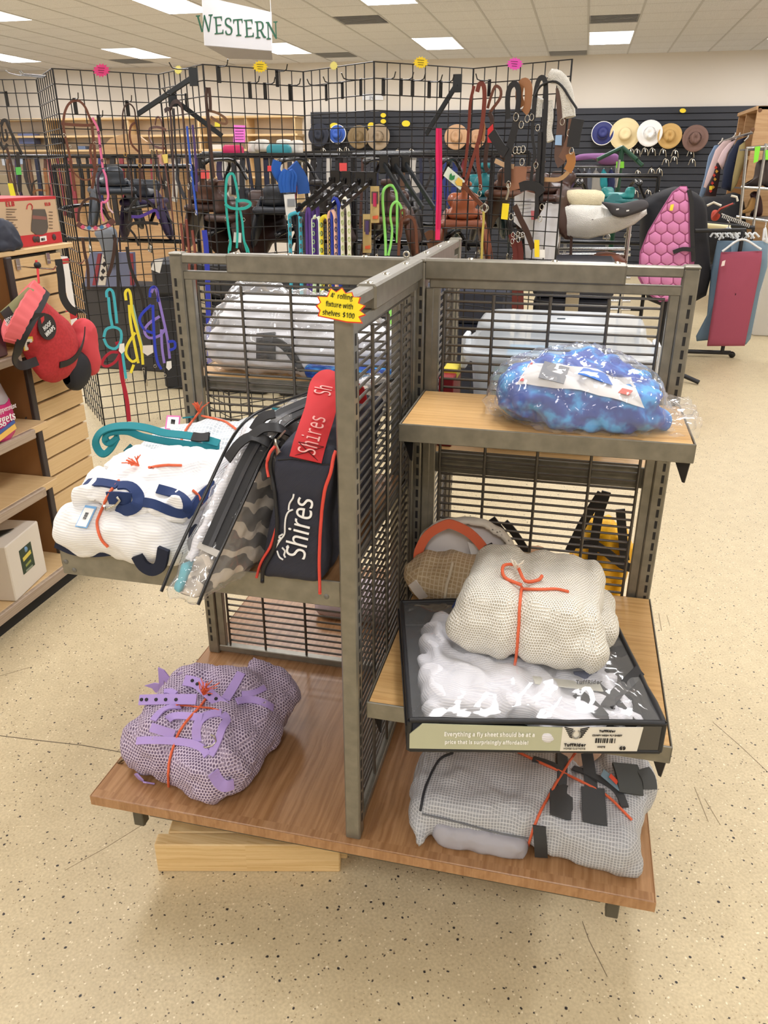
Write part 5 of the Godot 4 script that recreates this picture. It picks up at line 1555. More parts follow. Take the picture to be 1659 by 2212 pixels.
	P(bt, "price_sticker", slab(st(), [[86, 511], [100, 509], [101, 520], [87, 523]].map(func(q): return F.call(q[0], q[1], 0.002)), Vector3.RIGHT, 0.001), mats.white_paper)
	barcode(bt, F.call(93.5, 517, 0.003), fb, 0.024, 0.010)
	# black pouch leaning on the carton
	var bp := T("soft_pouch", "dark navy padded pouch lying on the shelving top before carton", "pouch", Vector3(-1.70, 1.318, -0.80))
	var bc := ox(15, 505, -1.70)
	var bpr := [ell(Vector3(-1.705, 1.372, bc.z + 0.02), Vector3(0.018, 0.062, 0.09), 0.02, Vector3(0, 0, 0.15)), cap(Vector3(-1.705, 1.335, bc.z - 0.06), Vector3(-1.705, 1.335, bc.z + 0.12), 0.016, 0.016, 0.02)]
	P(bp, "pouch_body", net(Vector3(-1.75, 1.31, bc.z - 0.12), Vector3(-1.66, 1.46, bc.z + 0.16), 0.008, func(p: Vector3) -> float: return maxf(field(p, bpr), 1.319 - p.y) + 0.004 * n3(p, 24.0)), flat(34, 40, 58, 0.55))
	# steel hooks in the slats
	for q in [[38, 568, 86, 578], [103, 555, 128, 557]]:
		var h := T("slat_hook", ["long chrome hook in the slats carrying the red bag", "empty chrome hook in the slats by the panel edge"][0 if q[0] < 50 else 1], "hook", ox(q[0], q[1] + 10, -1.70), "")
		var p0 := ox(q[0], q[1] + 4, -1.699)
		P(h, "back_plate", box(st(), p0 + Vector3(0.003, 0.002, 0), Vector3(0.004, 0.042, 0.022), Basis(), 0.001), mats.chrome)
		P(h, "prong", tube(st(), [p0 + Vector3(0.004, -0.006, 0), p0 + Vector3(0.15, -0.012, 0.0), p0 + Vector3(0.165, 0.0, 0)], 0.003, 6), mats.chrome)
	red_feed_bag()
	# tall narrow display box hanging behind the panel's edge
	var sb := T("display_box", "narrow white and red display box hung beside the slatted panel", "box", Vector3(-1.77, 0.98, -1.3))
	var D := func(px: float, py: float, o: float) -> Vector3: return oz(px, py, -1.25 + o)
	P(sb, "box_body", bx(-1.80, -1.725, 0.985, 1.262, -1.245, -1.168, 0.002), mats.white_paper)
	P(sb, "red_band", bx(-1.801, -1.724, 1.235, 1.255, -1.246, -1.167), redp)
	P(sb, "red_band", bx(-1.801, -1.724, 1.01, 1.05, -1.246, -1.167), redp)
	for i in 3:
		P(sb, "round_picture", lathe(st(), [Vector2(0.016, 0), Vector2(0.016, 0.001), Vector2(0.0003, 0.0012)], Transform3D(Basis(Vector3.RIGHT, PI / 2), Vector3(-1.755, 1.18 - 0.045 * i, -1.251)), 14), flat(60, 36, 40, 0.5))
	P(sb, "carry_strap", strap(st(), curve([Vector3(-1.79, 1.25, -1.235), Vector3(-1.80, 1.15, -1.22), Vector3(-1.79, 1.06, -1.21), Vector3(-1.775, 1.0, -1.21), Vector3(-1.75, 0.965, -1.215)], 4), Vector3.BACK, 0.03, 0.004), mats.black)

func red_feed_bag() -> void:
	# a hoof wrap bag hung by its drawstring, its mouth up and outward
	var t := T("hoof_wrap_bag", "red suede drawstring bag with black trim hung on slatted panel", "bag", Vector3(-1.60, 0.75, -1.0))
	var X := -1.585
	var at := func(px: float, py: float, x := -1.585) -> Vector3: return ox(px, py, x)
	# body: cuff at upper left, dome at lower right
	var mouth: Vector3 = at.call(52, 675)
	var dome: Vector3 = at.call(135, 768)
	var pr := [cap(at.call(62, 690), at.call(118, 752), 0.105, 0.120, 0.02), ell(at.call(112, 752), Vector3(0.07, 0.115, 0.13), 0.04, Vector3(0.6, 0, 0))]
	var ax := (dome - mouth).normalized()
	var f := func(p: Vector3) -> float:
		var q := p
		q.x = X + (p.x - X) * 1.75
		var cut := -(q - mouth).dot(ax) - 0.004
		return maxf(field(q, pr), cut) * 0.62 + 0.003 * n3(p, 18.0)
	P(t, "body", net(Vector3(-1.69, 0.62, -1.22), Vector3(-1.48, 1.16, -0.66), 0.009, f), mats.red_suede)
	var toe := [ell(at.call(165, 800, -1.60), Vector3(0.045, 0.075, 0.085), 0.02, Vector3(0.7, 0, 0)), cap(at.call(182, 715, -1.60), at.call(192, 775, -1.60), 0.05, 0.045, 0.02)]
	P(t, "side_pocket", net(Vector3(-1.68, 0.66, -1.42), Vector3(-1.52, 1.05, -0.95), 0.009, func(p: Vector3) -> float: return field(p, [toe[1], cap(at.call(178, 745, -1.60), at.call(195, 790, -1.60), 0.045, 0.04, 0.02)]) + 0.006 * n3(p, 15.0)), flat(206, 70, 78, 0.8))
	P(t, "black_base", net(Vector3(-1.68, 0.62, -1.35), Vector3(-1.52, 0.92, -0.95), 0.009, func(p: Vector3) -> float: return field(p, [toe[0]]) + 0.003 * n3(p, 15.0)), flat(26, 28, 36, 0.7))
	var pink := flat(222, 104, 108, 0.75)
	# cuff: a ruched band along the mouth
	var cuff := curve([at.call(84, 618, -1.50), at.call(70, 645, -1.48), at.call(50, 680, -1.47), at.call(35, 710, -1.48), at.call(22, 735, -1.50)], 6)
	var cn := []
	for i in cuff.size():
		cuff[i] += Vector3(0.002 * sin(i * 1.9), 0, 0)
		cn.append(Vector3(0.9, 0.25, 0.3))
	P(t, "cuff", strap(st(), cuff, cn, 0.052, 0.012), pink)
	P(t, "cuff_back", strap(st(), curve([at.call(80, 615, -1.60), at.call(55, 640, -1.62), at.call(30, 680, -1.62), at.call(16, 712, -1.60), at.call(22, 738, -1.54)], 5), Vector3(0.6, 0.7, 0.2), 0.04, 0.01), pink)
	P(t, "trim_band", strap(st(), curve([at.call(100, 628, -1.50), at.call(88, 655, -1.48), at.call(66, 695, -1.465), at.call(48, 730, -1.475), at.call(38, 760, -1.50), at.call(34, 780, -1.53), at.call(48, 790, -1.55), at.call(80, 780, -1.56)], 5), Vector3(0.9, 0.25, 0.3), 0.032, 0.006), mats.black)
	P(t, "trim_band", band(st(), f, [[182, 706], [180, 735], [168, 765], [150, 782], [128, 788]], 0.024, 0.004, 0.003), mats.black)
	P(t, "flap_tongue", slab(st(), [at.call(70, 676, -1.463), at.call(98, 676, -1.463), at.call(80, 692, -1.463), at.call(62, 712, -1.463)], Vector3.RIGHT, 0.004), mats.black)
	P(t, "shoulder_strap", strap(st(), curve([at.call(126, 560, -1.62), at.call(132, 600, -1.62), at.call(136, 640, -1.62), at.call(150, 665, -1.61), at.call(166, 675, -1.60)], 5), Vector3(0.9, 0, 0.4), 0.03, 0.004), mats.black)
	# drawstring to the hook
	P(t, "drawstring", tube(st(), [at.call(84, 612, -1.54), at.call(82, 590, -1.545), at.call(81, 575, -1.548), at.call(78, 562, -1.548)], 0.0045, 6), flat(216, 62, 66, 0.7))
	P(t, "cord_stop", net(at.call(81, 573, -1.548) - Vector3.ONE * 0.03, at.call(81, 573, -1.548) + Vector3.ONE * 0.03, 0.005, func(p: Vector3) -> float: return (p - (at.call(81, 573, -1.548) as Vector3)).length() - 0.013), mats.black)
	# printed patch and tags
	var h := seen(100, 706, f, 0.004)
	var n: Vector3 = h[1]
	var e1 := (seen(116, 706, f, 0.004)[0] - seen(84, 706, f, 0.004)[0] as Vector3).normalized()
	var e2 := n.cross(e1).normalized()
	var disc := []
	for i in 24:
		var a := TAU * i / 24
		disc.append(h[0] + (e1 * cos(a) + e2 * sin(a)) * 0.047)
	var pt := P(t, "round_patch", slab(st(), disc, n, 0.003), flat(40, 36, 36, 0.6))
	var dir := (e1 * 0.87 + e2 * 0.5).normalized()
	var tb := Basis(dir, n.cross(dir), n)
	write(pt, "HOOF", h[0] + n * 0.003 + tb.y * 0.004, tb, 0.016, mats.white_paper, "Droid Sans", true, 0.0, "lettering", 0.8)
	write(pt, "WRAPS", h[0] + n * 0.003 - tb.y * 0.018, tb, 0.016, mats.white_paper, "Droid Sans", true, 0.0, "lettering", 0.8)
	P(pt, "hoof_mark", slab(st(), [tb * Vector3(-0.02, 0.024, 0.003), tb * Vector3(0.0, 0.028, 0.003), tb * Vector3(0.008, 0.04, 0.003), tb * Vector3(-0.012, 0.042, 0.003)].map(func(q): return h[0] + q), n, 0.001), flat(196, 52, 56, 0.6))
	price_tag(t, f, [[48, 727], [69, 726], [74, 754], [53, 756]], flat(238, 214, 88, 0.5), 0.78)
	var cp := Plane(Vector3(0.9, 0.2, 0.35).normalized(), at.call(30, 680, -1.505))
	var cd := P(t, "card_header", slab(st(), [[0, 674], [60, 620], [74, 626], [58, 650], [28, 712], [22, 706]].map(func(q): return opl(q[0], q[1], cp)), cp.normal, 0.002), flat(146, 148, 106, 0.7))
	P(cd, "dark_end", slab(st(), [[0, 675], [18, 661], [37, 692], [28, 711], [22, 706]].map(func(q): return opl(q[0], q[1], cp) + cp.normal * 0.002), cp.normal, 0.002), flat(46, 42, 40, 0.6))
	var cdir := (opl(36, 688, cp) - opl(14, 700, cp)).normalized()
	var cbs := Basis(cdir, cp.normal.cross(cdir), cp.normal)
	write(cd, "HOOF", opl(21, 689, cp) + cp.normal * 0.004, cbs, 0.014, mats.white_paper, "Droid Sans", true, 0.0, "lettering", 0.8)
	write(cd, "WRAPS", opl(25, 697, cp) + cp.normal * 0.004, cbs, 0.014, mats.white_paper, "Droid Sans", true, 0.0, "lettering", 0.8)

# ---------- gridwall of tack ----------
var GA := []   # panel corners
const GRID_TOP := 2.12
const CROPS := {"A": [100, 200, 3.808], "B": [320, 180, 3.342], "C": [540, 330, 3.4], "D": [780, 330, 3.4], "E": [150, 500, 3.024], "F": [1000, 150, 3.096], "H": [0, 140, 6.9125], "N": [0, 0, 1.0]}
func grid_plane(i: int, off := 0.0) -> Plane:
	var a: Vector3 = GA[i]
	var b: Vector3 = GA[i + 1]
	var n := (b - a).cross(UP).normalized()
	if n.dot(EYE - a) < 0:
		n = -n
	return Plane(n, a + n * off)
func child(par: Node3D, nm: String, mesh: Mesh, mt: Material, xf: Transform3D) -> MeshInstance3D:
	var o := MeshInstance3D.new()
	o.mesh = mesh
	o.material_override = mt
	var key := "%d/%s" % [par.get_instance_id(), nm]
	names[key] = names.get(key, -1) + 1
	o.name = nm if names[key] == 0 else "%s_%03d" % [nm, names[key]]
	par.add_child(o)
	o.transform = xf
	return o
# a thing hung on panel i. pieces: [name, crop, points, width or -radius, material]
func hang(i: int, nm: String, label: String, cat: String, pieces: Array, off := 0.03, grp := "") -> Node3D:
	var pl := grid_plane(i, off)
	var c0: Array = CROPS[pieces[0][1]]
	var q0: Array = pieces[0][2][0]
	var t := T(nm, label, cat, opl(c0[0] + q0[0] / c0[2], c0[1] + q0[1] / c0[2], pl), grp)
	var k := 0
	for p in pieces:
		var c: Array = CROPS[p[1]]
		var pp := Plane(pl.normal, pl.d + 0.004 * k)
		k += 1
		var pts: Array = p[2].map(func(q): return opl(c[0] + q[0] / c[2], c[1] + q[1] / c[2], pp))
		if pts.size() > 2:
			pts = curve(pts, 3)
		if p[3] is float and p[3] < 0.0:
			P(t, p[0], tube(st(), pts, -p[3], 6), p[4])
		else:
			P(t, p[0], strap(st(), pts, pl.normal, p[3], 0.004), p[4])
	return t
func ringed(par: Node3D, i: int, crop: String, q: Array, r: float, mt: Material, nm := "buckle", off := 0.045) -> void:
	var c: Array = CROPS[crop]
	var pl := grid_plane(i, off)
	var m := opl(c[0] + q[0] / c[2], c[1] + q[1] / c[2], pl)
	var x := UP.cross(pl.normal)
	var pts := []
	for k in 10:
		pts.append(m + (x * cos(TAU * k / 10) * 0.8 + UP * sin(TAU * k / 10)) * r)
	P(par, nm, tube(st(), pts, maxf(0.0022, r * 0.14), 5, true), mt)
func card(par: Node3D, i: int, crop: String, q: Array, mt: Material, nm := "price_tag", off := 0.05) -> void:
	var c: Array = CROPS[crop]
	var pl := grid_plane(i, off)
	P(par, nm, slab(st(), q.map(func(p): return opl(c[0] + p[0] / c[2], c[1] + p[1] / c[2], pl)), pl.normal, 0.002), mt)

func build_gridwall() -> void:
	for q in [[-118, 171], [78, 171], [113, 147], [342, 160], [438, 138], [655, 154], [808, 132], [1023, 147], [1236, 127]]:
		var v := oy(q[0], q[1], GRID_TOP)
		GA.append(Vector3(v.x, 0, v.z))
	var wm := mat("grid_wire", rgb(30, 29, 31), 0.35, 0.2)
	var up_m: Mesh = as_mesh(tube(st(), [Vector3(0, 0.0, 0), Vector3(0, GRID_TOP, 0)], 0.0032, 6))
	var edge_m: Mesh = as_mesh(tube(st(), [Vector3(0, 0.0, 0), Vector3(0, GRID_TOP, 0)], 0.0052, 6))
	var rail_m: Mesh = as_mesh(tube(st(), [Vector3.ZERO, Vector3(1, 0, 0)], 0.0030, 6))
	var where := ["beside the maple shelving", "turned edge-on at the corner", "of leather and braided bridles above hanging halters", "with sloping display arms and dark reins", "with the teal halter", "with the row of coloured rope reins", "with the hot pink rein and green rope", "crowded with breast collars, farthest along"]
	for i in 8:
		var a: Vector3 = GA[i]
		var b: Vector3 = GA[i + 1]
		var d := (b - a)
		var L := d.length()
		var bs := Basis(d.normalized(), UP, d.normalized().cross(UP))
		var t := T("gridwall_panel", "black wire gridwall panel " + where[i], "gridwall", a, "zigzag gridwall panels")
		t.basis = bs
		for k in 9:
			child(t, "upright_wire", edge_m if k == 0 or k == 8 else up_m, wm, Transform3D(Basis(), Vector3(L * k / 8.0, 0, 0)))
		for k in 28:
			child(t, "cross_wire", rail_m, wm, Transform3D(Basis().scaled(Vector3(L, 1, 1)), Vector3(0, GRID_TOP - 0.003 - 0.0762 * k, 0.005)))
	# hooks
	var hook := T("grid_hook", "empty black peg hook clipped on the upper gridwall", "hook", Vector3.ZERO, "empty peg hooks on the gridwall")
	var hm: Mesh = as_mesh(box(st(), Vector3(0, -0.035, 0.012), Vector3(0.022, 0.085, 0.006), Basis(), 0.002))
	var pm: Mesh = as_mesh(tube(st(), [Vector3(0, 0.0, 0.012), Vector3(0, -0.005, 0.10), Vector3(0, 0.0, 0.13), Vector3(0, 0.025, 0.145)], 0.0032, 6))
	child(hook, "clip_plate", hm, mats.black_gloss, Transform3D())
	child(hook, "prong", pm, mats.black_gloss, Transform3D())
	var first := true
	for q in [[14, 200, 0], [160, 215, 2], [273, 220, 2], [470, 145, 4], [537, 180, 4], [570, 182, 4], [596, 155, 4], [624, 185, 4], [708, 185, 5], [743, 180, 5], [783, 173, 5], [826, 172, 6], [864, 173, 6], [889, 175, 6], [925, 178, 6], [950, 178, 6], [212, 252, 2], [1060, 175, 7], [420, 150, 3], [405, 205, 3]]:
		var pl := grid_plane(q[2], 0.0)
		var at := opl(q[0], q[1], pl)
		var turn := atan2(pl.normal.x, pl.normal.z)
		if first:
			hook.position = at
			hook.rotation.y = turn
			first = false
		else:
			dup(hook, at, turn, "", "grid_hook")
	var up_hooks := T("long_hooks", "cluster of long black prong hooks on the gridwall corner", "hooks", opl(85, 170, grid_plane(1, 0.02)))
	for q in [[[12, 152], [20, 158], [40, 163], [98, 165]], [[42, 155], [48, 162], [60, 164], [96, 168]], [[45, 153], [52, 160], [66, 161], [100, 164]]]:
		P(up_hooks, "prong", tube(st(), q.map(func(p): return opl(p[0], p[1], grid_plane(1, 0.06))), 0.0035, 6), mats.black_gloss)
	# star cards on top
	var stars := [[219, 152, 17, 2, [222, 62, 130], "hot pink starburst card on the gridwall above the leather bridles"], [385, 151, 11, 3, [240, 232, 120], "small yellow starburst card above the sloping display arm"], [562, 144, 15, 4, [244, 214, 40], "yellow starburst card on the gridwall above the teal halter"], [721, 142, 11, 5, [238, 228, 130], "pale yellow starburst card above the coloured rope reins"], [909, 135, 15, 6, [248, 216, 40], "bright yellow starburst card above the hot pink rein"], [1112, 138, 16, 7, [238, 84, 196], "magenta starburst card on the gridwall above breast collars"]]
	for s in stars:
		var pl := grid_plane(s[3], 0.012)
		var pts := []
		for k in 28:
			var r: float = s[2] * (1.05 if k % 2 == 0 else 0.78)
			var e := pow(absf(cos(TAU * k / 28)), 3) * 0.15
			pts.append(opl(s[0] + cos(TAU * k / 28) * r * (0.95 + e) * (0.72 if s[2] < 12 else 1.0), s[1] + sin(TAU * k / 28) * r * 0.88, pl))
		var t := T("price_card", s[5], "sign", opl(s[0], s[1] + s[2], pl))
		P(t, "card_face", slab(st(), pts, pl.normal, 0.002), flat(s[4][0], s[4][1], s[4][2], 0.6))
		if s[2] > 12:
			for k in 3:
				P(t, "pen_line", slab(st(), [[-8 + k, -6 + k * 5], [7 - k, -5 + k * 5], [7 - k, -4 + k * 5], [-8 + k, -5 + k * 5]].map(func(q): return opl(s[0] + q[0], s[1] + q[1], pl) + pl.normal * 0.002), pl.normal, 0.001), flat(s[4][0] / 3, s[4][1] / 3, s[4][2] / 4, 0.7))
	# sloping display arms
	var arm := mat("arm_steel", rgb(46, 50, 54), 0.4, 0.4)
	for q in [[3, 418, 166, 298, 246, "long sloping black display arm rising over the dark reins", 0.16], [3, 372, 212, 480, 294, "long black display arm running down behind the dark reins", -0.25], [6, 988, 180, 920, 290, "sloping dark steel display arm above the hot pink rein", -0.2]]:
		var p0 := opl(q[1], q[2], grid_plane(q[0], 0.02))
		var p1 := opl(q[3], q[4], grid_plane(q[0], 0.02 + q[6]))
		var t := T("faceout_bracket", q[5], "display arm", p0)
		P(t, "arm_bar", bar(st(), p0, p1, 0.012, 0.028, UP, 0.002), arm)
		P(t, "arm_clip", box(st(), p0, Vector3(0.05, 0.09, 0.012), Basis(), 0.002), arm)
	var names_c := ["turquoise", "purple", "yellow", "cream"]
	for k in 4:
		var a := opl([640, 672, 707, 738][k], [455, 452, 452, 448][k], grid_plane(5, 0.34))
		var b := opl([724, 748, 778, 802][k], [386, 388, 390, 391][k], grid_plane(5, 0.03))
		var t := T("faceout_bracket", "notched black sloping arm carrying the %s rope reins" % names_c[k], "display arm", b)
		P(t, "arm_bar", bar(st(), a, b, 0.012, 0.024, UP, 0.002), mats.black_gloss)
		for e in 5:
			P(t, "knob", box(st(), a.lerp(b, 0.08 + e * 0.2) + UP * 0.018, Vector3.ONE * 0.02, Basis(), 0.004), mats.black_gloss)
		P(t, "arm_clip", box(st(), b + UP * 0.01, Vector3(0.06, 0.07, 0.014), Basis(), 0.003), mats.black_gloss)
	for k in 3:
		var b := opl([829, 853, 876][k], [355, 357, 354][k], grid_plane(6, 0.03))
		var a := opl([886, 914, 938][k], [450, 449, 450][k], grid_plane(6, 0.36))
		var t := T("faceout_bracket", "plain black display arm sloping down, %s of the three beside pink rein" % ["farthest", "middle", "nearest one"][k], "display arm", b)
		P(t, "arm_bar", bar(st(), a, b, 0.012, 0.026, UP, 0.002), arm)
		P(t, "arm_clip", box(st(), b, Vector3(0.05, 0.09, 0.014), Basis(), 0.003), mats.black_gloss)
	tack_one()
	tack_two()

func tack_one() -> void:
	var br: Material = mats.brown_leather
	var dk: Material = mats.dark_leather
	var bl: Material = mats.black_leather
	var ni: Material = mats.nickel
	var t: Node3D
	t = hang(2, "leather_bridle", "light brown leather western bridle with round crown and browband", "bridle", [
		["crown_strap", "A", [[140, 250], [150, 170], [180, 100], [225, 68], [275, 72], [320, 120], [350, 190], [375, 250]], 0.013, br],
		["browband", "A", [[120, 255], [180, 262], [280, 268], [360, 268], [415, 255]], 0.016, br],
		["cheek_strap", "A", [[138, 255], [150, 340], [175, 440], [205, 600], [222, 740], [235, 810]], 0.013, br],
		["cheek_strap", "A", [[375, 270], [390, 400], [400, 520], [400, 620], [390, 720], [375, 790]], 0.016, br],
		["throat_strap", "A", [[180, 560], [230, 660], [290, 712], [350, 715], [400, 675], [425, 600]], 0.008, br],
		["rein_end", "A", [[370, 420], [362, 480], [380, 560], [400, 620]], 0.014, br]])
	for q in [[148, 350], [400, 415], [195, 445]]:
		ringed(t, 2, "A", q, 0.008, ni)
	t = hang(2, "braided_reins", "pink, black and white braided cord reins hanging among bridles", "reins", [
		["cord", "A", [[380, 205], [395, 240], [425, 300], [440, 420], [455, 540], [465, 620]], -0.007, flat(226, 116, 160, 0.7)],
		["cord", "A", [[465, 630], [430, 690], [425, 780], [440, 860], [450, 900]], -0.007, flat(60, 44, 64, 0.7)],
		["cord", "A", [[465, 630], [490, 690], [500, 780], [510, 860], [490, 900], [455, 900]], -0.007, flat(232, 120, 168, 0.7)],
		["cord", "A", [[455, 900], [455, 980], [475, 1060]], -0.006, flat(226, 116, 160, 0.7)],
		["cord", "A", [[505, 900], [515, 950], [550, 990]], -0.006, flat(220, 190, 200, 0.7)]], 0.06)
	for q in [[440, 440], [430, 330], [460, 560], [432, 830], [505, 760]]:
		ringed(t, 2, "A", q, 0.007, flat(50, 40, 56, 0.7), "braid_wrap", 0.07)
	t = hang(2, "leather_bridle", "thin dark headstall with narrow looped crown over the wooden board", "bridle", [
		["crown_strap", "A", [[628, 300], [628, 180], [650, 105], [690, 95], [725, 140], [735, 220]], 0.008, dk],
		["cheek_strap", "A", [[635, 220], [640, 380], [655, 500], [675, 600], [700, 720], [705, 860]], 0.008, dk],
		["noseband", "A", [[745, 240], [700, 270], [685, 340], [700, 420], [735, 465], [765, 490]], 0.012, br],
		["cheek_strap", "A", [[735, 220], [755, 340], [765, 480], [770, 700], [775, 900]], 0.012, dk]])
	for q in [[650, 510], [770, 600]]:
		ringed(t, 2, "A", q, 0.011, mats.brass)
	t = hang(2, "beaded_bridle", "black bridle with wide beaded tribal pattern browband", "bridle", [
		["crown_strap", "A", [[262, 1060], [270, 970], [310, 895], [370, 870], [430, 890], [480, 950], [510, 1020], [545, 1050]], 0.014, dk],
		["browband", "A", [[255, 1075], [300, 1105], [370, 1118], [440, 1112], [500, 1090], [560, 1050]], 0.032, flat(96, 62, 56, 0.5)],
		["bead_inlay", "A", [[290, 1105], [370, 1122], [440, 1116], [500, 1094]], 0.018, flat(226, 214, 206, 0.6)],
		["cheek_strap", "E", [[85, 40], [100, 140], [120, 240], [125, 380]], 0.018, dk],
		["cheek_strap", "E", [[300, 40], [290, 140], [270, 240], [250, 290]], 0.02, dk]])
	var blue := flat(64, 120, 170, 0.6)
	var pink := flat(206, 84, 120, 0.6)
	for k in 5:
		var c: Array = CROPS["A"]
		var x: float = 300 + k * 52
		var y: float = 1106 + 14 * sin(PI * k / 4.0) - k * 3.0
		card(t, 2, "A", [[x - 22, y], [x, y - 20], [x + 22, y], [x, y + 20]], [pink, blue, pink, blue, pink][k], "bead_diamond", 0.047)
	t = hang(2, "leather_bridle", "black leather bridle with purple padded noseband", "bridle", [
		["crown_strap", "A", [[685, 1060], [690, 960], [730, 890], [790, 870], [850, 900], [890, 960]], 0.014, bl],
		["noseband", "A", [[670, 1110], [720, 1075], [820, 1070], [920, 1080]], 0.018, bl],
		["purple_pad", "A", [[700, 1020], [770, 1020], [840, 990], [900, 970], [925, 1040]], 0.018, flat(82, 58, 150, 0.7)],
		["cheek_strap", "A", [[665, 1100], [700, 1140], [730, 1180], [760, 1260]], 0.013, bl]])
	t = hang(3, "leather_bridle", "chestnut leather headstall with flag charm and yellow tag", "bridle", [
		["crown_strap", "B", [[50, 300], [60, 250], [85, 250], [100, 300], [105, 400]], 0.012, br],
		["browband", "B", [[5, 380], [10, 330], [60, 315], [120, 330], [125, 345]], 0.014, br],
		["noseband", "B", [[5, 380], [30, 440], [80, 465], [125, 470]], 0.014, br],
		["cheek_strap", "B", [[105, 400], [110, 500], [130, 640], [150, 760], [170, 900], [180, 1000]], 0.016, br]])
	card(t, 3, "B", [[95, 515], [140, 510], [142, 575], [98, 582]], flat(240, 216, 110, 0.6))
	card(t, 3, "B", [[62, 520], [100, 510], [118, 580], [100, 595]], flat(206, 150, 150, 0.6), "flag_charm")
	ringed(t, 3, "B", [130, 725], 0.014, ni)
	# long straps hanging in a bunch
	var L := [["dark_reins", "pair of dark brown leather reins looped over the hook", [[[158, 190], [175, 145], [205, 130], [235, 150], [250, 220], [262, 350], [275, 520], [290, 700], [300, 900]], [[120, 200], [140, 185], [160, 215], [172, 400], [180, 560], [185, 700], [190, 820]]], 0.022, dk],
		["dark_reins", "narrow blackish rein hanging behind the looped leather reins", [[[185, 180], [190, 300], [195, 450], [210, 640], [230, 800], [245, 960]]], 0.018, bl],
		["nylon_halter", "bright blue nylon strap with square buckles beside dark reins", [[[280, 310], [290, 420], [305, 560], [320, 700], [338, 830], [350, 950]]], 0.022, flat(36, 84, 196, 0.6)],
		["nylon_halter", "dark purple nylon strap hanging beside the blue strap", [[[320, 300], [335, 450], [345, 600], [350, 780]]], 0.024, flat(66, 46, 110, 0.6)],
		["camouflage_strap", "faded camouflage strap with brass fittings hanging among reins", [[[25, 480], [35, 560], [40, 680], [52, 820], [60, 900]]], 0.022, flat(112, 98, 72, 0.7)],
		["leather_strap", "worn brown strap hanging among reins below camouflage strap", [[[60, 480], [80, 620], [100, 780], [110, 900]]], 0.016, br],
		["leather_strap", "bundle end of red brown straps behind fixture rail", [[[235, 1010], [245, 1100], [255, 1220], [262, 1500]], [[275, 980], [285, 1100], [295, 1220], [300, 1560]], [[318, 1060], [330, 1150], [338, 1220], [345, 1600]]], 0.030, mats.red_leather],
		["lead_strap", "long royal blue flat lead hanging below fixture rail height", [[[405, 1060], [420, 1200], [430, 1450], [438, 1800], [450, 2200]]], 0.03, flat(44, 58, 176, 0.6)],
		["leather_strap", "dark leather strap hooked beside the pink paper notice", [[[425, 30], [420, 120], [440, 300], [455, 480], [475, 680]], [[440, 30], [448, 120], [450, 200]]], 0.016, dk],
		["leather_strap", "curled tan leather loop by the gridwall edge", [[[430, 195], [500, 215], [560, 255], [565, 290], [520, 285], [450, 240]]], 0.013, flat(116, 82, 58, 0.5)]]
	for e in L:
		var ps := []
		for q in e[2]:
			ps.append(["strap", "B", q, e[3], e[4]])
		t = hang(3 if e[1].find("notice") < 0 and e[1].find("curled") < 0 and e[1].find("royal") < 0 else 4, e[0], e[1], "strap", ps, 0.05)
		if e[1].begins_with("bright blue"):
			for q in [[310, 695], [345, 935]]:
				ringed(t, 3, "B", q, 0.014, ni, "buckle", 0.075)
		if e[1].begins_with("pair"):
			for q in [[305, 610], [290, 745]]:
				ringed(t, 3, "B", q, 0.016, ni, "buckle", 0.075)
	# teal halter
	var teal := flat(44, 178, 168, 0.6)
	t = hang(4, "rope_halter", "teal nylon halter with round noseband on the gridwall", "halter", [
		["crown_strap", "B", [[560, 860], [562, 740], [572, 675], [595, 652], [618, 665], [640, 760], [655, 860]], 0.014, teal],
		["cheek_strap", "B", [[562, 860], [570, 960], [585, 1080], [595, 1150], [590, 1210]], 0.013, teal],
		["cheek_strap", "B", [[640, 830], [640, 960], [645, 1080], [640, 1190]], 0.013, teal],
		["cheek_strap", "B", [[660, 900], [680, 1000], [690, 1120], [715, 1220]], 0.013, teal],
		["noseband", "B", [[555, 870], [600, 900], [680, 905], [730, 885], [735, 860], [690, 845], [640, 850]], 0.016, teal],
		["loop", "B", [[590, 1150], [580, 1220], [600, 1330], [640, 1420], [720, 1400], [730, 1230], [700, 1150]], 0.008, teal]], 0.06)
	for q in [[565, 980], [590, 1140], [690, 985]]:
		ringed(t, 4, "B", q, 0.010, ni)
	card(t, 4, "B", [[620, 1075], [672, 1080], [672, 1150], [615, 1148]], mats.white_paper, "paper_tag", 0.02)
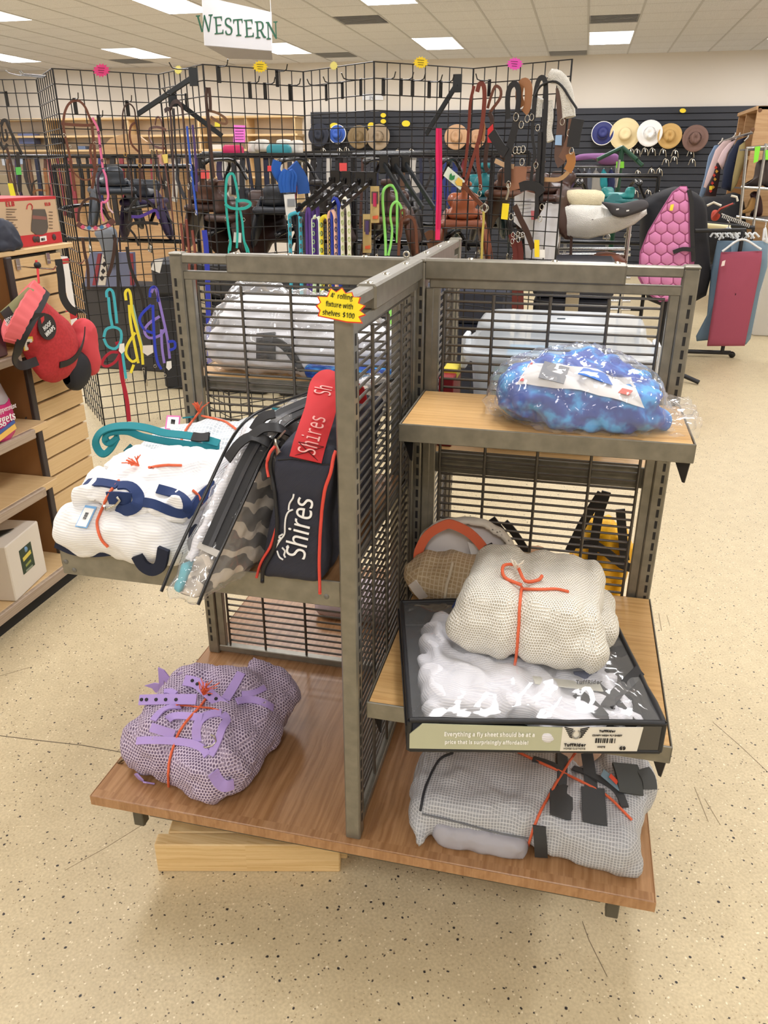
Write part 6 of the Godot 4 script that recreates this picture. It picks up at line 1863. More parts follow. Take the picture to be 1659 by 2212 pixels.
	# low halters
	var Hs := [["turquoise nylon halter hanging low on the gridwall", flat(66, 178, 196, 0.6), [[[245, 430], [243, 395], [262, 378], [285, 400], [300, 500], [310, 600]], [[255, 430], [265, 540], [280, 620]], [[225, 690], [240, 640], [290, 625], [335, 650], [335, 720], [300, 765], [250, 750], [225, 700]], [[345, 780], [355, 860], [370, 960]]]],
		["yellow and pale green nylon halter hanging low on the gridwall", flat(238, 222, 60, 0.6), [[[370, 450], [365, 400], [385, 380], [400, 420], [410, 520], [440, 640], [470, 760], [480, 870]], [[390, 480], [400, 600], [430, 760], [450, 860]], [[430, 660], [380, 740], [370, 800], [410, 850], [450, 830]], [[420, 870], [400, 925]]]],
		["royal blue nylon halter hanging low beside the lilac halter", flat(42, 62, 196, 0.6), [[[525, 430], [530, 380], [555, 362], [575, 390], [580, 460]], [[535, 480], [480, 530], [458, 580], [490, 640], [550, 665]], [[545, 480], [550, 620], [560, 760], [575, 850], [600, 900]], [[645, 720], [685, 720], [688, 760], [655, 775]]]],
		["lilac nylon halter hanging low beside the royal blue halter", flat(146, 124, 208, 0.6), [[[535, 400], [548, 368], [565, 375], [585, 450], [610, 560], [640, 700], [655, 830]], [[590, 555], [520, 600], [490, 650], [520, 695], [590, 680], [630, 630]], [[600, 640], [605, 760], [620, 860]]]],
		["dark red nylon halter and long red lead hanging lowest", flat(172, 26, 52, 0.6), [[[310, 720], [330, 780], [335, 860], [345, 960], [375, 1100], [390, 1240]], [[320, 790], [270, 790], [225, 830], [215, 870], [250, 880], [300, 850], [330, 800]]]]]
	for h in Hs:
		var ps := []
		for q in h[2]:
			ps.append(["strap", "E", q, 0.026 if h[0].begins_with("dark red") and q.size() == 6 else 0.017, h[1]])
		t = hang(2, "nylon_halter", h[0], "halter", ps, 0.05, "halters low on the gridwall")
		if h[0].begins_with("yellow"):
			P(t, "pale_strap", pband(st(), grid_plane(2, 0.045), zp([[410, 480], [430, 560], [450, 660], [475, 760]], 150, 500, 3.024), 0.018, 0.004, grid_plane(2).normal), flat(150, 190, 180, 0.6))
			card(t, 2, "E", [[480, 745], [545, 742], [548, 790], [510, 812], [478, 790]], flat(226, 220, 216, 0.6), "round_tag", 0.07)
			ringed(t, 2, "E", [485, 900], 0.010, ni)
		if h[0].begins_with("turquoise"):
			card(t, 2, "E", [[328, 735], [358, 730], [362, 780], [340, 800], [322, 780]], mats.white_paper, "round_tag", 0.07)
			ringed(t, 2, "E", [345, 955], 0.010, ni)
			ringed(t, 2, "E", [372, 970], 0.010, ni)
		if h[0].begins_with("lilac"):
			card(t, 2, "E", [[635, 850], [665, 845], [668, 890], [648, 908], [632, 890]], mats.white_paper, "round_tag", 0.07)
			ringed(t, 2, "E", [625, 940], 0.010, ni)
		if h[0].begins_with("royal"):
			ringed(t, 2, "E", [560, 880], 0.010, ni)
	hang(2, "black_lead", "short black lead with snap hanging beside yellow halter", "lead", [["strap", "E", [[500, 880], [498, 960], [505, 990]], 0.014, mats.black], ["snap", "E", [[505, 965], [505, 1010]], -0.006, ni]], 0.06)
	for q in [[[290, 20], [310, 150], [318, 300], [320, 420], [315, 520]], [[375, 100], [400, 240], [450, 360], [480, 460], [500, 640]]]:
		hang(2, "hanging_strap", "thin dark leather strap hanging in front of striped saddle blanket", "strap", [["strap", "E", q, 0.02, bl]], 0.04, "thin dark straps by saddle blanket")
	# panel zero, dark bridles
	t = hang(0, "leather_bridle", "black leather bridle with green and yellow tags beside maple shelving", "bridle", [
		["crown_strap", "H", [[20, 900], [40, 840], [90, 830], [120, 900], [180, 1040], [260, 1200], [330, 1340]], 0.02, bl],
		["cheek_strap", "H", [[20, 900], [40, 1050], [70, 1140], [110, 1080], [80, 960]], 0.012, bl],
		["cheek_strap", "H", [[270, 1300], [270, 1450], [290, 1640], [300, 1900]], 0.024, bl],
		["noseband", "H", [[0, 1150], [60, 1260], [110, 1180]], 0.016, bl],
		["rein_end", "H", [[100, 1240], [160, 1450], [210, 1700], [240, 1900]], 0.016, dk],
		["throat_strap", "H", [[560, 1720], [500, 1760], [480, 1830], [470, 1960]], 0.010, bl]])
	card(t, 0, "H", [[230, 1530], [310, 1525], [325, 1640], [245, 1645]], flat(90, 190, 90, 0.6))
	card(t, 0, "H", [[115, 1770], [190, 1770], [245, 1990], [165, 1990]], flat(230, 220, 50, 0.6))
	hang(0, "wooden_stirrup", "tan wooden post with leather loop behind the boot carton", "stirrup", [["post", "H", [[665, 1545], [690, 1750], [720, 2050]], 0.022, mats.tan_leather], ["loop", "H", [[690, 1880], [560, 1870], [490, 1910]], 0.012, mats.tan_leather]], -0.05)

func tack_two() -> void:
	var br: Material = mats.brown_leather
	var rd: Material = mats.red_leather
	var bl: Material = mats.black_leather
	var ni: Material = mats.nickel
	var t: Node3D
	# rope reins over the notched arms
	var R := [[[288, 470, 370], [345, 440], 1160, [70, 180, 206], "turquoise and brown rope reins draped over a notched arm", [110, 84, 70]], [[350, 490, 408], [380, 450], 1120, [36, 38, 46], "black rope reins draped over a notched arm", [36, 38, 46]], [[414, 460, 445], [430, 412], 1090, [88, 60, 140], "purple rope reins draped over a notched arm", [88, 60, 140]], [[460, 500, 515], [487, 466], 1080, [226, 238, 214], "white and pale green rope reins over a notched arm", [168, 214, 150]], [[520, 500, 580], [553, 466], 1010, [236, 220, 60], "yellow and black rope reins draped over a notched arm", [40, 40, 34]], [[575, 470, 628], [600, 420], 990, [238, 190, 168], "peach and navy rope reins draped over a notched arm", [34, 40, 90]], [[600, 390, 655], [625, 332], 980, [38, 58, 160], "royal blue rope reins draped over a notched arm", [38, 58, 160]], [[672, 420, 725], [700, 336], 960, [228, 226, 206], "cream flecked rope reins draped over a notched arm", [170, 190, 120]], [[465, 420, 500], [482, 372], 560, [74, 50, 124], "short dark purple rope reins on the second arm", [74, 50, 124]]]
	for r in R:
		var a: float = r[0][0]
		var m: float = r[0][2]
		var y0: float = r[0][1]
		var c := flat(r[3][0], r[3][1], r[3][2], 0.8)
		var c2 := flat(r[5][0], r[5][1], r[5][2], 0.8)
		t = hang(5, "rope_reins", r[4], "reins", [["rope", "C", [[a + 12, r[2]], [a + 14, 900], [a + 8, 700], [a + 4, y0 + 40], [a + 6, y0 - 10], [r[1][0], r[1][1]], [m - 4, y0 - 10], [m, y0 + 60], [m + 4, 700], [m + 8, 900], [m + 10, r[2]]], -0.0115, c]], 0.26)
		if r[3] != r[5]:
			var k := 0
			var y: float = y0 + 30
			while y < r[2]:
				for x in [a + 6 + (y - y0) * 0.012, m + 2 + (y - y0) * 0.01]:
					ringed(t, 5, "C", [x, y], 0.0115, c2, "fleck", 0.27)
				y += 62.0
	var bw := flat(38, 96, 186, 0.85)
	t = T("saddle_wrap", "knitted royal blue tube wrap folded on a gridwall hook", "wrap", opl(624, 425, grid_plane(4, 0.06)))
	for k in 5:
		var x: float = 240 + k * 20
		P(t, "knit_fold", tube(st(), curve([[x, 290], [x - 14 + k * 4, 230], [x - 8 + k * 4, 170], [262 + k * 9, 130]].map(func(q): return opl(540 + q[0] / 3.4, 330 + q[1] / 3.4, grid_plane(4, 0.05 + 0.012 * (2 - absi(k - 2))))), 4), 0.016, 7), bw)
	P(t, "knit_back", pband(st(), grid_plane(4, 0.02), zp([[200, 60], [190, 130], [230, 200]], 540, 330, 3.4), 0.05, 0.02, grid_plane(4).normal), bw)
	P(t, "knit_back", pband(st(), grid_plane(4, 0.02), zp([[310, 90], [380, 200], [395, 300]], 540, 330, 3.4), 0.075, 0.02, grid_plane(4).normal), flat(44, 90, 168, 0.85))
	card(t, 4, "C", [[248, 308], [328, 302], [340, 455], [265, 460]], mats.white_paper, "packing_card", 0.07)
	card(t, 4, "C", [[275, 340], [330, 338], [330, 395], [276, 396]], flat(150, 154, 160, 0.6), "printed_box", 0.074)
	# collars on cards
	for e in [[[885, 245, 948, 515], "pink stud collar on a yellow display card", [196, 50, 96], 6], [[830, 450, 890, 735], "small animal charm on a yellow display card below", [88, 70, 120], 6]]:
		var q: Array = e[0]
		t = T("display_card", e[1], "card", opl(540 + q[0] / 3.4, 330 + q[3] / 3.4, grid_plane(5, 0.05)))
		card(t, 5, "C", [[q[0], q[1]], [q[2], q[1]], [q[2], q[3]], [q[0], q[3]]], flat(206, 180, 120, 0.5), "backing_card", 0.05)
		card(t, 5, "C", [[q[0] + 8, q[1] + 40], [q[2] - 8, q[1] + 40], [q[2] - 8, q[1] + 130], [q[0] + 8, q[1] + 130]], flat(96, 84, 76, 0.4), "picture", 0.054)
		P(t, "collar", pband(st(), grid_plane(5, 0.058), zp([[(q[0] + q[2]) / 2, q[1] + 50], [(q[0] + q[2]) / 2, q[1] + 150]], 540, 330, 3.4), 0.022, 0.006, grid_plane(5).normal), flat(e[2][0], e[2][1], e[2][2], 0.5))
		card(t, 5, "C", [[q[0] + 16, q[3] - 50], [q[2] - 8, q[3] - 55], [q[2] - 10, q[3] - 30], [q[0] + 16, q[3] - 28]], flat(236, 110, 70, 0.6), "price_sticker", 0.056)
	# green rope halter
	var gr := flat(150, 232, 120, 0.6)
	hang(6, "rope_halter", "lime green thin rope halter with long lead on gridwall", "halter", [["rope", "D", [[180, 755], [178, 620], [165, 460], [158, 340], [168, 270], [210, 238], [245, 260], [262, 330], [265, 480], [265, 660]], -0.008, gr], ["rope", "D", [[200, 755], [220, 660], [228, 560], [215, 470], [225, 390], [260, 360], [290, 390], [305, 450]], -0.008, gr], ["lead", "D", [[215, 1030], [215, 1258], [212, 1500]], 0.02, gr]], 0.07)
	hang(6, "flat_rein", "hot pink flat nylon rein hanging folded on the gridwall", "reins", [["strap", "D", [[568, -180], [565, 0], [568, 150], [570, 300], [565, 450], [562, 640]], 0.030, flat(236, 36, 108, 0.55)], ["strap", "D", [[580, -180], [583, 0], [583, 200], [578, 420], [572, 560]], 0.02, flat(214, 24, 92, 0.55)]], 0.06)
	t = hang(6, "tooled_breast_collar", "painted cactus and sunflower leather breast collar with ring", "breast collar", [["painted_panel", "D", [[622, 135], [680, 185], [745, 240]], 0.056, flat(226, 238, 226, 0.5)], ["leather_tail", "D", [[740, 230], [820, 310], [890, 390]], 0.026, br], ["ring", "D", [[905, 370], [935, 405], [905, 440], [872, 405], [905, 372]], -0.004, ni], ["strap", "D", [[905, 440], [900, 490], [895, 600]], 0.010, rd]], 0.09)
	card(t, 6, "D", [[648, 195], [652, 160], [664, 150], [668, 170], [690, 165], [684, 195], [668, 202]], flat(44, 136, 76, 0.5), "cactus_print", 0.098)
	card(t, 6, "D", [[690, 215], [715, 180], [745, 205], [740, 245], [705, 240]], flat(240, 200, 90, 0.5), "sunflower_print", 0.100)
	t = hang(6, "leather_reins", "plain dark brown leather reins looped low on arm", "reins", [["strap", "D", [[275, 755], [280, 640], [290, 520], [320, 475], [370, 475], [400, 540], [410, 740]], 0.018, br], ["strap", "D", [[290, 620], [300, 520], [290, 440], [310, 420], [320, 480]], 0.012, br]], 0.10)
	hang(6, "brown_pelt", "fluffy brown fur piece hanging behind fixture rail", "fur", [["fur", "D", [[475, 620], [510, 600], [545, 620], [540, 660], [490, 690]], 0.05, flat(98, 70, 50, 0.95)]], 0.0)
	# far panel: collars, reins, girths
	t = hang(7, "leather_reins", "chestnut leather split reins looped over hook by panel seam", "reins", [["strap", "F", [[5, 720], [25, 560], [40, 380], [50, 220], [75, 110]], 0.018, rd], ["strap", "F", [[95, 150], [110, 100], [135, 100], [145, 170], [135, 320], [115, 440], [100, 500]], 0.026, rd], ["strap", "F", [[100, 490], [60, 620], [30, 720], [10, 760]], 0.020, rd], ["strap", "F", [[95, 490], [100, 620], [115, 740], [118, 810]], 0.022, rd]], 0.07)
	ringed(t, 7, "F", [110, 830], 0.016, ni, "ring", 0.09)
	ringed(t, 7, "F", [115, 785], 0.012, ni, "buckle", 0.09)
	ringed(t, 7, "F", [143, 925], 0.020, ni, "ring", 0.09)
	hang(7, "breast_collar", "two-tone brown leather tail with ring and cream strap", "strap", [["strap", "F", [[5, 770], [60, 840], [125, 905]], 0.024, br], ["strap", "F", [[138, 950], [138, 1020], [130, 1120], [125, 1270]], 0.014, flat(196, 180, 90, 0.6)]], 0.085)
	t = hang(7, "leather_headstall", "dark brown headstall with buckles and red tag", "bridle", [["strap", "F", [[165, 260], [185, 190], [215, 115], [250, 130], [250, 190], [200, 260], [180, 290]], 0.016, br], ["strap", "F", [[175, 290], [195, 340], [185, 440], [160, 520], [150, 640], [165, 680]], 0.026, mats.dark_leather], ["strap", "F", [[130, 330], [140, 400], [132, 480]], 0.02, mats.tan_leather]], 0.06)
	card(t, 7, "F", [[165, 400], [200, 365], [205, 410], [195, 490], [165, 490]], flat(214, 44, 50, 0.6), "red_tag", 0.075)
	t = hang(7, "girth_strap", "wide black nylon breast strap with chrome buckles and yellow tag", "girth", [["strap", "F", [[305, 330], [298, 220], [310, 130], [345, 95], [370, 130], [370, 230], [358, 320]], 0.03, mats.black], ["strap", "F", [[360, 330], [340, 420], [310, 520], [300, 620], [300, 760]], 0.042, mats.black], ["strap", "F", [[190, 420], [220, 470], [260, 530], [290, 560]], 0.055, mats.black], ["snap", "F", [[300, 765], [305, 810], [290, 870]], -0.007, ni]], 0.075)
	ringed(t, 7, "F", [355, 318], 0.02, ni, "buckle", 0.095)
	ringed(t, 7, "F", [305, 770], 0.018, ni, "ring", 0.095)
	card(t, 7, "F", [[265, 895], [310, 898], [298, 1005], [255, 1000]], flat(248, 224, 40, 0.5), "yellow_tag", 0.10)
	ringed(t, 7, "F", [322, 985], 0.018, ni, "buckle", 0.10)
	t = hang(7, "leather_breast_collar", "wide tan leather breast collar with bright buckles", "breast collar", [["strap", "F", [[395, 250], [375, 180], [390, 100], [425, 90], [440, 140], [430, 250], [410, 290]], 0.045, mats.tan_leather], ["strap", "F", [[370, 650], [365, 740], [370, 800]], 0.11, flat(156, 108, 82, 0.55)], ["strap", "F", [[215, 610], [280, 640], [340, 650]], 0.024, flat(200, 166, 130, 0.6)]], 0.05)
	for q in [[390, 370], [430, 330], [350, 540], [375, 540], [402, 535], [395, 620]]:
		ringed(t, 7, "F", q, 0.018, ni, "buckle", 0.08)
	t = hang(7, "black_harness", "long black nylon harness straps looped over peg hook", "harness", [["strap", "F", [[470, 330], [480, 200], [500, 90], [525, 55], [550, 80], [555, 200], [545, 400], [535, 600], [525, 800], [520, 880]], 0.026, mats.black], ["strap", "F", [[470, 320], [465, 440], [480, 560], [465, 660], [450, 790]], 0.018, mats.black], ["strap", "F", [[515, 420], [510, 560], [500, 700], [495, 860], [495, 1000]], 0.024, mats.black], ["pad", "F", [[380, 790], [430, 775], [500, 790], [530, 830]], 0.05, mats.black]], 0.09)
	for q in [[460, 320], [500, 390], [528, 920], [515, 1000], [488, 640]]:
		ringed(t, 7, "F", q, 0.016, ni, "buckle", 0.12)
	t = hang(7, "fleece_collar", "cream sheepskin covered neck collar over brown leather", "breast collar", [["fleece_roll", "F", [[590, 45], [640, 55], [680, 110], [700, 200], [710, 320]], -0.035, mats.fleece], ["fleece_roll", "F", [[500, 320], [505, 230], [520, 190]], -0.022, mats.fleece], ["fleece_roll", "F", [[575, 210], [580, 320], [570, 410], [585, 480]], -0.02, mats.fleece], ["strap", "F", [[650, 120], [655, 240], [660, 340], [650, 460], [640, 580], [660, 640]], 0.05, flat(92, 68, 58, 0.5)], ["strap", "F", [[735, 330], [720, 440], [690, 540], [660, 600]], 0.045, flat(112, 78, 60, 0.5)], ["strap", "F", [[720, 560], [735, 620], [700, 690], [640, 735], [540, 735]], 0.022, flat(176, 140, 98, 0.5)], ["flap", "F", [[715, 560], [725, 620], [700, 680]], 0.05, flat(166, 112, 56, 0.5)]], 0.06)
	card(t, 7, "F", [[620, 440], [662, 438], [660, 508], [616, 505]], flat(150, 184, 222, 0.5), "price_tag", 0.09)
	for q in [[665, 350], [725, 545], [710, 425]]:
		ringed(t, 7, "F", q, 0.016, ni, "buckle", 0.10)
	hang(7, "corded_pouch", "thin black cord running over the gridwall's far edge", "cord", [["cord", "F", [[480, 180], [520, 110], [600, 80], [660, 110], [720, 200], [760, 260]], -0.006, mats.black], ["bag", "F", [[770, 330], [750, 420], [735, 520]], 0.07, mats.black]], 0.10)
	t = hang(7, "leather_girth", "brown strap hanging diagonally before white paper sheets", "girth", [["strap", "F", [[345, 910], [390, 1010], [430, 1090], [470, 1200]], 0.034, mats.dark_leather]], 0.08)
	for q in [[[320, 1100], [350, 1200], [350, 1290], [345, 1600]], [[375, 1150], [385, 1220], [385, 1290], [388, 1650]]]:
		hang(7, "leather_strap", "dark red strap bunch with chrome snaps behind the rail", "strap", [["strap", "F", q, 0.036, flat(92, 28, 24, 0.5)]], 0.07, "dark red straps behind the rail")
	t = T("snap_bunch", "bunch of chrome snap hooks on the far gridwall panel", "snaps", opl(1115, 515, grid_plane(7, 0.09)))
	for q in [[335, 1105], [350, 1120], [368, 1100], [385, 1110], [400, 1105], [330, 1150], [370, 1140]]:
		ringed(t, 7, "F", q, 0.013, mats.chrome, "snap", 0.10)
	t = T("price_tag", "yellow and red price tag on the far gridwall panel", "tag", opl(1158, 555, grid_plane(7, 0.1)))
	card(t, 7, "F", [[478, 1140], [510, 1140], [510, 1255], [480, 1255]], flat(248, 220, 40, 0.5), "tag_face", 0.11)
	card(t, 7, "F", [[512, 1205], [548, 1205], [548, 1260], [512, 1260]], mats.white_paper, "tag_back", 0.105)
	# hanging sheets of white packaging behind
	t = T("white_packaging", "white printed plastic packaging hung behind the black harness", "packaging", opl(1130, 560, grid_plane(7, -0.03)))
	card(t, 7, "F", [[345, 850], [420, 815], [480, 830], [500, 1000], [560, 880], [600, 900], [640, 900], [640, 1150], [610, 1270], [420, 1270], [410, 1080], [340, 1020]], flat(228, 230, 238, 0.5), "sheet", -0.04)
	for k in 5:
		card(t, 7, "F", [[372, 880 + k * 26], [455, 872 + k * 26], [455, 876 + k * 26], [372, 884 + k * 26]], flat(170, 172, 184, 0.6), "text_line", -0.036)
	card(t, 7, "F", [[455, 945], [490, 945], [488, 1005], [458, 1005]], flat(220, 120, 130, 0.5), "red_label", -0.034)

# ---------- beyond the gridwall ----------
func cut(z: float, px: Array, thick: float, nrm := Vector3.BACK) -> SurfaceTool:
	return slab(st(), px.map(func(q): return oz(q[0], q[1], z)), nrm, thick)
# a padded shape: outline puffed out along the way to the viewer
func puff(z: float, px: Array, depth: float) -> SurfaceTool:
	var pts: Array = px.map(func(q): return oz(q[0], q[1], z))
	var c := Vector3.ZERO
	for p in pts:
		c += p / pts.size()
	var ringy := curve(pts, 3, true)
	var secs := []
	for e in [[1.0, -0.5], [1.0, -0.1], [0.97, 0.2], [0.86, 0.42], [0.6, 0.52], [0.05, 0.56]]:
		secs.append(ringy.map(func(p): return c + (p - c) * e[0] + Vector3(0, 0, depth * e[1])))
	return loft(st(), secs)
var saddle_mesh := {}
func make_saddle(nm: String, label: String, at: Vector3, turn: float, western: bool, body: Material, flap: Material) -> Node3D:
	if not saddle_mesh.has(western):
		var seat := [ell(Vector3(0, 0.0, 0), Vector3(0.13, 0.055, 0.25), 0.06), cap(Vector3(-0.07, 0.09 if western else 0.07, -0.20), Vector3(0.07, 0.09 if western else 0.07, -0.20), 0.05, 0.05, 0.06), cap(Vector3(-0.03, 0.08, 0.19), Vector3(0.03, 0.08, 0.19), 0.05, 0.05, 0.06)]
		if western:
			seat.append(cap(Vector3(0, 0.10, 0.21), Vector3(0, 0.20, 0.24), 0.022, 0.022, 0.03))
			seat.append(cap(Vector3(-0.035, 0.205, 0.25), Vector3(0.035, 0.205, 0.25), 0.022, 0.022, 0.02))
		var fl := [ell(Vector3(0.16, -0.17, 0.03), Vector3(0.035, 0.22, 0.20), 0.02, Vector3(0, 0, 0.22)), ell(Vector3(-0.16, -0.17, 0.03), Vector3(0.035, 0.22, 0.20), 0.02, Vector3(0, 0, -0.22))]
		if western:
			fl.append(rb(Vector3(0.15, -0.12, -0.12), Vector3(0.03, 0.14, 0.22), 0.02, 0.02, Vector3(0, 0, 0.35)))
			fl.append(rb(Vector3(-0.15, -0.12, -0.12), Vector3(0.03, 0.14, 0.22), 0.02, 0.02, Vector3(0, 0, -0.35)))
		var pad := [rb(Vector3(0, -0.06, -0.02), Vector3(0.17, 0.03, 0.28), 0.03, 0.02)]
		saddle_mesh[western] = [net(Vector3(-0.24, -0.1, -0.32), Vector3(0.24, 0.26, 0.34), 0.018, func(p: Vector3) -> float: return field(p, seat)), net(Vector3(-0.34, -0.45, -0.4), Vector3(0.34, 0.1, 0.3), 0.022, func(p: Vector3) -> float: return field(p, fl)), net(Vector3(-0.22, -0.12, -0.34), Vector3(0.22, 0.02, 0.3), 0.022, func(p: Vector3) -> float: return field(p, pad))]
	var t := T(nm, label, "saddle", at, "")
	t.rotation.y = turn
	var m: Array = saddle_mesh[western]
	child(t, "seat", m[0], body, Transform3D())
	child(t, "skirt", m[1], flap, Transform3D())
	child(t, "panel_pad", m[2], flap, Transform3D())
	for s in [-1.0, 1.0]:
		child(t, "stirrup_strap", as_mesh(strap(st(), [Vector3(s * 0.19, -0.10, 0.05), Vector3(s * 0.24, -0.35, 0.06), Vector3(s * 0.25, -0.50, 0.06)], Vector3(s, 0, 0), 0.04, 0.006)), flap, Transform3D())
		var rg := []
		for k in 9:
			rg.append(Vector3(s * 0.25 + cos(PI * k / 8) * 0.0, -0.56 + sin(PI * k / 8) * 0.07, 0.06 + cos(PI * k / 8) * 0.06))
		child(t, "stirrup", as_mesh(tube(st(), rg, 0.009, 6, true)), mats.nickel, Transform3D())
	return t
func rack(label: String, x0: float, x1: float, z: float, h: float, arms: Array) -> void:
	var t := T("saddle_rack", label, "rack", Vector3((x0 + x1) / 2, 0, z))
	var m: Material = mats.black_gloss
	for x in [x0, x1]:
		P(t, "upright", tube(st(), [Vector3(x, 0, z), Vector3(x, h, z)], 0.019, 8), m)
		P(t, "foot", tube(st(), [Vector3(x, 0.02, z - 0.35), Vector3(x, 0.02, z + 0.35)], 0.019, 8), m)
	for y in [h, h * 0.62, 0.35]:
		P(t, "rail", tube(st(), [Vector3(x0, y, z), Vector3(x1, y, z)], 0.019, 8), m)
	for a in arms:
		var x: float = a[0]
		var y: float = a[1]
		P(t, "saddle_arm", tube(st(), curve([Vector3(x - 0.10, y - 0.14, z), Vector3(x - 0.02, y, z + 0.06), Vector3(x - 0.02, y, z + 0.50), Vector3(x, y - 0.02, z + 0.56), Vector3(x + 0.02, y, z + 0.50), Vector3(x + 0.02, y, z + 0.06), Vector3(x + 0.10, y - 0.14, z)], 3), 0.015, 7), m)

func hat(label: String, px: float, py: float, z: float, r: float, crown: float, m: Material, rim: Material, tilt: float, western := true) -> void:
	if western:
		rim = m
	var c := oz(px, py, z)
	var t := T("hat", label, "hat", c)
	var xf := Transform3D(Basis(Vector3.RIGHT, PI / 2 - tilt), c)
	var prof := [Vector2(r, 0.0), Vector2(r * 0.98, 0.008), Vector2(r * 0.75, 0.004), Vector2(crown * 1.05, 0.008), Vector2(crown, 0.03), Vector2(crown * 0.88, 0.10), Vector2(crown * 0.6, 0.115), Vector2(crown * 0.3, 0.105), Vector2(0.001, 0.10)]
	var wp := func(q: Vector3) -> Vector3:
		var rr := Vector2(q.x, q.z).length()
		if western:
			q.y += 0.05 * pow(absf(q.x) / r, 2.0) if rr > crown * 1.1 else 0.0
			if rr <= crown:
				q.x *= 0.78
				if absf(q.x) < crown * 0.25 and q.y > 0.09:
					q.y -= 0.03
		return q
	P(t, "brim_and_crown", lathe(st(), prof, xf, 28, wp), m)
	P(t, "hat_band", lathe(st(), [Vector2(crown * 1.01, 0.012), Vector2(crown * 1.005, 0.035)], xf, 28, wp), rim)
	if not western or rim != m:
		var pts := []
		for k in 28:
			pts.append(xf * (wp.call(Vector3(cos(TAU * k / 28) * r, 0.002, sin(TAU * k / 28) * r)) as Vector3))
		P(t, "brim_edge", tube(st(), pts, 0.008, 6, true), rim)

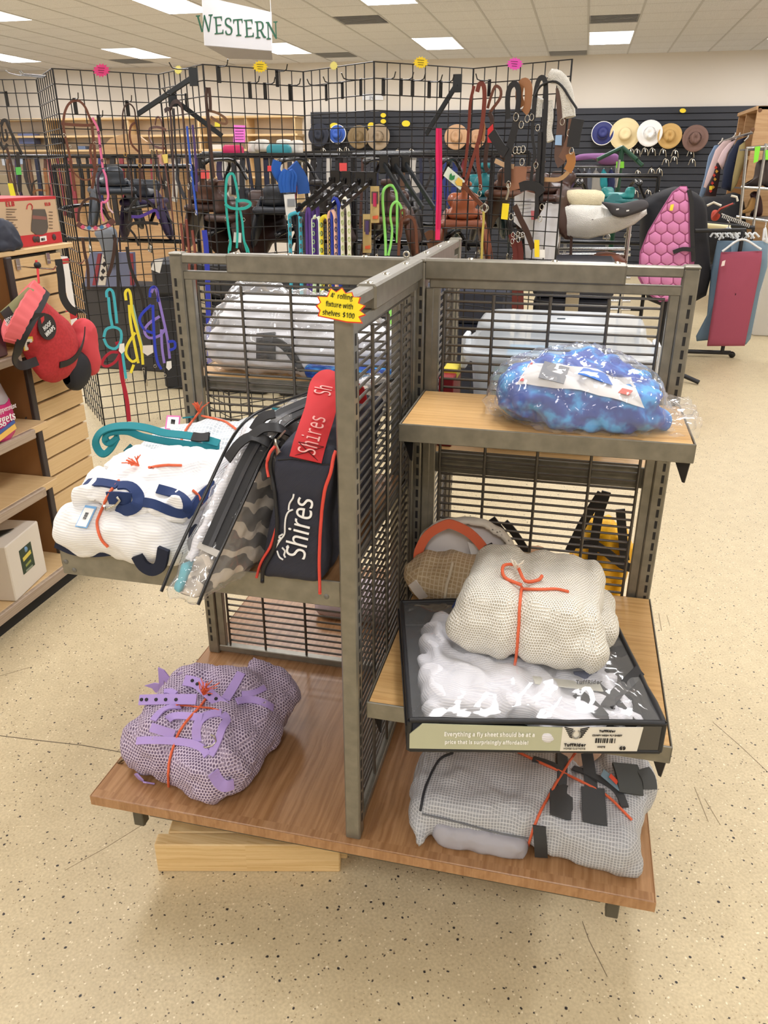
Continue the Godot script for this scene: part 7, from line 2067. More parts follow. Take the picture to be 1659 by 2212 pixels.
func build_behind() -> void:
	# pale wall shelving on the left of the back wall
	var cream := flat(226, 214, 196, 0.7)
	var w := T("wall_shelving", "long pale wood shelving high along the back wall", "shelving", Vector3(-7.7, 0, -12.9))
	P(w, "back_board", bx(-11.5, -4.62, 0.9, 2.46, -13.09, -13.05), cream)
	for y in [2.43, 2.14, 1.90, 1.45]:
		P(w, "shelf_board", bx(-11.5, -4.62, y, y + 0.035, -13.05, -12.65, 0.003), mats.maple)
	for x in [-11.4, -9.6, -7.9, -6.5, -5.6, -4.7]:
		P(w, "divider", bx(x, x + 0.035, 0.9, 2.43, -13.05, -12.67), mats.maple)
	var goods := [[60, 300, 40, 22, [110, 120, 160]], [115, 300, 36, 20, [60, 62, 72]], [15, 345, 20, 26, [220, 226, 236]], [48, 345, 18, 20, [180, 196, 220]], [180, 322, 20, 12, [96, 112, 140]], [250, 322, 30, 14, [150, 130, 110]], [470, 322, 30, 18, [214, 210, 200]], [600, 322, 30, 18, [236, 234, 228]], [640, 345, 24, 24, [226, 222, 214]]]
	for g in goods:
		var c := oz(g[0], g[1], -12.8)
		var s := 15.2 / 1849.0
		O("shelf_box", "small coloured carton standing on the long pale wall shelving", "box", box(st(), Vector3(c.x, c.y, -12.85), Vector3(g[2] * s, g[3] * s, 0.22), Basis(), 0.006), flat(g[4][0], g[4][1], g[4][2], 0.6), "cartons on the wall shelving")
	# dark slatted wall section
	var sw := T("slatwall", "charcoal slatted wall section with hats across the back wall", "slatwall", Vector3(-1.0, 0, -13.05))
	var sm := mat("slat_dark", rgb(46, 49, 57), 0.6)
	P(sw, "backing", bx(-4.5, 4.55, 0.0, 2.53, -13.095, -13.075), flat(28, 30, 36, 0.7))
	for k in 25:
		var y := 2.53 - 0.1 * k
		P(sw, "slat", bx(-4.5, 4.55, y - 0.091, y, -13.075, -13.05, 0.004), sm)
	# hats
	var navy := flat(38, 44, 108, 0.6)
	var white := flat(240, 238, 234, 0.7)
	hat("navy felt hat with white edged brim on the charcoal slats", 1302, 288, -12.93, 0.175, 0.085, navy, white, 0.12, false)
	hat("wide natural straw sun hat on the charcoal slats", 1350, 290, -12.93, 0.235, 0.10, flat(232, 212, 164, 0.8), flat(232, 212, 164, 0.8), 0.05, false)
	hat("white cowboy hat on the charcoal slats beside straw hat", 1403, 288, -12.93, 0.20, 0.095, white, flat(214, 176, 176, 0.7), 0.1)
	hat("golden tan cowboy hat on the charcoal slats", 1446, 294, -12.93, 0.19, 0.09, flat(204, 166, 102, 0.8), flat(176, 136, 76, 0.8), 0.1)
	hat("mottled brown cowboy hat on the charcoal slats", 1501, 299, -12.93, 0.20, 0.095, flat(122, 94, 84, 0.8), flat(96, 70, 62, 0.8), 0.1)
	hat("blue cap hat with pale edge seen through the gridwall", 729, 290, -12.93, 0.15, 0.085, flat(40, 82, 170, 0.6), white, 0.12, false)
	hat("olive felt hat on the slats seen through the gridwall", 775, 296, -12.93, 0.19, 0.09, flat(130, 110, 78, 0.8), flat(96, 80, 56, 0.8), 0.1)
	hat("beige felt hat on the slats seen through the gridwall", 818, 296, -12.93, 0.21, 0.095, flat(156, 138, 114, 0.8), flat(120, 102, 82, 0.8), 0.1)
	hat("pale tan cowboy hat on the slats behind chestnut reins", 986, 296, -12.93, 0.20, 0.10, flat(190, 152, 116, 0.8), flat(160, 122, 88, 0.8), 0.1)
	hat("dark felt hat on slats beside the blue cap", 690, 292, -12.93, 0.19, 0.09, flat(44, 48, 60, 0.8), flat(30, 32, 40, 0.8), 0.1)
	hat("small tan hat on slats behind the headstall", 1030, 300, -12.93, 0.15, 0.085, flat(190, 150, 116, 0.8), flat(150, 110, 80, 0.8), 0.1)
	for q in [[722, 273, 10, 8], [802, 272, 8, 8], [828, 249, 6, 5], [877, 267, 9, 7], [1475, 239, 7, 5], [828, 262, 6, 5]]:
		var c := oz(q[0], q[1], -12.99)
		var pts := []
		for k in 12:
			pts.append(oz(q[0] + cos(TAU * k / 12) * q[2], q[1] + sin(TAU * k / 12) * q[3], -12.99))
		O("price_dot", "small round yellow price card on the charcoal slats", "sign", slab(st(), pts, Vector3.BACK, 0.006), flat(242, 214, 48, 0.6), "yellow price cards on the slats")
	# bits and hooks on the slats
	for q in [[1362, 322], [1376, 324], [1393, 322], [1409, 322], [1432, 324], [1458, 326], [1492, 326], [1407, 366], [1424, 366], [1372, 412], [1400, 412], [1420, 412], [1378, 370], [1456, 340], [1495, 345], [1438, 345], [700, 322], [735, 322], [750, 320], [860, 326], [890, 324], [930, 330]]:
		var c := oz(q[0], q[1], -12.98)
		var t := T("bit_hook", "chrome hook with a riding bit on the charcoal slats", "hook", c, "bits on the charcoal slats")
		P(t, "prong", tube(st(), [c + Vector3(0, 0.05, -0.07), c + Vector3(0, 0.05, 0.0), c + Vector3(0, 0.0, 0.05), c + Vector3(0.01, -0.05, 0.06)], 0.012, 5), mats.nickel)
		P(t, "bit", tube(st(), curve([c + Vector3(-0.05, -0.08, 0.04), c + Vector3(-0.03, 0.0, 0.05), c + Vector3(0.0, 0.01, 0.05), c + Vector3(0.04, -0.02, 0.05), c + Vector3(0.06, -0.10, 0.04)], 2), 0.01, 5), mats.nickel)
	# paper sign on the wall, and the hanging department sign
	var ps := T("wall_sign", "small white card sign on the back wall", "sign", oz(804, 210, -13.05))
	P(ps, "card_face", cut(-13.08, [[783, 203], [827, 204], [828, 216], [783, 216]], 0.01), flat(236, 240, 246, 0.6))
	write(ps, "PO", oz(804, 212, -13.07), Basis(), 0.055, flat(150, 156, 170, 0.6), "Droid Serif", true, 0.1)
	var hz := -4.2
	var tl := oz(437, -8, hz)
	var sg := T("hanging_sign", "white hanging department sign with green serif lettering", "sign", oz(515, 105, hz))
	var bl := oz(443, 98, hz)
	var brr := oz(587, 110, hz)
	var tr := oz(585, 26, hz)
	P(sg, "board", slab(st(), [tl, bl, brr, tr], Vector3.BACK, 0.012), flat(206, 206, 210, 0.6))
	P(sg, "clear_edge", tube(st(), [tl, bl], 0.006, 6), flat(240, 242, 246, 0.3))
	P(sg, "clear_edge", tube(st(), [tr, brr], 0.006, 6), flat(240, 242, 246, 0.3))
	P(sg, "return_panel", slab(st(), [bl, brr, brr + Vector3(-0.10, -0.02, -0.28), bl + Vector3(0.05, -0.05, -0.28)], UP, 0.006), flat(206, 204, 206, 0.6))
	var sx := (oz(583, 66, hz) - oz(443, 52, hz)).normalized()
	write(sg, "WESTERN", oz(513, 62, hz) + Vector3(0, 0, 0.008), Basis(sx, UP, Vector3.BACK), 0.105, flat(38, 88, 66, 0.6), "Droid Serif", false, 0.12, "lettering", 0.88)
	for p in [tl, tr]:
		P(sg, "cord", tube(st(), [p, Vector3(p.x, CEIL, p.z)], 0.002, 4), flat(235, 235, 238, 0.5))
	# racks of saddles
	rack("black tubular saddle rack behind the teal halter", -2.75, -1.55, -4.75, 1.70, [[-2.45, 1.66], [-1.85, 1.66], [-2.45, 1.15], [-1.9, 1.15]])
	rack("black tubular saddle rack behind the rope reins", -1.45, -0.35, -4.75, 1.70, [[-1.2, 1.66], [-0.65, 1.66], [-1.15, 1.15], [-0.6, 1.15]])
	rack("black tubular saddle rack behind the leather bridles", -4.3, -2.95, -5.0, 1.62, [[-3.9, 1.30], [-3.3, 1.30]])
	rack("long black saddle rack farther back along the shop", -3.6, -0.2, -6.6, 1.75, [[-3.2, 1.7], [-2.4, 1.7], [-1.6, 1.7], [-0.8, 1.7]])
	rack("black saddle rack beyond the far gridwall panel", 0.0, 1.0, -6.4, 1.55, [[0.3, 1.5], [0.8, 1.5]])
	var blk := flat(46, 52, 60, 0.4)
	var blk2 := flat(36, 40, 48, 0.5)
	var dk: Material = mats.dark_leather
	var br := flat(86, 54, 38, 0.45)
	make_saddle("english_saddle", "black english saddle behind the braided reins", oz(240, 395, -4.7), 0.7, false, blk, blk)
	make_saddle("english_saddle", "black english saddle with dark purple pad behind thin headstall", oz(310, 420, -5.0), 0.3, false, blk2, flat(50, 36, 74, 0.6))
	make_saddle("western_saddle", "dark brown western saddle behind the teal halter", oz(520, 452, -4.5), -0.5, true, dk, dk)
	make_saddle("western_saddle", "brown western saddle behind the chestnut headstall", oz(455, 430, -4.6), 0.2, true, br, dk)
	make_saddle("english_saddle", "black saddle behind the blue knitted wrap", oz(600, 435, -4.5), 0.2, false, blk2, blk2)
	make_saddle("western_saddle", "dark western saddle behind the notched display arms", oz(700, 455, -4.5), 0.1, true, mats.black_leather, dk)
	make_saddle("western_saddle", "brown western saddle behind the lime rope halter", oz(845, 455, -4.5), 0.1, true, dk, br)
	make_saddle("western_saddle", "glossy chestnut western saddle behind the painted breast collar", oz(1000, 462, -4.3), 0.15, true, flat(146, 78, 48, 0.28), flat(120, 66, 44, 0.35))
	make_saddle("western_saddle", "teal seated saddle behind the painted breast collar", oz(1040, 415, -5.4), 0.2, true, flat(26, 112, 118, 0.5), flat(30, 60, 66, 0.5))
	make_saddle("western_saddle", "brown saddle behind the tan breast collar", oz(1110, 400, -5.0), -0.2, true, br, br)
	make_saddle("western_saddle", "dark brown saddle low behind the far gridwall panel", oz(1190, 410, -5.2), -0.4, true, dk, dk)
	for q in [[-2.2, 1.28, -6.4, "black saddle on the far rack under white saddle pads"], [-1.4, 1.30, -6.4, "black saddle on the far rack beside the pink roll"], [-3.0, 1.30, -6.4, "black saddle on the far rack behind blue nylon strap"], [-0.5, 1.28, -6.4, "black saddle on the far rack behind hot pink rein"]]:
		make_saddle("english_saddle", q[3], Vector3(q[0], q[1], q[2]), 0.1, false, blk2, mats.black_leather)
	# pads, rolls and small goods on the racks
	for q in [["saddle_roll", "hot pink rolled pad on top of the black rack", 483, 525, 324, 0.05, [206, 44, 100], -6.3], ["saddle_roll", "teal rolled pad on top of the black rack", 578, 628, 324, 0.055, [56, 144, 156], -6.3]]:
		var a := oz(q[2], q[4], q[7])
		var b := oz(q[3], q[4] + 1, q[7])
		O(q[0], q[1], "pad", tube(st(), [a, a.lerp(b, 0.1), a.lerp(b, 0.9), b], [q[5] * 0.6, q[5], q[5], q[5] * 0.6], 12), flat(q[6][0], q[6][1], q[6][2], 0.7))
	for q in [[495, 380, 12, 40], [512, 385, 10, 36], [565, 314, 9, 12], [612, 313, 10, 11], [548, 318, 7, 12], [640, 318, 8, 14], [478, 345, 6, 12]]:
		O("white_pad", "folded white fleece saddle pad on the far rack", "saddle pad", puff(-6.5, [[q[0] - q[2], q[1] - q[3]], [q[0] + q[2], q[1] - q[3]], [q[0] + q[2] * 1.1, q[1]], [q[0] + q[2], q[1] + q[3]], [q[0] - q[2], q[1] + q[3]], [q[0] - q[2] * 1.1, q[1]]], 0.16), flat(232, 228, 220, 0.9), "white fleece pads on the far rack")
	var nt := T("paper_notice", "bright pink paper notice hung behind the gridwall", "notice", oz(518, 310, -5.4))
	P(nt, "sheet", cut(-5.4, [[505, 270], [530, 271], [529, 310], [504, 308]], 0.006), flat(236, 120, 206, 0.7))
	P(nt, "stem", tube(st(), [Vector3(oz(518, 305, -5.4).x, 0.0, -5.42), oz(518, 290, -5.42)], 0.006, 6), mats.black)
	for k in 5:
		P(nt, "text_line", cut(-5.395, [[508, 276 + k * 6], [526, 276 + k * 6], [526, 277.5 + k * 6], [508, 277.5 + k * 6]], 0.003), flat(150, 70, 140, 0.7))
	for q in [[742, 361, 9, "rough red starburst card behind the rope reins", [232, 82, 84]], [584, 364, 6, "small red card on rack behind the blue wrap", [232, 70, 74]], [443, 377, 9, "red card on rack behind blue strap", [236, 90, 90]], [470, 270, 6, "tiny yellow card behind the tan loop", [236, 220, 70]]]:
		O("price_card", q[3], "sign", cut(-4.2, [[q[0] - q[2], q[1] - q[2]], [q[0] + q[2], q[1] - q[2]], [q[0] + q[2], q[1] + q[2]], [q[0] - q[2], q[1] + q[2]]], 0.004), flat(q[4][0], q[4][1], q[4][2], 0.6))
	# round topped wooden board and cupboards
	O("wooden_board", "tan wooden board with arched top behind the thin headstall", "board", cut(-6.32, [[222, 345], [222, 320], [240, 300], [270, 289], [300, 292], [318, 306], [324, 345]], 0.04), mats.rack_wood)
	O("wooden_case", "low tan wooden cupboard behind the leather bridles", "cupboard", bx(-5.2, -3.6, 0.0, 1.66, -6.9, -6.3, 0.01), mats.rack_wood)
	O("wooden_case", "long low wooden counter under the pale wall shelving", "counter", bx(-10.0, -5.4, 0.0, 1.52, -10.6, -9.9, 0.01), flat(150, 136, 112, 0.7))
	# coloured tack hung behind, small pieces
	var r := RandomNumberGenerator.new()
	r.seed = 33
	var cols := [[44, 58, 120], [52, 46, 44], [206, 200, 190], [60, 48, 80], [38, 40, 46], [60, 60, 66], [104, 74, 54], [34, 34, 38], [34, 38, 60], [84, 54, 44], [40, 36, 36], [140, 56, 66]]
	for i in 60:
		var x := -5.6 + i * 0.082
		var z := -6.12 - 0.03 * (i % 3)
		var y := 1.70
		var c: Array = cols[r.randi() % cols.size()]
		var ln := r.randf_range(0.25, 0.7)
		var wd := r.randf_range(0.02, 0.06)
		O("hanging_strap", "narrow coloured strap hung in the crowded tack row behind gridwall", "strap", strap(st(), curve([Vector3(x, y, z), Vector3(x, y - 0.02, z), Vector3(x + r.randf_range(-0.03, 0.03), y - ln * 0.5, z + 0.02), Vector3(x + r.randf_range(-0.05, 0.05), y - ln, z)], 2), Vector3.BACK, wd, 0.02), flat(c[0], c[1], c[2], 0.7), "straps in the crowded tack row")
	P(T("tack_rail", "long black rail carrying the crowded tack row", "rail", Vector3(-3.2, 0, -6.1)), "rail_bar", tube(st(), [Vector3(-5.8, 1.72, -6.15), Vector3(-0.4, 1.72, -6.15)], 0.018, 8), mats.black_gloss)
	# striped saddle blankets on a low rail
	var nb := T("saddle_blanket", "folded blue grey saddle blanket with red and white woven stripe", "blanket", oz(245, 625, -4.2))
	var bo := [[192, 565], [200, 545], [288, 545], [292, 618], [186, 618]]
	P(nb, "blanket_body", cut(-4.2, bo, 0.06), flat(116, 122, 150, 0.9))
	P(nb, "red_stripe", cut(-4.165, [[212, 548], [219, 548], [208, 616], [200, 616]], 0.01), flat(150, 64, 72, 0.9))
	P(nb, "white_stripe", cut(-4.165, [[222, 548], [236, 548], [228, 616], [212, 616]], 0.01), flat(214, 208, 198, 0.9))
	for k in 4:
		var y: float = 556 + k * 15
		var x: float = 228 - k * 2.6
		P(nb, "woven_diamond", cut(-4.158, [[x, y - 6], [x + 5, y], [x, y + 6], [x - 5, y]], 0.004), flat(52, 48, 52, 0.9))
	P(nb, "red_stripe", cut(-4.165, [[280, 548], [287, 548], [290, 616], [282, 616]], 0.01), flat(150, 64, 72, 0.9))
	O("grey_pad", "grey stirrup leather pad hanging above the striped blanket", "pad", puff(-4.15, [[205, 500], [235, 490], [250, 505], [250, 560], [240, 580], [228, 560], [215, 520]], 0.05), flat(112, 118, 128, 0.6))
	O("blanket_stand", "dark stand under the striped saddle blanket", "stand", bx(-3.7, -3.0, 0.0, 0.72, -4.5, -4.25, 0.01), flat(60, 58, 60, 0.6))
	# dark trunks and cases on the floor behind the gridwall
	var cases := [[-2.75, -1.9, 0.98, -4.35, -3.75, "black padded trunk behind the hanging halters", [34, 36, 42]], [-1.8, -0.95, 0.92, -4.3, -3.75, "charcoal padded trunk behind the rope reins", [44, 46, 52]], [-0.85, -0.1, 0.85, -4.3, -3.7, "dark navy padded trunk behind the fixture spine", [30, 36, 54]], [0.05, 0.62, 0.98, -4.9, -4.4, "black stacked blanket case under the fleece pad rack", [24, 26, 36]]]
	for c in cases:
		var t := T("padded_case", c[5], "case", Vector3((c[0] + c[1]) / 2, 0, (c[3] + c[4]) / 2))
		P(t, "case_body", bx(c[0], c[1], 0.0, c[2] * 0.72, c[3], c[4], 0.02), flat(c[6][0], c[6][1], c[6][2], 0.6))
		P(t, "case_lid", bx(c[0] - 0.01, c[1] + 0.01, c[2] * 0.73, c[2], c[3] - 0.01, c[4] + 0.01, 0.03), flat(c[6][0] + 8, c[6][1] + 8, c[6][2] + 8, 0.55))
		P(t, "latch", bx((c[0] + c[1]) / 2 - 0.05, (c[0] + c[1]) / 2 + 0.05, c[2] * 0.62, c[2] * 0.82, c[4] + 0.005, c[4] + 0.02, 0.004), mats.nickel)
	O("paper_tag", "white paper sheet pinned before the black padded trunk", "paper", cut(-3.6, [[333, 562], [352, 560], [345, 590], [326, 582]], 0.004), mats.white_paper)

func build_right() -> void:
	# fleece pad on a chrome rack
	var zr := -5.3
	var t := T("chrome_rack", "chrome ladder rack holding the white fleece saddle pad", "rack", oz(1290, 700, zr))
	for x in [1210, 1362]:
		var a := oz(x, 470, zr)
		P(t, "upright", tube(st(), [Vector3(a.x, 0, zr), a], 0.02, 8), mats.chrome)
	for y in [538, 550, 600, 622, 650, 668]:
		P(t, "rung", tube(st(), [oz(1208, y, zr), oz(1362, y, zr)], 0.014, 8), mats.chrome)
	var pd := T("saddle_pad", "white fleece saddle pad with dark grey suede panel", "saddle pad", oz(1290, 515, zr + 0.1))
	P(pd, "fleece_body", puff_flat(zr + 0.1, [[1186, 448], [1215, 440], [1260, 440], [1300, 442], [1360, 462], [1396, 448], [1398, 462], [1370, 485], [1330, 502], [1270, 516], [1200, 510], [1182, 500], [1184, 470]], 0.34), mats.fleece)
	P(pd, "suede_panel", puff(zr + 0.30, [[1300, 436], [1340, 440], [1385, 431], [1400, 438], [1396, 452], [1360, 466], [1340, 470], [1322, 464], [1312, 450]], 0.06), flat(72, 70, 72, 0.8))
	for q in [[1334, 452], [1356, 455]]:
		P(pd, "slot", cut(zr + 0.345, [[q[0] - 3, q[1] - 1], [q[0] + 3, q[1] - 2], [q[0] + 3, q[1] + 1], [q[0] - 3, q[1] + 2]], 0.004), flat(220, 218, 214, 0.8))
	O("sheepskin_roll", "rolled cream sheepskin in plastic on the white fleece pad", "sheepskin", tube(st(), [oz(1214, 428, zr + 0.15), oz(1222, 427, zr + 0.15), oz(1245, 428, zr + 0.15), oz(1285, 429, zr + 0.15), oz(1298, 429, zr + 0.15), oz(1305, 430, zr + 0.15)], [0.03, 0.055, 0.066, 0.066, 0.055, 0.03], 14), mats.sheepskin)
	make_saddle("english_saddle", "turquoise leather saddle behind the sheepskin roll", oz(1336, 424, -6.0), 0.9, false, flat(44, 140, 138, 0.45), flat(36, 110, 112, 0.5)).scale = Vector3.ONE * 0.62
	O("tan_saddle_skirt", "tan leather saddle skirt under the chrome rack", "saddle skirt", puff(-5.2, [[1275, 560], [1290, 548], [1320, 546], [1345, 556], [1350, 570], [1275, 570]], 0.2), flat(122, 70, 48, 0.5))
	# green display stand
	var gs := T("display_stand", "dark green pipe stand with sloping arms and lime tag", "stand", Vector3(oz(1345, 340, -7.0).x, 0, -7.0))
	var gm := flat(26, 74, 52, 0.4)
	var top := oz(1344, 318, -7.0)
	P(gs, "post", tube(st(), [Vector3(top.x, 0, -7.0), top], 0.026, 8), gm)
	for q in [[1290, 345], [1388, 358], [1376, 345]]:
		P(gs, "arm", tube(st(), [top, oz(q[0], q[1], -6.9)], 0.02, 8), gm)
	P(gs, "lime_tag", cut(-6.95, [[1331, 349], [1348, 349], [1348, 363], [1331, 363]], 0.006), flat(150, 240, 70, 0.6))
	P(gs, "chrome_tip", tube(st(), [oz(1330, 405, -6.9), oz(1334, 380, -6.9), oz(1338, 345, -6.9)], 0.014, 6), mats.chrome)
	# clothes rail with purple roll
	var cr := T("clothes_rail", "grey clothes rail behind the far gridwall panel", "clothes rail", Vector3(oz(1270, 360, -7.6).x, 0, -7.6))
	var ra := oz(1236, 360, -7.6)
	var rb2 := oz(1330, 359, -7.6)
	P(cr, "rail_bar", tube(st(), [ra, rb2], 0.016, 8), flat(150, 152, 154, 0.3, 0.8))
	for p in [ra, rb2]:
		P(cr, "leg", tube(st(), [Vector3(p.x, 0, p.z), p], 0.016, 8), flat(150, 152, 154, 0.3, 0.8))
	O("padded_roll", "mauve padded saddle carrier on top of the clothes rail", "pad", puff(-7.6, [[1242, 338], [1262, 332], [1320, 331], [1336, 336], [1334, 354], [1300, 356], [1285, 345], [1262, 342], [1240, 348]], 0.2), flat(126, 80, 128, 0.8))
	var gar := [[1248, 376, 10, 50, [48, 44, 50], "black"], [1262, 380, 12, 46, [66, 60, 62], "charcoal"], [1287, 378, 12, 46, [176, 172, 166], "light grey"], [1304, 376, 9, 30, [50, 164, 178], "turquoise"], [1320, 376, 9, 50, [40, 48, 90], "navy"], [1273, 376, 7, 40, [110, 116, 130], "slate"], [1236, 376, 7, 50, [84, 64, 100], "dusky purple"]]
	for g in gar:
		var x: float = g[0]
		var y: float = g[1]
		var wdt: float = g[2]
		var h: float = g[3]
		var gt := T("hanging_garment", g[5] + " garment on a hanger on the grey clothes rail", "garment", oz(x, y + h, -7.6))
		P(gt, "cloth", puff(-7.6, [[x - 2, y - 10], [x + 2, y - 10], [x + wdt * 0.8, y], [x + wdt, y + h * 0.5], [x + wdt, y + h], [x - wdt, y + h], [x - wdt, y + h * 0.4], [x - wdt * 0.7, y]], 0.12), flat(g[4][0], g[4][1], g[4][2], 0.8))
		P(gt, "hanger", tube(st(), [oz(x, y - 8, -7.6), oz(x + 1, y - 14, -7.6), oz(x - 1, y - 17, -7.6)], 0.006, 5), flat(230, 230, 232, 0.4))
	# pink hexagon pad hanging on a stand
	var zq := -4.9
	var pk := flat(206, 128, 172, 0.75)
	var hp := T("quilted_pad", "pink hexagon quilted saddle pad hanging from a stand", "saddle pad", oz(1440, 650, zq))
	P(hp, "pad_body", cut(zq, [[1470, 402], [1483, 402], [1494, 425], [1497, 500], [1500, 562], [1494, 600], [1462, 648], [1425, 652], [1395, 632], [1378, 600], [1382, 545], [1400, 500], [1430, 450], [1452, 415]], 0.035), flat(158, 84, 124, 0.8))
	var inside := PackedVector2Array()
	for q in [[1470, 404], [1483, 404], [1487, 425], [1487, 500], [1489, 562], [1485, 600], [1458, 645], [1426, 649], [1398, 630], [1382, 598], [1385, 547], [1402, 502], [1432, 452], [1455, 417]]:
		inside.append(Vector2(q[0], q[1]))
	for row in 12:
		for col in 6:
			var cx := 1376.0 + col * 26.0 + (13.0 if row % 2 == 1 else 0.0)
			var cy := 402.0 + row * 22.5
			var hx := PackedVector2Array()
			for k in 6:
				var a := TAU * (k + 0.5) / 6
				hx.append(Vector2(cx + cos(a) * 14.2, cy + sin(a) * 14.4))
			for poly in Geometry2D.intersect_polygons(hx, inside):
				if poly.size() >= 3:
					var l: Array = []
					for v in poly:
						l.append([v.x, v.y])
					P(hp, "quilt_cell", puff_flat(zq + 0.018, l, 0.016), pk)
	P(hp, "edge_strap", strap(st(), curve([oz(1488, 410, zq + 0.03), oz(1494, 440, zq + 0.03), oz(1495, 500, zq + 0.03), oz(1498, 565, zq + 0.03)], 3), Vector3.BACK, 0.03, 0.01), mats.black)
	P(hp, "buckle_strap", strap(st(), curve([oz(1454, 545, zq + 0.045), oz(1475, 538, zq + 0.045), oz(1498, 540, zq + 0.045)], 3), Vector3.BACK, 0.03, 0.01), mats.black)
	P(hp, "price_tag", cut(zq + 0.05, [[1449, 442], [1456, 441], [1453, 455], [1446, 455]], 0.004), flat(246, 220, 60, 0.6))
	var stn := T("pad_stand", "black tripod stand behind the pink quilted pad", "stand", Vector3(oz(1475, 500, zq - 0.15).x, 0, zq - 0.15))
	var pt := oz(1476, 398, zq - 0.12)
	P(stn, "post", tube(st(), [Vector3(pt.x, 0.1, pt.z), pt], 0.02, 8), mats.black)
	for k in 4:
		var a := TAU * k / 4 + 0.4
		P(stn, "foot", tube(st(), [Vector3(pt.x, 0.12, pt.z), Vector3(pt.x + cos(a) * 0.35, 0.02, pt.z + sin(a) * 0.35)], 0.018, 8), mats.black)
	O("dark_coat", "black coats hanging behind the pink quilted pad", "coats", puff(-6.2, [[1385, 470], [1400, 430], [1440, 410], [1475, 405], [1520, 430], [1528, 490], [1525, 640], [1400, 650]], 0.4), flat(26, 26, 32, 0.8))
	# rolling rail of jeans
	var zj := -6.0
	var jr := T("rolling_rail", "black rolling garment rail with folded jeans", "clothes rail", Vector3(oz(1570, 760, zj).x, 0, zj))
	var j0 := oz(1500, 499, zj + 0.15)
	var j1 := oz(1610, 497, zj - 0.1)
	P(jr, "rail_bar", tube(st(), [j0, j1], 0.018, 8), mats.black)
	var base := oy(1560, 760, 0.06)
	P(jr, "post", tube(st(), [Vector3(base.x, 0.06, base.z), Vector3(base.x, j1.y, base.z)], 0.018, 8), mats.black)
	P(jr, "base_bar", tube(st(), [oy(1455, 758, 0.05), oy(1578, 762, 0.05)], 0.02, 8), mats.black)
	P(jr, "caster", lathe(st(), [Vector2(0.002, -0.012), Vector2(0.028, -0.012), Vector2(0.028, 0.012), Vector2(0.002, 0.012)], Transform3D(Basis(Vector3.RIGHT, PI / 2), oy(1581, 766, 0.028)), 14), mats.black_gloss)
	var jz := func(l): return zp(l, 1480, 480, 3.9665)
	var jeans := [["folded maroon jeans on a clear hanger", [[310, 258], [660, 248], [655, 330], [640, 430], [580, 720], [510, 1060], [190, 1062], [215, 900], [255, 640], [285, 430]], [160, 76, 96], 0.08], ["folded pale blue jeans behind maroon jeans", [[660, 160], [710, 185], [705, 380], [640, 600], [560, 1000], [520, 1050], [400, 1000], [400, 160]], [122, 146, 164], -0.02], ["folded washed blue jeans at the rail's near end", [[280, 160], [460, 160], [440, 600], [300, 1000], [100, 1020], [95, 980], [190, 800], [225, 420]], [108, 132, 152], -0.10]]
	for j in jeans:
		var l: Array = jz.call(j[1])
		var jt := T("folded_jeans", j[0], "jeans", oz(l[5][0], l[5][1] + 20, zj + j[3]))
		P(jt, "denim", puff_flat(zj + j[3], l, 0.05), tex3(mat("denim_%d" % j[2][0], rgb(j[2][0], j[2][1], j[2][2]), 0.9), null, Vector3.ONE * 8.0))
		var e := l[0] as Array
		var e2 := l[1] as Array
		P(jt, "hanger", tube(st(), curve([oz(e[0] + 2, e[1] - 2, zj + j[3] + 0.03), oz((e[0] + e2[0]) / 2, e[1] - 28, zj + j[3] + 0.03), oz(e2[0] - 2, e2[1] - 4, zj + j[3] + 0.03)], 5), 0.010, 6), flat(226, 230, 232, 0.2))
		P(jt, "hanger_hook", tube(st(), curve([oz((e[0] + e2[0]) / 2, e[1] - 28, zj + j[3] + 0.03), oz((e[0] + e2[0]) / 2 + 2, e[1] - 40, zj), oz((e[0] + e2[0]) / 2 - 3, e[1] - 44, zj)], 4), 0.005, 5), mats.chrome)
		if j[2][0] == 160:
			P(jt, "size_tag", cut(zj + 0.14, jz.call([[318, 335], [346, 325], [336, 372], [308, 378]]), 0.004), flat(240, 222, 216, 0.6))
	for k in 9:
		var x := 1542.0 + k * 11
		O("clear_hanger", "clear plastic hanger on the rolling jeans rail", "hanger", tube(st(), curve([oz(x - 8, 512 + (k % 3) * 2, zj - 0.15 - 0.02 * k), oz(x, 503, zj - 0.15 - 0.02 * k), oz(x + 10, 512 + (k % 2) * 3, zj - 0.15 - 0.02 * k)], 4), 0.010, 6), flat(232, 234, 234, 0.2), "clear hangers on the jeans rail")
	# pine shelf tower with shirts rail
	var zt := -9.0
	var pine := tex3(mat("tower_pine", Color.WHITE, 0.6), mats.rack_wood.albedo_texture, Vector3(1.0, 1.0, 1.0))
	pine.albedo_color = rgb(244, 242, 240)
	var tw := T("pine_tower", "tall knotty pine shelf tower by the shirts", "shelving", Vector3(oz(1640, 400, zt).x, 0, zt))
	var xa := oz(1626, 300, zt).x
	var xb := xa + 0.62
	var yt := oz(1626, 229, zt).y
	P(tw, "front_panel", bx(xa, xb, 0, yt, zt - 0.03, zt, 0.004), pine)
	P(tw, "top_board", bx(xa - 0.02, xb, yt - 0.04, yt, zt - 1.25, zt, 0.004), pine)
	P(tw, "far_panel", bx(xa, xb, 0, yt, zt - 1.25, zt - 1.22, 0.004), pine)
	P(tw, "back_board", bx(xb - 0.3, xb - 0.27, 0, yt, zt - 1.22, zt - 0.03), pine)
	P(tw, "divider", bx(xa, xb - 0.3, yt - 0.52, yt - 0.04, zt - 0.72, zt - 0.69), pine)
	P(tw, "shelf_board", bx(xa, xb - 0.3, yt - 0.56, yt - 0.52, zt - 1.22, zt - 0.03), pine)
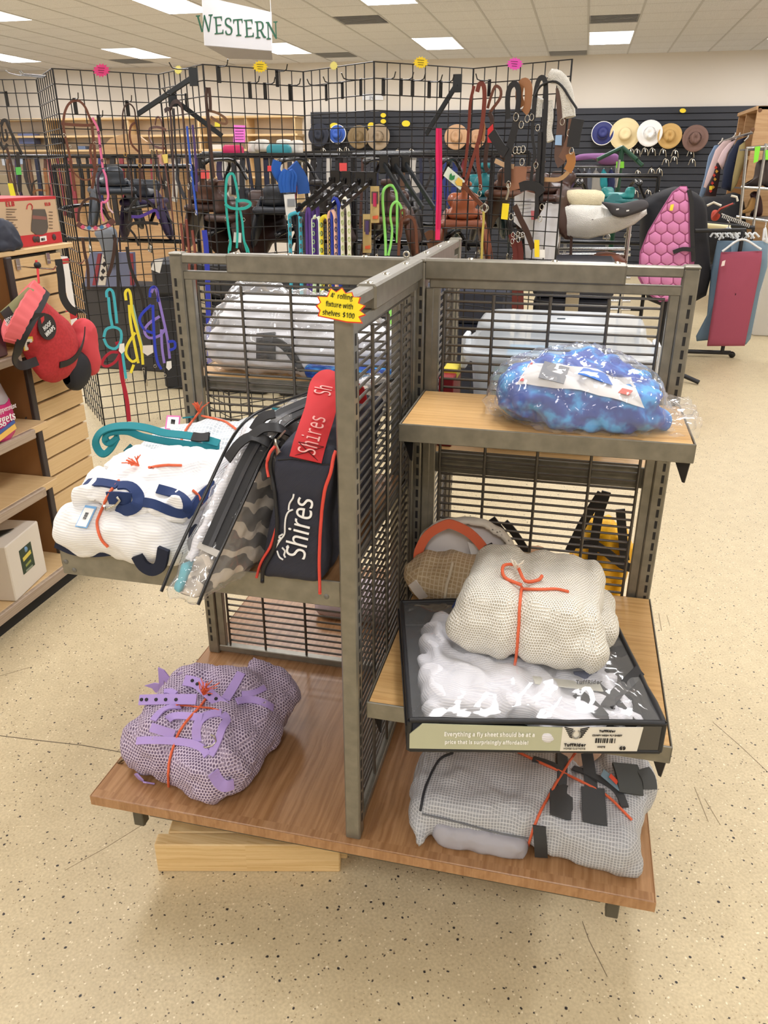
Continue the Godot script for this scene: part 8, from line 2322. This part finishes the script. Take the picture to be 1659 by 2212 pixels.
	for q in [[1642, 238], [1626, 280]]:
		P(tw, "knot", lathe(st(), [Vector2(0.022, 0), Vector2(0.02, 0.002), Vector2(0.0005, 0.002)], Transform3D(Basis(Vector3.RIGHT, PI / 2), oz(q[0], q[1], zt + 0.001)), 12), flat(110, 74, 46, 0.7))
	var zk := func(l): return zp(l, 1480, 220, 4.2346)
	var shirts := [["pale blue denim shirt on the pine tower rail", [[270, 400], [310, 390], [300, 500], [240, 700], [160, 880], [125, 875], [180, 680], [215, 500]], [116, 140, 172], -0.75], ["pale pink shirt on the pine tower rail", [[350, 360], [430, 340], [400, 420], [330, 520], [280, 620], [220, 800], [170, 780], [210, 640], [280, 440]], [216, 190, 190], -0.6], ["black floral dress with red and yellow print", [[290, 560], [330, 560], [315, 700], [280, 870], [180, 860], [200, 780], [260, 660]], [50, 34, 40], -0.55], ["pale pink blouse in front of the navy shirt", [[400, 380], [470, 340], [400, 450], [370, 540], [340, 620], [300, 540], [340, 450]], [222, 196, 200], -0.45], ["navy shirts on the pine tower rail", [[480, 350], [575, 315], [520, 400], [480, 500], [450, 600], [420, 820], [330, 790], [360, 600], [400, 480]], [30, 40, 66], -0.3], ["camouflage shirt on the pine tower rail", [[500, 400], [550, 360], [545, 560], [500, 680], [470, 760], [420, 830], [440, 680], [480, 480]], [150, 134, 88], -0.15]]
	for s in shirts:
		var l: Array = zk.call(s[1])
		var g := T("hanging_shirt", s[0], "shirt", oz(l[4][0], l[4][1], zt + s[3]))
		P(g, "cloth", puff_flat(zt + s[3], l, 0.06), flat(s[2][0], s[2][1], s[2][2], 0.8))
		if s[2][0] == 50:
			for k in 7:
				var q: Array = zk.call([[280 - k * 8 + (k % 2) * 16, 600 + k * 36]])[0]
				P(g, "printed_flower", cut(zt + s[3] + 0.045, [[q[0] - 3, q[1]], [q[0], q[1] - 4], [q[0] + 4, q[1]], [q[0], q[1] + 4]], 0.003), flat(206, 60, 44, 0.7) if k % 2 == 0 else flat(214, 160, 60, 0.7))
			P(g, "price_tag", cut(zt + s[3] + 0.05, zk.call([[222, 770], [250, 768], [248, 805], [220, 805]]), 0.004), flat(248, 224, 60, 0.6))
		P(g, "hanger", tube(st(), [oz(l[1][0] - 2, l[1][1], zt + s[3]), oz(l[1][0] + 6, l[1][1] - 8, zt + s[3]), oz(l[1][0] + 8, l[1][1] - 14, zt + s[3])], 0.009, 5), flat(232, 228, 222, 0.4))
	P(tw, "garment_rail", tube(st(), [oz(1556, 308, zt - 0.95), oz(1580, 300, zt - 0.6), oz(1606, 292, zt - 0.3), oz(1628, 286, zt - 0.02)], 0.016, 8), mats.chrome)
	# wire rack of boots
	var zb := -8.3
	var bk := T("boot_rack", "chrome wire shelf rack of boots before the pine tower", "rack", Vector3(oz(1640, 500, zb).x, 0, zb))
	for q in [[1613, 322, 1598, 480], [1655, 310, 1626, 495]]:
		P(bk, "upright", tube(st(), [oz(q[0], q[1], zb), oz(q[2], q[3], zb)], 0.018, 8), mats.chrome)
	for q in [[1612, 320, 1662, 316], [1600, 404, 1662, 408], [1590, 468, 1662, 478]]:
		P(bk, "shelf_edge", tube(st(), [oz(q[0], q[1], zb), oz(q[2], q[3], zb)], 0.016, 8), mats.chrome)
		P(bk, "shelf_wire", bx(oz(q[0], q[1], zb).x, oz(q[0], q[1], zb).x + 0.6, oz(q[0], q[1], zb).y - 0.02, oz(q[0], q[1], zb).y - 0.005, zb - 0.4, zb), flat(120, 120, 122, 0.4, 0.6))
	for q in [[[1636, 352], [1655, 346], [1659, 380], [1652, 400], [1622, 402], [1605, 400], [1628, 388]], [[1650, 345], [1672, 345], [1672, 400], [1648, 400], [1646, 370]]]:
		O("boot", "dark patterned leather boot on the chrome boot rack", "boot", puff(zb - 0.15, q, 0.12), flat(66, 54, 50, 0.5), "boots on the rack")
	O("boot", "tan suede boot on the lower chrome boot shelf", "boot", puff(zb - 0.15, zk.call([[600, 890], [640, 880], [640, 960], [590, 1010], [490, 1025], [490, 1005], [560, 980]]), 0.12), flat(190, 146, 88, 0.7))
	O("boot", "dark red brown boot behind the tan suede boot", "boot", puff(zb - 0.25, zk.call([[600, 850], [660, 820], [700, 900], [700, 1040], [600, 1040], [640, 960]]), 0.12), flat(70, 38, 38, 0.5))
	for q in [[[640, 410], [690, 405], [665, 545], [625, 560]], [[735, 440], [770, 440], [770, 530], [735, 530]]]:
		O("lime_tag", "long lime green price strip on the chrome boot rack", "tag", cut(zb + 0.03, zk.call(q), 0.005), flat(140, 232, 60, 0.6), "lime strips on the boot rack")
	# hangers and dark rail in front of the rack
	var hr := T("hanger_rail", "black rail crowded with empty hangers under the shirts", "rail", oz(1560, 500, -7.5))
	for q in [[1508, 480], [1628, 492]]:
		var fo := oz(q[0], q[1], -7.5)
		P(hr, "leg", tube(st(), [Vector3(fo.x, 0, fo.z), fo], 0.016, 8), mats.black)
	P(hr, "rail_bar", tube(st(), [oz(1505, 480, -7.5), oz(1630, 492, -7.5)], 0.02, 8), mats.black)
	for k in 16:
		var q: Array = zk.call([[340 + k * 16, 1040 + k * 6]])[0]
		P(hr, "chrome_hook", tube(st(), [oz(q[0], q[1] + 5, -7.45), oz(q[0] + 2, q[1] - 2, -7.45), oz(q[0] - 2, q[1] - 4, -7.45)], 0.008, 5), mats.chrome)
	for q in [[[305, 1020], [400, 950], [455, 930]], [[250, 1060], [320, 980], [440, 930]], [[200, 950], [260, 920], [330, 950]], [[420, 860], [470, 870], [480, 910]]]:
		P(hr, "hanger", tube(st(), zk.call(q).map(func(p): return oz(p[0], p[1], -7.6)), 0.012, 5), [flat(222, 214, 196, 0.4), flat(170, 60, 44, 0.5), flat(50, 50, 54, 0.5), flat(150, 110, 84, 0.5)][(q[0][0] / 50) % 4])
	P(hr, "red_garment", puff(-7.7, zk.call([[245, 1080], [250, 1010], [290, 990], [320, 1040], [290, 1085]]), 0.1), flat(176, 60, 40, 0.8))
	O("cream_tube", "pale cardboard tube lying on the black rail", "tube", tube(st(), [oz(1522, 487, -7.3), oz(1577, 492, -7.3)], 0.025, 8), flat(226, 214, 170, 0.6))
	O("dark_coat", "black garments hanging below the pine tower shirts", "coats", puff(-8.6, [[1510, 440], [1560, 425], [1600, 420], [1610, 480], [1605, 560], [1510, 560]], 0.4), flat(22, 22, 28, 0.8))
	O("white_shelf_frame", "white shelf frame standing past the jeans rail", "shelving", bx(oz(1640, 650, -7.2).x, oz(1640, 650, -7.2).x + 0.9, 0.0, 0.95, -7.6, -7.2, 0.01), flat(212, 208, 200, 0.6))
	# clear bag tower under pad: dark stack seen through the wire
	O("folded_blankets", "stack of folded navy horse blankets under the chrome rack", "blankets", bx(oz(1235, 640, -5.0).x, oz(1318, 640, -5.0).x, 0.25, oz(1280, 590, -5.0).y, -5.2, -4.95, 0.04), flat(26, 30, 44, 0.8))
func puff_flat(z: float, px: Array, depth: float) -> SurfaceTool:
	var pts: Array = px.map(func(q): return oz(q[0], q[1], z))
	var c := Vector3.ZERO
	for p in pts:
		c += p / pts.size()
	var secs := []
	for e in [[1.0, -0.5], [1.0, 0.0], [0.95, 0.32], [0.84, 0.5], [0.02, 0.55]]:
		secs.append(pts.map(func(p): return c + (p - c) * e[0] + Vector3(0, 0, depth * e[1])))
	var s := st()
	s.set_smooth_group(0)
	for i in secs.size() - 1:
		for k in pts.size():
			quad(s, secs[i][k], secs[i][(k + 1) % pts.size()], secs[i + 1][(k + 1) % pts.size()], secs[i + 1][k])
	return s
